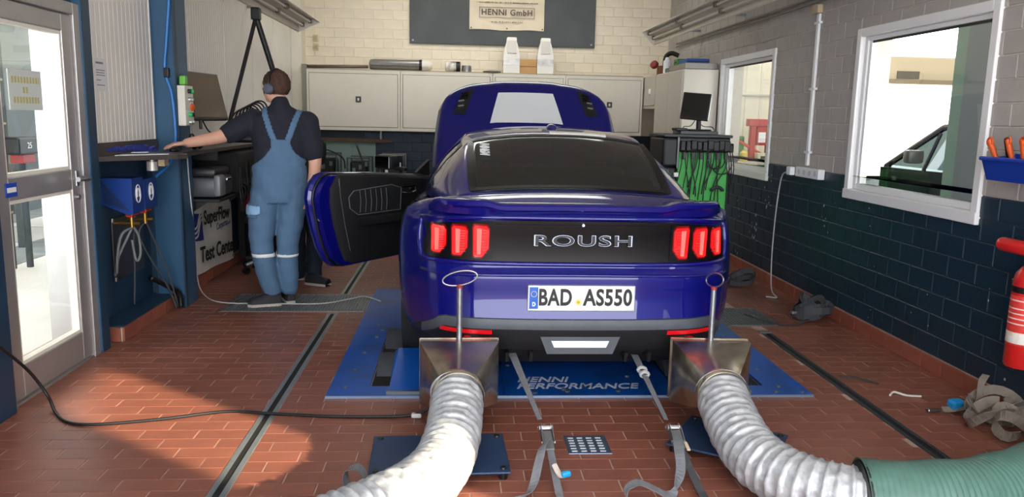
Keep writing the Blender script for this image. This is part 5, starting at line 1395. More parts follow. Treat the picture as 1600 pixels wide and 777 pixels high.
# ---------------------------------------------------------------- diagnostic cart with monitor
m_cart = mat('cart_green', (74, 186, 84), .42)
def cart():
    t = thing('diagnostic_cart', 'bright green diagnostic cart hung with black cables by the small window', 'cart', (2.17, 7.1, 0))
    MB().cbox(1.945, 2.40, 6.92, 7.4, .1, 1.2, .012).build('cart_body', [m_cart], t)
    MB().cbox(1.94, 2.405, 6.9, 7.42, 1.2, 1.33, .012).build('adapter_shelf', [m_black], t)
    MB().cbox(1.80, 2.42, 6.88, 7.45, 1.33, 1.355, .008).build('cart_top', [mat('cart_top_grey', (70, 72, 74), .5)], t)
    dr = MB().cbox(1.80, 1.935, 6.89, 7.4, 1.07, 1.325, .02).build('drawer_unit', [m_black], t)
    MB().cbox(1.81, 1.935, 6.92, 7.4, .2, 1.06, .02).build('drawer_unit', [mat('cart_side_dark', (34, 36, 38), .5)], t)
    MB().cyl((1.93, 6.885, 1.06), (1.93, 6.885, 1.33), .012, n=10).build('drawer_edge', [m_zinc], dr)
    MB().cbox(1.90, 1.945, 6.87, 6.90, .98, 1.02, .008).build('white_clip', [m_white], t)
    for sx in (1.86, 2.34):
        for y in (6.98, 7.34): MB().cyl((sx-.02, y, .05), (sx+.02, y, .05), .05, n=14).build('castor', [m_black], t, 40)
        for y in (6.98, 7.34): MB().box(sx-.025, sx+.025, y-.02, y+.02, .05, .11).build('castor_fork', [m_zinc], t)
    rnd = random.Random(4)
    for i in range(9):
        x = 1.97+.05*i; w = .018+rnd.random()*.008
        MB().cbox(x-w, x+w, 6.86, 6.9, 1.21+.02*rnd.random(), 1.29+.02*rnd.random(), .006).build('adapter_plug', [m_black], t)
    for i in range(6):
        x = 1.99+.075*i; MB().cbox(x-.014, x+.014, 6.865, 6.9, 1.14, 1.2, .004).build('adapter_plug', [mat('plug_grey', (60, 62, 64), .5)], t)
    for i in range(18):
        x = 1.97+.024*i+rnd.uniform(-.008, .008); zb = rnd.uniform(.62, .95); dx = rnd.uniform(-.07, .07)
        MB().tube(spline([(x, 6.885, 1.22), (x+dx*.2, 6.875, 1.08), (x+dx, 6.88, (1.1+zb)/2-.05), (x+dx*1.2, 6.89, zb)], 5), .0045, 6).build('hanging_cable', [m_black], t, True)
    for (x, z, r) in ((2.28, 1.13, .075), (2.33, 1.10, .09), (2.25, 1.12, .06)):
        MB().tube([(x+r*math.cos(a), 6.875, z+r*math.sin(a)) for a in [PI+PI*k/12 for k in range(13)]], .005, 6).build('hanging_cable', [m_black], t, True)
    MB().tube([(2.30+.05*math.cos(a), 6.872, .86+.035*math.sin(a)) for a in [PI*k/10 for k in range(11)]], .016, 8).build('cable_grip', [mat('dark_grip', (44, 46, 48), .6)], t, True)
    for i in range(4): MB().cbox(2.405, 2.44+.02*(i % 2), 6.9+.06*i, 6.94+.06*i, 1.2+.01*i, 1.27+.01*i, .008).build('adapter_plug', [m_black], t)
    for i in range(3): MB().tube(spline([(2.43, 6.92+.06*i, 1.22), (2.45, 6.9+.06*i, 1.05), (2.41, 6.88, .9-.08*i)], 5), .0045, 6).build('hanging_cable', [m_black], t, True)
    bx = thing('dock_box', 'flat dark dock box on the cart under the monitor', 'box', (2.12, 7.05, 1.355)); MB().cbox(1.96, 2.30, 6.93, 7.2, 1.355, 1.385, .006).build('dock_body', [mat('dock_grey', (84, 86, 88), .5)], bx)
    MB().cbox(1.92, 2.02, 6.93, 7.1, 1.386, 1.41, .006).build('dock_top', [m_black], bx)
    m = thing('cart_monitor', 'black flat monitor standing tilted on the green diagnostic cart', 'monitor', (2.16, 7.05, 1.385))
    MB().cbox(2.07, 2.25, 6.98, 7.14, 1.386, 1.40, .006).build('monitor_foot', [m_black], m)
    MB().cyl((2.16, 7.07, 1.40), (2.16, 7.08, 1.52), .022, n=12).build('monitor_neck', [m_black], m)
    MM = Matrix.Translation((2.115, 7.04, 1.60)) @ Matrix.Rotation(math.radians(-28), 4, 'Z') @ Matrix.Rotation(math.radians(4), 4, 'Y') @ Matrix.Rotation(math.radians(-10), 4, 'X')
    MB().cbox(-.125, .125, -.02, .02, -.12, .12, .006, M=MM).build('monitor_housing', [m_black], m)
    MB().box(-.115, .115, -.0215, -.02, -.107, .11, M=MM).build('screen', [mat('dark_screen', (8, 9, 11), .15)], m)
    MB().box(.123, .127, -.018, .01, -.115, .115, M=MM).build('bezel_edge', [m_zinc], m)
    for dx in (-.05, .06): MB().tube(spline([(2.14, 7.09, 1.5), (2.14+dx, 7.08, 1.43), (2.14+dx*2.4, 7.06, 1.42), (2.14+dx*2.8, 7.04, 1.36)], 5), .004, 6).build('monitor_cable', [m_black], m, True)
cart()
# ================================================================== LEFT WALL: DESK, BOXES, BANNER
m_desk = mat('desk_dark_laminate', (72, 66, 62), .35, var=.05)
def desk():
    t = thing('standing_desk', 'dark standing-height desk with a rounded near end along the left wall', 'desk', (-2.0, 6.2, 0))
    pts = [(-2.198, 4.91), (-2.17, 4.91), (-1.90, 5.22), (-1.83, 5.30), (-1.80, 5.38), (-1.82, 5.46), (-1.875, 5.52), (-1.90, 5.6), (-1.90, 5.94), (-2.198, 5.94)]
    MB().prism(pts, .028, Matrix.Translation((0, 0, 1.155))).build('desk_top', [m_desk], t)
    MB().prism([(-2.04, 5.945), (-1.9, 5.945), (-1.90, 7.6), (-2.198, 7.6), (-2.198, 6.215), (-2.04, 6.215)], .028, Matrix.Translation((0, 0, 1.155))).build('desk_top', [m_desk], t)
    MB().box(-2.0, -1.96, 5.42, 5.5, 1.10, 1.155).build('desk_bracket', [mat('bracket_wood', (196, 176, 140), .7)], t)
    for y in (6.5, 7.55): MB().box(-1.96, -1.93, y-.02, y+.02, 0, 1.155).build('desk_leg', [m_black], t) if y > 7 else MB().box(-2.19, -1.93, y-.012, y+.012, 1.08, 1.155).build('desk_bracket', [m_black], t)
desk()
o = MB().box(-2.199, -2.185, 4.93, 5.94, 1.184, 1.262).build('desk_upstand', [m_desk]); tag(o, 'dark upstand strip between the desk end and the white wall panel', 'upstand')
# lanyards and papers on the desk end
t = thing('lanyard_bundle', 'tangle of dark blue lanyards lying on the near end of the desk', 'lanyards', (-2.05, 5.2, 1.183))
m_lan = mat('lanyard_blue', (28, 40, 110), .6); rnd = random.Random(9)
for i in range(7):
    y0 = 5.05+.02*i; P = []
    for k in range(6): P.append((-2.165+.036*k+rnd.uniform(-.012, .012), 5.06+.055*k+rnd.uniform(-.03, .05)-(.006*i), 1.207+rnd.uniform(0, .035)))
    MB().ribbon(spline(P, 4), (.2, .6, .7), .014, .002).build('lanyard', [m_lan], t)
o = MB().prism([(-2.11, 5.02), (-1.98, 5.16), (-1.88, 5.27), (-1.90, 5.35), (-2.02, 5.32), (-2.12, 5.14)], .003, Matrix.Translation((0, 0, 1.186))).build('paper_sheet', [mat('paper_white', (238, 240, 246), .7)]); tag(o, 'white papers under the lanyards on the desk end', 'paper')
MB().prism([(-2.06, 5.14), (-1.98, 5.21), (-2.0, 5.27), (-2.07, 5.2)], .003, Matrix.Translation((0, 0, 1.2))).build('folded_corner', [mat('paper_white', (238, 240, 246), .7)], o)
t = thing('computer_mouse', 'black computer mouse under the man\'s hand on the desk', 'mouse', (-2.0, 5.72, 1.183))
MB().sphere((-1.995, 5.72, 1.193), .05, 14, 8, (.65, 1, .42)).build('mouse_body', [m_black], t, True); MB().cyl((-1.995, 5.69, 1.21), (-1.995, 5.70, 1.214), .006, n=8).build('mouse_wheel', [m_zinc], t)
t = thing('headset', 'black earmuff headset lying on the desk behind the man\'s hand', 'headset', (-1.98, 6.1, 1.183))
for y in (6.02, 6.13): MB().lathe([(.02, 0), (.042, .01), (.045, .03), (.036, .05), (.01, .055)], (-1.985, y, 1.226), (1, .3, .2), 16).build('ear_cup', [m_black], t, 40)
MB().tube(spline([(-1.98, 6.02, 1.25), (-1.99, 6.05, 1.29), (-1.99, 6.11, 1.29), (-1.98, 6.13, 1.25)], 5), .008, 8).build('headband', [m_black], t, True)
MB().cbox(-1.965, -1.94, 6.03, 6.06, 1.19, 1.22, .006).build('white_tag', [m_white], t)
# control box with buttons on the column
t = thing('control_box', 'pale control box with green and orange push buttons on the blue column', 'control box', (-2.01, 6.05, 1.5))
MB().cbox(-2.04, -1.985, 5.955, 6.14, 1.36, 1.65, .006).build('box_body', [mat('control_pale', (226, 224, 210), .5)], t)
m_bg = mat('button_green', (30, 150, 80), .35, emit=.25); m_bo = mat('button_orange', (214, 84, 30), .4); m_bw = mat('button_silver', (200, 200, 196), .35, metal=.5)
for (y, z, mt, r) in ((6.03, 1.61, m_black, .016), (6.08, 1.61, m_bg, .018), (6.03, 1.55, m_bw, .016), (6.08, 1.55, m_bw, .016), (6.085, 1.495, m_bo, .026), (6.03, 1.44, m_bg, .018), (6.08, 1.44, m_black, .016), (6.03, 1.385, m_bw, .016), (6.08, 1.385, m_bw, .016)):
    MB().lathe([(r, 0), (r, .014), (r*.7, .022), (r*.2, .024)], (-1.986, y, z), (1, 0, 0), 14).build('push_button', [mt], t, 40)
MB().cbox(-2.035, -1.99, 5.99, 6.05, 1.655, 1.72, .01).build('green_beacon', [mat('beacon_green', (110, 190, 70), .4)], t)
# wall monitor
t = thing('desk_monitor', 'large flat monitor with a brown reflecting screen above the desk', 'monitor', (-2.05, 6.5, 1.4))
ax = Vector((.085, .56, .0)).normalized(); up = Vector((-.085, 0, .37)).normalized()
MM = frame_m(Vector((-2.02, 6.52, 1.58)), ax, up)
MB().cbox(-.29, .29, -.19, .19, -.018, .018, .006, M=MM).build('monitor_housing', [m_black], t)
sgn = 1 if (MM.to_3x3() @ Vector((0, 0, 1))).x > 0 else -1
MB().box(-.275, .275, -.165, .178, .0185*sgn-.0005, .0185*sgn+.0005, M=MM).build('screen', [mat('brown_screen', (92, 74, 56), .18)], t)
MB().box(-2.19, -2.05, 6.46, 6.56, 1.5, 1.6).build('monitor_bracket', [m_black], t)
MB().cyl((-2.0, 6.33, 1.40), (-2.0, 6.33, 1.33), .012, n=8).build('cable_end', [m_black], t)
MB().tube(spline([(-2.02, 6.45, 1.39), (-2.0, 6.5, 1.32), (-1.99, 6.6, 1.28), (-2.0, 6.68, 1.2)], 5), .006, 6).build('monitor_cable', [m_black], t, True)
# printer on a shelf under the desk
t = thing('printer', 'grey and black printer on the shelf under the desk', 'printer', (-2.0, 6.5, .79))
MB().cbox(-2.18, -1.87, 6.26, 6.70, .80, .96, .03).build('printer_body', [mat('printer_grey', (70, 72, 78), .4)], t, 40)
MB().cbox(-2.16, -1.89, 6.28, 6.68, .96, 1.03, .025).build('printer_lid', [mat('printer_dark', (40, 40, 44), .4)], t, 40)
MB().cbox(-1.90, -1.845, 6.25, 6.40, .81, .98, .02).build('printer_tray', [mat('printer_pale', (120, 122, 128), .4)], t, 40)
MB().cbox(-1.88, -1.862, 6.5, 6.62, .92, .94, .004).build('printer_slot', [m_chrome], t)
o = MB().cbox(-2.195, -1.85, 6.225, 7.56, .77, .795, .004).build('printer_shelf', [m_black]); tag(o, 'black shelf under the printer', 'shelf')
for y in (6.28, 7.5): MB().prism([(-2.195, .60), (-2.195, .77), (-1.95, .77)], .01, Matrix(((1, 0, 0, 0), (0, 0, 1, y), (0, 1, 0, 0), (0, 0, 0, 1)))).build('shelf_bracket', [m_black], o)
t = thing('electronics_unit', 'black electronics unit on the shelf beside the printer under the desk', 'electronics', (-2.0, 7.1, .795))
MB().cbox(-2.18, -1.84, 6.74, 7.5, .795, 1.13, .012).build('unit_case', [m_black_matt], t)
for k in range(6): MB().cbox(-1.842, -1.832, 6.80+.11*k, 6.88+.11*k, .83, .90, .004).build('unit_connector', [m_black], t)
rnd = random.Random(31)
for k in range(10):
    y = 6.78+.07*k; MB().tube(spline([(-1.835, y, .87), (-1.80, y+.02, .82+rnd.uniform(0, .05)), (-1.81, y+rnd.uniform(-.1, .1), .72), (-1.84, y+rnd.uniform(-.1, .1), .9+rnd.uniform(0, .15))], 5), .007, 6).build('patch_cable', [m_black], t, True)
# banner
bn = thing('test_center_banner', 'white vinyl banner reading SuperFlow Test Center hanging low on the left wall', 'banner', (-2.16, 7.0, .1))
def ban(s, u):   # s 0..1 along the wall, u 0..1 up
    y = 6.42+1.12*s+.10*s*(1-u); z0 = .135-.055*s; z1 = .764-.03*s-.05*math.sin(PI*s)
    return Vector((-2.165+.012*math.sin(s*9)+.008*math.sin(u*5+s*4)+.01, y, z0+(z1-z0)*u))
MB().grid([[ban(i/24, j/10) for i in range(25)] for j in range(11)]).build('banner_sheet', [mat('banner_white', (226, 222, 214), .5, var=.03)], bn, True)
def btext(nm, s, sc, u, h, mt, ws, bold=0, al='LEFT', sp=1):
    o_ = ban(sc, u)+Vector((.03, 0, 0)); a = (ban(min(1, sc+.5), u)-ban(sc, u)).normalized(); a.x = 0
    return text(nm, s, frame_m(o_, a, (0, 0, 1)), h, mt, bn, wscale=ws, ext=.0008, align=al, bold=bold, spacing=sp)
m_bk = mat('banner_black', (20, 20, 24), .6); m_nv = mat('banner_navy', (24, 44, 120), .6)
btext('banner_lettering', 'SuperFlow', .24, .76, .115, m_bk, 1.05, .004)
btext('banner_lettering', 'Corporation', .58, .585, .06, m_nv, .98, .0005)
btext('banner_lettering', 'Test Center', .09, .26, .125, m_bk, 1.14, .005)
lg = MB(); lg.grid([[ban(.06+.19*i/4, .46+.37*j/4)+Vector((.012, 0, 0)) for i in range(5)] for j in range(5)]); lg.build('banner_logo', [m_nv], bn)
for k in range(3):
    P = [ban(.05+.21*q/12, .50+.06*k+.26/(1+math.exp(-(q/12-.5)*9)))+Vector((.016, 0, 0)) for q in range(13)]
    MB().ribbon(P, (0, .3, 1), .016, .002).build('logo_wave', [mat('banner_white', (226, 222, 214), .5)], bn)
for (s, u) in ((.03, .96), (.97, .96), (.03, .04), (.97, .04)): MB().cyl(ban(s, u), ban(s, u)+Vector((.012, 0, 0)), .012, n=10).build('banner_eyelet', [m_steel], bn)
# ---------------------------------------------------------------- ear protection dispensers, valves, hoses
m_bluebox = mat('dispenser_blue', (24, 60, 136), .4)
def dispenser(y0, y1, z0, z1, label):
    t = thing('ear_plug_dispenser', label, 'dispenser', (-2.2, (y0+y1)/2, z0), 'blue dispensers under the desk')
    M = Matrix(((1, 0, 0, 0), (0, 0, 1, y0), (0, 1, 0, 0), (0, 0, 0, 1)))
    MB().prism([(-2.295, z1), (-2.10, z1), (-2.10, z0), (-2.13, z0-.008), (-2.295, z0+.06)], y1-y0, M).build('dispenser_body', [m_bluebox], t)
    MB().prism([(-2.29, z1-.012), (-2.125, z0+.02), (-2.28, z0+.07)], .004, Matrix.Translation((0, -.004, 0)) @ M).build('side_shade', [mat('dispenser_shade', (20, 44, 92), .5)], t)  # dark triangle paints the unlit lower half of the near side
    c = Vector((-2.098, (y0+y1)/2, (z0+z1)/2+.01))
    MB().tube([c+Vector((0, .038*math.cos(a), .058*math.sin(a))) for a in [2*PI*k/24 for k in range(24)]], .0035, 6, closed=True).build('ear_icon_ring', [m_white], t)
    MB().tube([c+Vector((0, .020*math.cos(a), .032*math.sin(a)+.004)) for a in [-.6+PI*1.4*k/14 for k in range(15)]], .005, 6).build('ear_icon', [m_white], t)
    for s in (-1, 1): MB().cbox(-2.1, -2.094, c.y+s*.02-.007, c.y+s*.02+.007, c.z-.022, c.z+.008, .003).build('ear_icon_cup', [m_white], t)
dispenser(5.22, 5.40, .80, 1.03, 'nearer blue ear-protector dispenser box under the desk end')
dispenser(5.42, 5.64, .81, 1.01, 'farther blue ear-protector dispenser box beside the column')
o = MB().cbox(-2.298, -2.285, 5.33, 5.84, .33, .75, .004).build('black_backboard', [mat('backboard_brown', (44, 40, 40), .3)]); tag(o, 'dark glossy board screwed low on the blue wall below the dispensers', 'board')
for (y, z) in ((5.34, .74), (5.34, .34)): MB().cbox(-2.29, -2.28, y-.012, y+.012, z-.014, z+.014, .003).build('board_clip', [m_steel], o)
def valve(y, label):
    t = thing('air_valve', label, 'valve', (-2.16, y, .75), 'valves under the dispensers')
    MB().cyl((-2.17, y, .69), (-2.17, y, .775), .013, n=12).build('valve_body', [mat('brass', (190, 150, 70), .35, metal=.9)], t, 40)
    MB().cyl((-2.29, y, .72), (-2.12, y, .72), .010, n=10).build('valve_branch', [mat('brass', (190, 150, 70), .35, metal=.9)], t, 40)
    MB().cbox(-2.19, -2.14, y-.05, y+.05, .775, .79, .005).build('valve_handle', [mat('valve_red', (206, 54, 34), .45)], t)
    MB().cbox(-2.185, -2.145, y-.05, y-.02, .765, .80, .005).build('handle_tip', [mat('valve_red', (206, 54, 34), .45)], t)
valve(5.36, 'brass air valve with red handle under the nearer blue dispenser'); valve(5.585, 'brass air valve with red handle under the farther blue dispenser')
m_tube_g = mat('grey_hose', (120, 122, 122), .5)
for i, (P, lb) in enumerate((([(-2.17, 5.35, .69), (-2.2, 5.27, .66), (-2.22, 5.24, .55), (-2.24, 5.25, .40)], 'grey air hose hanging from the nearer valve, left strand'),
                             ([(-2.17, 5.36, .69), (-2.2, 5.34, .62), (-2.24, 5.29, .50), (-2.26, 5.27, .38)], 'grey air hose hanging from the nearer valve, middle strand'),
                             ([(-2.17, 5.38, .70), (-2.15, 5.41, .62), (-2.15, 5.42, .50), (-2.18, 5.42, .46), (-2.2, 5.42, .60)], 'grey air hose looped below the nearer valve'),
                             ([(-2.17, 5.56, .70), (-2.19, 5.52, .62), (-2.16, 5.60, .45), (-2.12, 5.78, .22), (-2.09, 5.88, .012)], 'thin black hose running from the farther valve to the floor'),
                             ([(-2.17, 5.60, .70), (-2.15, 5.68, .55), (-2.11, 5.80, .30), (-2.085, 5.90, .012)], 'second thin hose running from the farther valve to the floor'),
                             ([(-2.20, 5.50, .80), (-2.22, 5.50, .6), (-2.24, 5.54, .4), (-2.26, 5.55, .12)], 'thin hose straight down the blue wall between the valves'))):
    o = MB().tube(spline(P, 6), .009 if i < 3 else .007, 8).build('air_hose', [m_tube_g if i < 3 else mat('dark_hose', (70, 74, 78), .5)], None, True); tag(o, lb, 'hose', 'air hoses below the dispensers')
o = MB().tube(spline([(-2.20, 5.70, .28), (-2.14, 5.82, .2), (-2.085, 5.92, .12), (-2.075, 5.93, .01)], 6), .02, 8).build('cable_sleeve', [m_black], None, True); tag(o, 'thick black cable sleeve coming down to the floor by the column', 'cable')
o = MB().tube(spline([(-2.03, 5.93, 3.2), (-2.035, 5.93, 2.5), (-2.085, 5.935, 2.0), (-2.11, 5.935, 1.75), (-2.07, 5.935, 1.58), (-2.055, 5.93, 1.3), (-2.06, 5.90, 1.20)], 8), .011, 8).build('blue_air_line', [mat('air_line_blue', (44, 120, 196), .35)], None, True); tag(o, 'bright blue air line running down the blue column', 'hose')
MB().cbox(-2.115, -2.08, 5.915, 5.955, 1.70, 1.77, .006).build('line_coupling', [m_black], o)
o = MB().tube(spline([(-2.06, 5.86, 1.14), (-2.08, 5.80, 1.07), (-2.13, 5.70, 1.0), (-2.17, 5.66, .9)], 6), .010, 8).build('blue_air_line', [mat('air_line_blue', (44, 120, 196), .35)], None, True); tag(o, 'short blue air line running under the desk to the dispensers', 'hose')
o = MB().cyl((-2.04, 5.42, 1.07), (-2.04, 5.42, 1.13), .035, n=14).cyl((-2.04, 5.42, 1.13), (-2.04, 5.42, 1.154), .016, n=10).build('regulator', [mat('regulator_pale', (200, 196, 186), .4, metal=.4)], None, 40); tag(o, 'small pale regulator fixed under the desk end', 'regulator')
# notices
m_sheetw = mat('notice_white', (226, 226, 226), .6); m_line = mat('notice_ink', (120, 122, 130), .7)
t = thing('paper_notice', 'white paper notice taped to the near white wall panel', 'notice', (-2.19, 5.1, 1.58))
MB().box(-2.1955, -2.194, 5.015, 5.17, 1.575, 1.775).build('notice_sheet', [m_sheetw], t)
for k, (z, w) in enumerate(((1.74, .10), (1.70, .12), (1.685, .11), (1.67, .12), (1.64, .06), (1.61, .11))): MB().box(-2.194, -2.1935, 5.03, 5.03+w, z, z+(.012 if k == 0 else .005)).build('notice_print', [m_line], t)
t = thing('door_sign', 'pale sign with faded yellow lettering stuck to the glass door', 'sign', (-2.2, 4.23, 1.46))
MB().cbox(-2.201, -2.196, 4.075, 4.385, 1.455, 1.655, .003).build('sign_sheet', [mat('sign_pale', (206, 214, 208), .6)], t)
for (z, a, b) in ((1.605, 4.10, 4.36), (1.555, 4.20, 4.25), (1.505, 4.11, 4.35)):
    y = a
    while y < b: MB().box(-2.196, -2.1952, y, min(y+.02, b), z-.016, z+.016).build('faded_letter', [mat('faded_yellow', (186, 182, 128), .7)], t); y += .028
t = thing('door_label', 'small blue and white label on the door rail at the left edge', 'label', (-2.17, 3.99, 1.06))
MB().cbox(-2.175, -2.17, 3.93, 4.03, 1.035, 1.105, .002).build('label_plate', [mat('label_blue', (30, 70, 170), .4)], t); MB().box(-2.17, -2.1693, 3.94, 4.02, 1.058, 1.082).build('label_stripe', [m_white], t)
# ---------------------------------------------------------------- black boom with cables, rack, chair, red bottle behind the man
t = thing('cable_boom', 'black forked boom hanging from the left strip light behind the monitor', 'boom', (-1.84, 7.5, 1.3))
MB().cyl((-1.84, 7.5, 2.32), (-2.06, 7.15, 1.20), .018, n=10).build('boom_arm', [m_black], t, 40)
MB().cyl((-1.84, 7.5, 2.32), (-1.72, 7.62, 1.82), .026, n=10).build('boom_arm', [m_black], t, 40); MB().cyl((-1.72, 7.62, 1.82), (-1.62, 7.72, 1.42), .018, n=10).build('boom_arm', [m_black], t, 40)
MB().cbox(-1.88, -1.80, 7.46, 7.54, 2.29, 2.40, .012).build('boom_head', [m_black], t)
for k in range(6): MB().tube(spline([(-2.10+.03*k, 7.4+.03*k, 1.30), (-2.04+.03*k, 7.42, 1.45+.015*k), (-1.93+.03*k, 7.45, 1.50+.012*k), (-1.84+.02*k, 7.48, 1.40), (-1.82, 7.5, 1.2)], 5), .008, 6).build('bundled_cable', [m_black], t, True)
t = thing('equipment_rack', 'black equipment rack against the left wall behind the man', 'rack', (-1.95, 8.1, 0))
MB().cbox(-2.17, -1.72, 7.86, 8.5, .04, 1.20, .01).build('rack_body', [m_black_matt], t)
for k in range(5): MB().cbox(-2.14, -1.75, 7.845, 7.86, .5+.13*k, .61+.13*k, .004).build('rack_unit', [mat('rack_unit', (34, 34, 36), .5)], t)
for k in range(4): MB().cyl((-2.08+.09*k, 7.845, .98), (-2.08+.09*k, 7.83, .98), .014, n=10).build('rack_knob', [m_zinc], t)
t = thing('red_bottle', 'red gas bottle standing beside the black rack behind the man', 'bottle', (-2.08, 7.66, 0))
MB().lathe([(.06, 0), (.075, .01), (.075, .70), (.06, .78), (.03, .84), (.025, .88)], (-2.0, 7.775, 0), n=20).build('bottle_body', [mat('bottle_red', (150, 30, 26), .45)], t, 40)
MB().lathe([(.076, 0), (.078, .01), (.078, .5), (.076, .51)], (-2.0, 7.775, .02), n=20).build('bottle_sleeve', [m_black], t, 40)
MB().cyl((-2.0, 7.775, .88), (-2.0, 7.775, .93), .012, n=8).build('bottle_valve', [m_steel], t)
def chair():
    t = thing('office_chair', 'black swivel office chair with grey star base behind the man', 'chair', (-1.77, 7.5, 0)); c = Vector((-1.74, 7.46, 0))
    for k in range(5):
        a = 2*PI*k/5+2.75; d = Vector((math.cos(a), math.sin(a), 0))
        MB().tube([c+Vector((0, 0, .13)), c+d*.15+Vector((0, 0, .12)), c+d*.30+Vector((0, 0, .085))], [.03, .025, .018], 8).build('base_leg', [m_zinc], t, True)
        MB().cyl(c+d*.30+Vector((-d.y*.02, d.x*.02, .032)), c+d*.30-Vector((-d.y*.02, d.x*.02, -.032)), .032, n=12).build('castor', [m_black], t, 40)
    MB().cyl(c+Vector((0, 0, .1)), c+Vector((0, 0, .46)), .028, n=12).build('gas_lift', [m_black], t, 40)
    MB().cbox(c.x-.21, c.x+.21, c.y-.21, c.y+.21, .46, .54, .03).build('seat', [m_black_matt], t, 40)
    MB().cbox(c.x-.21, c.x+.21, c.y+.19, c.y+.25, .62, 1.0, .03).build('backrest', [m_black_matt], t, 40); MB().box(c.x-.03, c.x+.03, c.y+.2, c.y+.25, .5, .66).build('back_bracket', [m_black], t)
chair()
# ================================================================== PEOPLE
def ell_ring(c, a, b, n=20): return [Vector(c)+a*math.cos(2*PI*k/n)+b*math.sin(2*PI*k/n) for k in range(n)]
def loft(mb, rings):
    """rings: (centre, rx, ry, right vector, forward vector) closed solid"""
    rows = [ell_ring(c, r*rx, f*ry) for c, rx, ry, r, f in rings]; n = 20
    o = len(mb.v); mb.grid(rows, 0, True); mb.f.append(tuple(range(o, o+n))[::-1]); mb.mi.append(0); e = len(mb.v)-n; mb.f.append(tuple(range(e, e+n))); mb.mi.append(0)
def limb(mb, pts, rad, n=14, sub=5):
    P = spline(pts, sub); R = []
    for i in range(len(pts)-1):
        for k in range(sub): t = k/sub; R.append(rad[i]+(rad[i+1]-rad[i])*t)
    R.append(rad[-1]); mb.tube(P, R, n)
    mb.sphere(P[0], R[0]*.99, n, 8); mb.sphere(P[-1], R[-1]*.99, n, 8)
def fuse(mb, name, mt, parent, voxel, smooth=6):
    """one continuous surface from overlapping solids"""
    me = mb.mesh(name, [mt]); o = bpy.data.objects.new(name, me); col.objects.link(o)
    r = o.modifiers.new('r', 'REMESH'); r.mode = 'VOXEL'; r.voxel_size = voxel; r.use_smooth_shade = True
    s = o.modifiers.new('s', 'SMOOTH'); s.iterations = smooth; s.factor = .5
    m2 = evald(o); bpy.data.objects.remove(o); m2.materials.clear(); m2.materials.append(mt); m2.shade_smooth()
    return link(name, m2, parent)
def hand(mb, wrist, d, palm_n, side, curl, L=.175):
    """palm, four unequal bent fingers and a thumb; d = direction, palm_n = palm normal, side = towards the thumb"""
    d = Vector(d).normalized(); pn = Vector(palm_n); pn = (pn-d*pn.dot(d)).normalized(); sd_ = Vector(side); sd_ = (sd_-d*sd_.dot(d)-pn*sd_.dot(pn)).normalized()
    w = Vector(wrist); pl = L*.52
    for t in (0, .25, .5, .75, 1.0):
        c = w+d*(pl*t); loft_c = .030+.012*math.sin(PI*min(1, .25+t*.6))
        mb.sphere(c, 1, 12, 8, tuple(1e-6+abs(x) for x in (.0, .0, .0))) if False else None
    for q in (-.024, -.008, .008, .024): limb(mb, [w+sd_*q*.6, w+d*pl*.5+sd_*q, w+d*pl+sd_*q*1.15], [.017, .016, .0135], 10, 3)
    for i, (q, l) in enumerate(((.029, .40), (.010, .46), (-.010, .43), (-.028, .34))):
        b = w+d*pl+sd_*q; ll = L*l*1.05; dirn = d.copy(); pts = [b-d*.01]; p = b
        for j, fr in enumerate((.45, .32, .23)):
            ang = curl*(j+.6); dd_ = (d*math.cos(ang)+pn*math.sin(ang)).normalized(); p = p+dd_*ll*fr; pts.append(p)
        limb(mb, pts, [.0092, .0088, .0082, .0068], 8, 3)
    b = w+d*pl*.28+sd_*.026; t1 = (d*.62+sd_*.68+pn*.25).normalized(); t2 = (d*.85+sd_*.30+pn*.35).normalized()
    limb(mb, [b-sd_*.01, b+t1*.042, b+t1*.042+t2*.030, b+t1*.042+t2*.055], [.0135, .0115, .0098, .008], 8, 3)
Z3 = Vector((0, 0, 1))
def head_parts(mb, c, f):
    """skull, jaw, nose, ears for a head at c facing f"""
    r = Vector((f.y, -f.x, 0)).normalized(); F = f.normalized()
    def P(x, y, z): return c+r*x+F*y+Z3*z
    def ell(x, y, z, a, b, d):
        rows = []
        for i in range(13):
            t = min(max(PI*i/12, .03), PI-.03); rows.append([P(x+a*math.sin(t)*math.cos(2*PI*k/18), y+b*math.sin(t)*math.sin(2*PI*k/18), z+d*math.cos(t)) for k in range(18)])
        o = len(mb.v); mb.grid(rows, 0, True); mb.f.append(tuple(range(o, o+18))); mb.mi.append(0); e = len(mb.v)-18; mb.f.append(tuple(range(e, e+18))[::-1]); mb.mi.append(0)
    ell(0, -.008, .025, .075, .095, .092); ell(0, .028, -.045, .058, .062, .066); ell(0, .05, -.085, .032, .034, .026)
    ell(0, .092, -.018, .014, .022, .022); ell(0, .085, .008, .011, .014, .03)      # nose
    ell(0, .08, -.058, .026, .014, .008); ell(0, .078, -.07, .022, .014, .008)      # lips
    for s in (-1, 1):
        ell(s*.076, -.008, -.012, .010, .02, .032); ell(s*.034, .078, -.012, .018, .014, .014); ell(s*.032, .08, .03, .026, .012, .008)
    return P
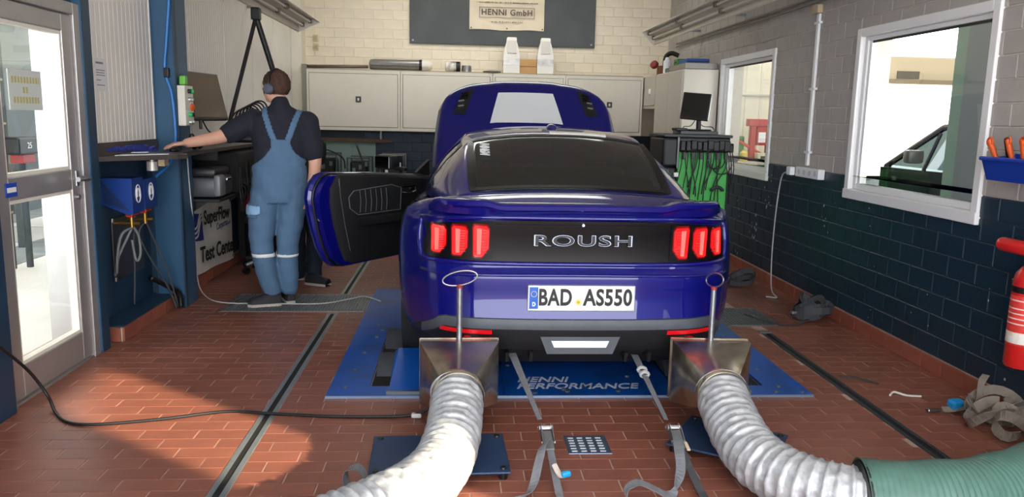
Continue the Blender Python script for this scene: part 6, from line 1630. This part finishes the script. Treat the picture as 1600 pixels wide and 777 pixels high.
def person(name, label, S):
    root = thing(name, label, 'person', S['root'])
    f = Vector(S['face']).normalized(); bf = Vector(S['bodyf']).normalized(); br_ = Vector((bf.y, -bf.x, 0))
    b = MB()
    P = head_parts(b, Vector(S['head']), f)
    limb(b, [S['neck0'], S['neck1']], [.062, .056])
    tor = S['torso']
    loft(b, [(Vector(c), rx-.014, ry-.012, br_, bf) for c, rx, ry in tor])
    for A in (S['armL'], S['armR']):
        limb(b, A['p'], A['r']); hand(b, A['p'][-1], A['hd'], A['pn'], A['sd'], A['curl'])
    for L in (S['legL'], S['legR']): limb(b, L['p'], [x*.8 for x in L['r']])
    body = fuse(b, 'body', S['skin'], root, S.get('vox', .008), 4)
    # eyes
    for s in (-1, 1):
        MB().sphere(P(s*.033, .083, .012), .0115, 12, 8).build('eye', [mat('eye_white', (225, 222, 216), .3)], body, True)
        MB().sphere(P(s*.033, .0925, .012), .005, 8, 6).build('iris', [mat('eye_dark', (40, 36, 34), .3)], body, True)
    # shirt
    sh = MB()
    loft(sh, [(Vector(c), rx, ry, br_, bf) for c, rx, ry in tor])
    limb(sh, [Vector(S['neck0'])-Z3*.03, Vector(S['neck0'])+Z3*S.get('collar', .012)], [.10, .072])
    for A in (S['armL'], S['armR']):
        n = A['sleeve']; pts = A['p'][:2]; e = Vector(pts[0]).lerp(Vector(pts[1]), n)
        limb(sh, [pts[0], e], [A['r'][0]+.022, A['r'][1]+.026])
    shirt = fuse(sh, 'shirt', S['shirt'], root, .009, 5)
    # trousers
    tr = MB()
    loft(tr, [(Vector(c), rx+.012, ry+.012, br_, bf) for c, rx, ry in S['pelvis']])
    for L in (S['legL'], S['legR']): limb(tr, L['p'], [x+.012 for x in L['r']], 16, 6)
    trousers = fuse(tr, 'overalls' if S.get('bib') else 'trousers', S['trouser'], root, .009, 4)
    # bump: cloth folds
    for o in (shirt, trousers):
        nrm = [v.normal.copy() for v in o.data.vertices]
        for v, q in zip(o.data.vertices, nrm):
            w = v.co; v.co = w+q*(.0035*math.sin(w.z*46+w.x*25)*math.sin(w.x*31-w.z*17+w.y*20))
    for Ft in S['feet']:
        h, t_ = Vector(Ft[0]), Vector(Ft[1]); d = (t_-h).normalized(); s = d.cross(Z3); L = (t_-h).length
        rows = []; srow = []
        for q, w_, hh in ((-.02, .028, .07), (.0, .036, .085), (.08, .038, .085), (.14, .040, .06), (.20, .043, .045), (L-.02, .036, .035), (L+.01, .018, .022)):
            c = h+d*q
            rows.append([c+s*w_*math.cos(PI*k/8)+Z3*(.018+hh*math.sin(PI*k/8)) for k in range(9)])
            srow.append([c+s*(w_+.004), c+s*(w_+.004)+Z3*.02, c-s*(w_+.004)+Z3*.02, c-s*(w_+.005)])
        z0 = min(h.z, t_.z)
        m = MB().grid(rows); m.f.append(tuple(range(9))); m.mi.append(0); e = len(m.v)-9; m.f.append(tuple(range(e, e+9))[::-1]); m.mi.append(0)
        shoe = m.build('shoe', [mat('shoe_dark', (34, 34, 40), .7)], root, 50)
        m = MB().grid(srow, 0, True); m.f.append((0, 1, 2, 3)); m.mi.append(0); e = len(m.v)-4; m.f.append((e, e+1, e+2, e+3)); m.mi.append(0); m.build('sole', [mat('sole_pale', (176, 170, 162), .6)], shoe)
    # hair: skull cap of short locks
    hm = MB(); c = Vector(S['head']); r = Vector((f.y, -f.x, 0)); rnd = random.Random(5)
    rows = []
    for i in range(15):
        t = PI*.02+PI*.74*i/14; row = []
        for k in range(30):
            ph = 2*PI*k/30; fx, fy = math.cos(ph), math.sin(ph)
            tt = t if fy < .2 else t*(1-.42*(fy-.2)/.8)
            j = 1+.04*math.sin(k*2.7+i*1.9)+rnd.uniform(-.03, .03)
            row.append(c+r*(.086*j*math.sin(tt)*fx)+f*(-.012+.106*j*math.sin(tt)*fy)+Z3*(.025+.106*j*math.cos(tt)))
        rows.append(row)
    h = MB().grid(rows, 0, True); h.build('hair', [S['hair']], root, True)
    return root, body, shirt, trousers, P
m_skin = mat('skin', (214, 164, 140), .5, var=.04, scale=20)
m_shirt = mat('navy_shirt', (28, 30, 44), .85, bump=.15, bscale=60)
m_overall = mat('overall_blue', (82, 112, 142), .85, var=.06, scale=9, bump=.2, bscale=50)
m_hair = mat('brown_hair', (74, 50, 38), .8, var=.35, scale=40, bump=1, bscale=70)
MAN = dict(root=(-1.38, 6.04, 0), face=(-.91, .41, 0), bodyf=(-.22, .975, 0), skin=m_skin, shirt=m_shirt, trouser=m_overall, hair=m_hair, bib=True, collar=.062,
    head=(-1.36, 6.055, 1.652), neck0=(-1.33, 6.055, 1.47), neck1=(-1.34, 6.06, 1.575),
    torso=[((-1.345, 6.05, .96), .175, .125), ((-1.345, 6.05, 1.06), .185, .128), ((-1.34, 6.05, 1.18), .192, .128), ((-1.335, 6.05, 1.28), .205, .128), ((-1.33, 6.05, 1.37), .22, .12), ((-1.33, 6.05, 1.44), .20, .105), ((-1.33, 6.055, 1.49), .125, .085), ((-1.33, 6.055, 1.52), .07, .06)],
    pelvis=[((-1.355, 6.05, .80), .155, .115), ((-1.35, 6.05, .88), .185, .128), ((-1.347, 6.05, .96), .192, .135), ((-1.345, 6.05, 1.04), .190, .134), ((-1.345, 6.05, 1.08), .186, .13)],
    armL=dict(p=[(-1.525, 6.06, 1.405), (-1.715, 5.94, 1.295), (-1.925, 5.785, 1.243)], r=[.068, .052, .034], sleeve=.80, hd=(-.75, -.60, -.10), pn=(0, 0, -1), sd=(-.6, .78, 0), curl=.28),
    armR=dict(p=[(-1.14, 6.07, 1.40), (-1.09, 6.10, 1.13), (-1.105, 6.02, .91)], r=[.068, .052, .034], sleeve=.80, hd=(-.12, -.3, -.95), pn=(-1, .1, 0), sd=(-.2, .95, -.2), curl=.35),
    legL=dict(p=[(-1.45, 6.05, .90), (-1.475, 6.01, .68), (-1.478, 5.985, .48), (-1.455, 6.02, .26), (-1.425, 6.05, .125)], r=[.098, .092, .074, .066, .058]),
    legR=dict(p=[(-1.25, 6.06, .90), (-1.275, 6.07, .68), (-1.305, 6.07, .48), (-1.31, 6.09, .26), (-1.31, 6.12, .125)], r=[.098, .090, .072, .066, .058]),
    feet=[((-1.375, 6.03, .004), (-1.585, 5.97, .004)), ((-1.30, 6.10, .004), (-1.37, 6.27, .004))])
man, man_body, man_shirt, man_tr, MP = person('person', 'person seen from behind in blue bib overalls and dark T-shirt, reaching to the desk', MAN)
def cloth_patch(src, test, name, mt, parent, off=.007):
    """raised patch of a garment: faces of src whose centre passes test, pushed outwards and closed"""
    me = src.data; bm = bmesh.new(); bm.from_mesh(me)
    dele = [fc for fc in bm.faces if not test(fc.calc_center_median(), fc.normal)]
    bmesh.ops.delete(bm, geom=dele, context='FACES')
    for v in bm.verts: v.co += v.normal*off
    m = bpy.data.meshes.new(name); bm.to_mesh(m); bm.free(); m.materials.clear(); m.materials.append(mt); m.shade_smooth()
    o = link(name, m, parent); md = o.modifiers.new('t', 'SOLIDIFY'); md.thickness = .008; md.offset = -1
    return o
SPX = -1.305
def bib_test(c, n):
    if n.y > -.05: return False
    if c.z < 1.06: return False
    if c.z < 1.27:
        t = (c.z-1.06)/.21; w0 = .185*(1-t)**2.2+.062
        return abs(c.x-SPX) < w0
    return False
def strap_test(side):
    def t(c, n):
        if c.z < 1.24 or c.z > 1.50 or (n.y > .1 and n.z < .5): return False
        q = (c.z-1.24)/.22; xc = SPX+side*(.038+.075*q)
        return abs(c.x-xc) < .021 and (c.z < 1.46 or n.z > .2)
    return t
cloth_patch(man_shirt, bib_test, 'back_bib', m_overall, man_tr, .010)
cloth_patch(man_shirt, strap_test(-1), 'shoulder_strap', m_overall, man_tr, .009); cloth_patch(man_shirt, strap_test(1), 'shoulder_strap', m_overall, man_tr, .009)
# reflective knee bands, pocket with cloth
m_reflb = mat('reflective_band', (235, 238, 240), .4)
for (x0, x1, z) in ((-1.60, -1.385, .405), (-1.382, -1.20, .392)):
    cloth_patch(man_tr, lambda c, n: x0 < c.x < x1 and abs(c.z-z-.05*(c.x-(x0+x1)/2)*0) < .012, 'reflective_band', m_reflb, man_tr, .003)
cloth_patch(man_tr, lambda c, n: c.x < -1.49 and .69 < c.z < .80 and c.y < 6.09, 'thigh_pocket', m_overall, man_tr, .010)
cloth_patch(man_tr, lambda c, n: c.x < -1.465 and .72 < c.z < .775 and c.y < 6.05, 'pocket_cloth', mat('pale_blue_cloth', (140, 178, 214), .8), man_tr, .016)
# beard and ear muffs
bd = MB(); c = Vector(MAN['head']); f = Vector(MAN['face']).normalized(); r = Vector((f.y, -f.x, 0))
rows = []
for i in range(7):
    z = -.030-.075*i/6; row = []
    for k in range(15):
        a = -1.15+2.3*k/14; rx, ry = .064-.002*i*i*.6, .071-.0018*i*i*.4
        row.append(c+r*(rx*math.sin(a))+f*(.026+ry*math.cos(a))+Z3*(z+.02*(abs(a)/1.15)))
    rows.append(row)
bd.grid(rows).build('beard', [mat('reddish_beard', (112, 70, 48), .8, bump=.5, bscale=90)], man, True)
em = None
for s in (-1, 1):
    p = c+r*(s*.078)+Z3*(-.012)+f*(-.006)
    m = MB().lathe([(.018, -.006), (.036, -.004), (.041, .010), (.040, .024), (.030, .036), (.008, .040)], p, r*s, 18)
    if em is None: em = m.build('ear_muffs', [mat('muff_grey', (84, 92, 106), .45)], man, 40)
    else: m.build('ear_cup', [mat('muff_grey', (84, 92, 106), .45)], em, 40)
MB().tube([c+r*(.098*math.sin(a))+Z3*(.022+.112*math.cos(a))+f*(-.012) for a in [-1.75+3.5*k/20 for k in range(21)]], .009, 8).build('headband', [m_black], em, True)
# second person, almost wholly hidden behind the first
OTH = dict(root=(-1.27, 6.93, 0), face=(-.5, .8, -.35), bodyf=(-.2, .98, 0), vox=.012, skin=m_skin, shirt=mat('black_shirt', (20, 20, 24), .85), trouser=mat('dark_jeans', (26, 36, 52), .85, var=.08), hair=m_hair,
    head=(-1.43, 7.50, 1.30), neck0=(-1.41, 7.38, 1.24), neck1=(-1.42, 7.46, 1.28),
    torso=[((-1.33, 6.96, .90), .15, .10), ((-1.35, 7.02, .98), .15, .11), ((-1.38, 7.16, 1.08), .155, .12), ((-1.40, 7.27, 1.16), .16, .11), ((-1.41, 7.33, 1.22), .13, .09), ((-1.41, 7.38, 1.25), .07, .06)],
    pelvis=[((-1.32, 6.94, .76), .13, .10), ((-1.325, 6.94, .86), .15, .11), ((-1.345, 6.98, .96), .15, .11)],
    armL=dict(p=[(-1.54, 7.24, 1.17), (-1.52, 7.30, .98), (-1.48, 7.42, .86)], r=[.05, .042, .029], sleeve=.6, hd=(0, .8, -.4), pn=(0, 0, -1), sd=(1, 0, 0), curl=.25),
    armR=dict(p=[(-1.27, 7.32, 1.17), (-1.30, 7.40, .98), (-1.36, 7.50, .88)], r=[.05, .042, .029], sleeve=.6, hd=(-.1, .8, -.3), pn=(0, 0, -1), sd=(-1, 0, 0), curl=.25),
    legL=dict(p=[(-1.40, 6.94, .84), (-1.41, 6.96, .46), (-1.41, 6.98, .07)], r=[.082, .064, .054]),
    legR=dict(p=[(-1.25, 6.93, .84), (-1.245, 6.90, .46), (-1.25, 6.84, .07)], r=[.082, .064, .054]),
    feet=[((-1.40, 6.97, .004), (-1.46, 7.15, .004)), ((-1.29, 6.80, .004), (-1.155, 6.74, .004))])
person('person', 'person in dark trousers bending behind the one in blue overalls, sneaker showing', OTH)
# ================================================================== BEYOND THE GLASS
m_conc = mat('pale_concrete', (206, 202, 196), .7, var=.06, scale=2)
m_slab = mat('dark_slab', (120, 124, 124), .6, var=.1, scale=3)
m_hall = mat('hall_wall_grey', (150, 152, 146), .8, var=.08, scale=1.5)
m_halldark = mat('hall_dark', (60, 66, 68), .7, var=.1, scale=2)
# ---------------------------------------------------------------- neighbouring hall on the left
g = MB().box(-9, -2.44, -2, 18, -.2, -.02).build('ground_left', [m_conc]); struct(g)
for (a, b) in ((-4.75, -4.2), (-6.35, -5.75)):
    y = 3.0
    while y < 17: MB().box(a, b, y, y+1.18, -.02, -.012).build('dark_slab', [m_slab], g); y += 1.2
for k in range(10): MB().box(-5.7, -4.8, 3+1.2*k, 3.01+1.2*k, -.02, -.016).build('slab_joint', [m_slab], g)
w = MB().box(-9.2, -9, -2, 18, -.2, 4.2).box(-9, -2.44, 18, 18.2, -.2, 4.2).build('wall_hall_left', [m_hall]); struct(w)
MB().box(-8.99, -8.95, 9, 16.5, 1.2, 3.4).build('dark_wall_panel', [m_halldark], w)
for (a, b) in ((9.6, 11.0), (13.8, 15.4)): MB().box(-8.95, -8.9, a, b, 1.5, 2.6).build('pale_wall_panel', [mat('pale_panel', (188, 204, 206), .5)], w)
MB().box(-6.4, -6.2, 11.4, 12.3, -.02, 4.0).build('partition', [m_halldark], w)
r = MB().box(-9.2, -2.44, 1.5, 6.6, 4.2, 4.3).box(-9.2, -2.44, 8.4, 18.2, 4.2, 4.3).build('ceiling_hall_shade', [m_ceil]); struct(r)  # unseen roof added to dim the hall, with a gap for daylight
o = MB().cbox(-4.05, -3.99, 8.02, 8.08, -.02, 4.2, .006).build('hall_post', [m_white]); tag(o, 'white post in the hall seen through the upper door glass', 'post')
t = thing('hall_shelf', 'small shelf rack in the hall behind the glass door', 'shelf', (-4.3, 7.35, -.02))
for z in (.5, 1.09, 1.31, 1.7): MB().box(-4.5, -4.1, 6.7, 7.52, z, z+.02).build('shelf_board', [mat('shelf_wood', (168, 150, 122), .7)], t)
for (x, y) in ((-4.48, 6.72), (-4.12, 6.72), (-4.48, 7.5), (-4.12, 7.5)): MB().box(x-.015, x+.015, y-.015, y+.015, -.02, 1.75).build('shelf_post', [m_halldark], t)
t = thing('display_stand', 'black display box showing the number 25 in the hall behind the door', 'display', (-4.0, 7.6, -.02))
MB().cbox(-4.1, -3.95, 7.42, 7.78, 1.04, 1.20, .02).build('display_box', [m_black], t); MB().cyl((-4.03, 7.6, -.02), (-4.03, 7.6, .98), .03, n=12).build('display_pole', [m_halldark], t, 40)
MB().cbox(-4.08, -3.97, 7.5, 7.72, .96, 1.04, .006).build('display_base', [mat('display_red', (160, 40, 36), .5)], t)
text('display_number', '25', frame_m(Vector((-3.949, 7.60, 1.12)), (0, 1, 0), (0, 0, 1)), .055, mat('display_digits', (225, 228, 220), .5), t, wscale=1)
t = thing('hall_bench', 'dark workbench in the hall behind the glass door', 'workbench', (-5.2, 9.2, -.02))
MB().box(-6.0, -4.6, 8.6, 10.4, .82, .88).build('bench_top', [m_halldark], t)
for (x, y) in ((-5.95, 8.65), (-4.65, 8.65), (-5.95, 10.35), (-4.65, 10.35)): MB().box(x-.03, x+.03, y-.03, y+.03, -.02, .82).build('bench_leg', [m_halldark], t)
# ---------------------------------------------------------------- neighbouring bay on the right
g = MB().box(XR+.24, 16, -3, 26, -.2, -.02).build('ground_right', [m_conc]); struct(g)
r = MB().box(XR+.24, 10.2, 1.6, 8.6, 3.6, 3.75).box(XR+.24, 3.5, 8.6, 10.8, 3.6, 3.75).box(5.2, 10.2, 8.6, 10.8, 3.6, 3.75).box(XR+.24, 10.2, 10.8, 12.6, 3.6, 3.75).build('ceiling_bay_right', [m_ceil]); struct(r)  # unseen bay roof, made wide to shade the bay
MB().box(3.5, 5.2, 8.6, 10.8, 3.66, 3.67).build('added_rooflight_pane', [opal_mat()], r)  # roof light added to brighten the bay's back wall
w = MB().box(10, 10.2, 1.6, 12.4, -.02, 3.6).build('wall_bay_sunblock', [m_hall]); struct(w)  # side wall added to keep the sun out of the bay
w = MB().box(XR+.24, 5.3, 11.5, 11.7, -.02, 3.6).build('wall_bay_back', [mat('bay_cream', (222, 214, 198), .7, var=.03)]); struct(w)
for k in range(9): MB().box(3.3+.22*k, 3.305+.22*k, 11.492, 11.5, .9, 3.5).build('panel_rib', [mat('rib_cream', (205, 198, 182), .7)], w)
o = MB().cbox(5.3, 11, 12.4, 12.7, 2.13, 2.56, .02).build('bay_lintel', [mat('lintel_beige', (206, 188, 160), .6)]); tag(o, 'beige beam seen high through the large right window', 'beam')
MB().cbox(6.95, 7.32, 12.38, 12.4, 2.21, 2.33, .004).build('beam_label', [mat('beam_label', (90, 80, 70), .6)], o); MB().box(5.3, 11, 12.36, 12.4, 2.13, 2.2).build('beam_lip', [mat('lintel_dark', (150, 132, 108), .6)], o)
t = thing('bay_column', 'grey steel column standing behind the large right window', 'column', (4.55, 6.6, -.02))
MB().cbox(4.40, 4.72, 6.36, 6.76, -.02, 3.6, .006).build('column_face', [mat('column_grey', (104, 112, 122), .5, var=.04)], t); MB().cbox(4.42, 4.72, 6.77, 6.95, -.02, 3.6, .006).build('column_side', [mat('column_green', (112, 140, 132), .5)], t)
o = MB().cyl((3.4, 11.476, 1.875), (5.2, 11.476, 1.875), .025, n=10).build('bay_pipe', [mat('bay_pipe', (200, 196, 186), .5)], None, 40); tag(o, 'pale horizontal pipe on the cream wall behind the small window', 'pipe')
t = thing('bay_bench', 'green workbench cabinet behind the small window', 'workbench', (4.2, 11.0, -.02))
MB().cbox(3.5, 4.9, 10.6, 11.4, -.02, .90, .01).build('bench_cabinet', [mat('bench_green', (46, 112, 62), .5)], t); MB().cbox(3.45, 4.95, 10.55, 11.45, .90, .94, .006).build('bench_top', [mat('bench_top_pale', (190, 186, 176), .5)], t)
o = MB().cbox(3.62, 4.0, 10.9, 11.3, .94, 1.28, .02).build('green_crate', [mat('crate_green', (60, 140, 76), .5)]); tag(o, 'green plastic crate on the bench behind the small window', 'crate')
MB().cbox(3.64, 3.98, 10.892, 10.9, 1.18, 1.24, .004).build('crate_grip', [mat('crate_dark', (30, 80, 44), .5)], o)
t = thing('red_press', 'red workshop press with white label behind the small window', 'machine', (4.18, 10.8, .94)); m_pr = mat('press_red', (176, 40, 38), .45)
MB().cbox(4.02, 4.10, 10.75, 10.83, .94, 1.44, .008).build('press_column', [m_pr], t); MB().cbox(4.26, 4.34, 10.75, 10.83, .94, 1.44, .008).build('press_column', [m_pr], t)
MB().cbox(3.98, 4.38, 10.73, 10.85, 1.42, 1.52, .01).build('press_head', [m_pr], t); MB().cbox(4.11, 4.25, 10.74, 10.84, 1.16, 1.42, .01).build('press_ram', [m_pr], t)
MB().box(4.13, 4.23, 10.735, 10.74, 1.20, 1.34).build('press_label', [m_white], t); MB().cyl((3.86, 10.78, 1.22), (4.2, 10.78, 1.04), .02, n=10).build('press_lever', [mat('lever_orange', (206, 84, 50), .5)], t, 40)
o = MB().cbox(4.08, 4.36, 10.58, 10.72, .94, 1.06, .006).build('parts_box', [mat('parts_cream', (222, 216, 196), .6)]); tag(o, 'cream parts box in front of the red press', 'box'); MB().box(4.12, 4.32, 10.576, 10.58, .98, 1.02).build('box_label', [m_ink], o)
o = MB().lathe([(.05, 0), (.055, .01), (.055, .12), (.03, .14), (.03, .16)], (4.16, 10.9, .94), n=14).build('yellow_can', [mat('can_yellow', (214, 190, 80), .5)], None, 40); o.location = (-.24, -.22, 0); tag(o, 'small yellow can on the bench beside the red press', 'can')
# parked car behind the large window
def parked():
    t = thing('parked_car', 'dark car parked behind the column outside the large right window', 'car', (5.8, 8.0, -.02))
    m_dk = mat('dark_car_paint', (24, 28, 32), .22, coat=.8); X0, X1 = 4.9, 6.68
    prof = [(5.55, .30), (5.5, .62), (5.6, .95), (5.75, 1.02), (8.95, 1.0), (9.6, .90), (9.9, .72), (9.95, .45), (9.85, .28)]
    def sect(x, k): return [Vector((x, y, z if z < .5 else .5+(z-.5)*(1-.02*k))) for y, z in prof]
    rows = [sect(X0+.06, 1), sect(X0, .5), sect(X0+.0, 0), sect((X0+X1)/2, -1), sect(X1, 0), sect(X1-.06, 1)]
    rows[0] = [Vector((p.x+.06, p.y, p.z)) for p in rows[0]]
    m = MB().grid(rows, 0, True); m.f.append(tuple(range(len(prof)))); m.mi.append(0); e = len(m.v)-len(prof); m.f.append(tuple(range(e, e+len(prof)))); m.mi.append(0)
    b = m.build('car_body', [m_dk], t, 40)
    # roof and pillars
    P0 = [(5.75, 1.02), (6.15, 1.38), (6.7, 1.49), (7.6, 1.51), (8.1, 1.46), (8.95, 1.0)]
    rf = MB()
    for x, s in ((X0+.10, 1), (X1-.10, -1)):
        ins = lambda y, z: Vector((x+s*.13*(z-1.0)/.5, y, z))
        rf.tube([ins(y, z) for y, z in P0], .035, 8)
        rf.tube([ins(6.95, 1.0), ins(7.0, 1.49)], .04, 8); rf.tube([ins(8.2, 1.0), ins(8.12, 1.4)], .02, 8)
    rf.build('pillar', [m_dk], t, 40)['kind'] = 'stuff'
    rows = [[Vector((X0+.22+(X1-X0-.44)*k/6, y, z+.02*math.sin(PI*k/6))) for k in range(7)] for y, z in ((6.1, 1.36), (6.7, 1.5), (7.6, 1.52), (8.1, 1.47))]
    MB().grid(rows).build('roof', [m_dk], t, True)
    gl = glass_mat('parked_glass', (.16, .19, .18, 1), .05)
    MB().grid([[Vector((X0+.12+(X1-X0-.24)*k/4, 8.93, 1.0)) for k in range(5)], [Vector((X0+.24+(X1-X0-.48)*k/4, 8.1, 1.46)) for k in range(5)]]).build('windscreen', [gl], t)
    for x, s in ((X0+.10, 1), (X1-.10, -1)):
        ins = lambda y, z: Vector((x+s*.13*(z-1.0)/.5, y, z))
        for q in ([(5.85, 1.02), (6.9, 1.02), (6.92, 1.46), (6.2, 1.36)], [(7.02, 1.02), (8.85, 1.02), (8.1, 1.43), (7.05, 1.47)]): MB().add([ins(y, z) for y, z in q], [(0, 1, 2, 3)]).build('side_window', [gl], t)
    for x in (X0-.11, X1+.11): MB().cbox(x-.09, x+.09, 8.0, 8.12, 1.08, 1.22, .03).build('door_mirror', [mat('mirror_grey', (92, 94, 92), .3)], t, 40)
    for x in (X0+.12, X1-.12):
        for y in (6.3, 9.1):
            MB().lathe([(.18, -.1), (.30, -.11), (.33, -.08), (.33, .08), (.30, .11), (.18, .1)], (x, y, .31), (1, 0, 0), 24).build('wheel', [m_tyre], t, 40)
    for x in (X0+.4, X1-.4): MB().cbox(x-.22, x+.22, 7.3, 7.42, .8, 1.32, .05).build('seat', [m_int], t, 40)
    MB().cbox(X0-.004, X0+.02, 6.9, 7.1, .86, .89, .006).build('door_handle', [m_chrome], t)
parked()
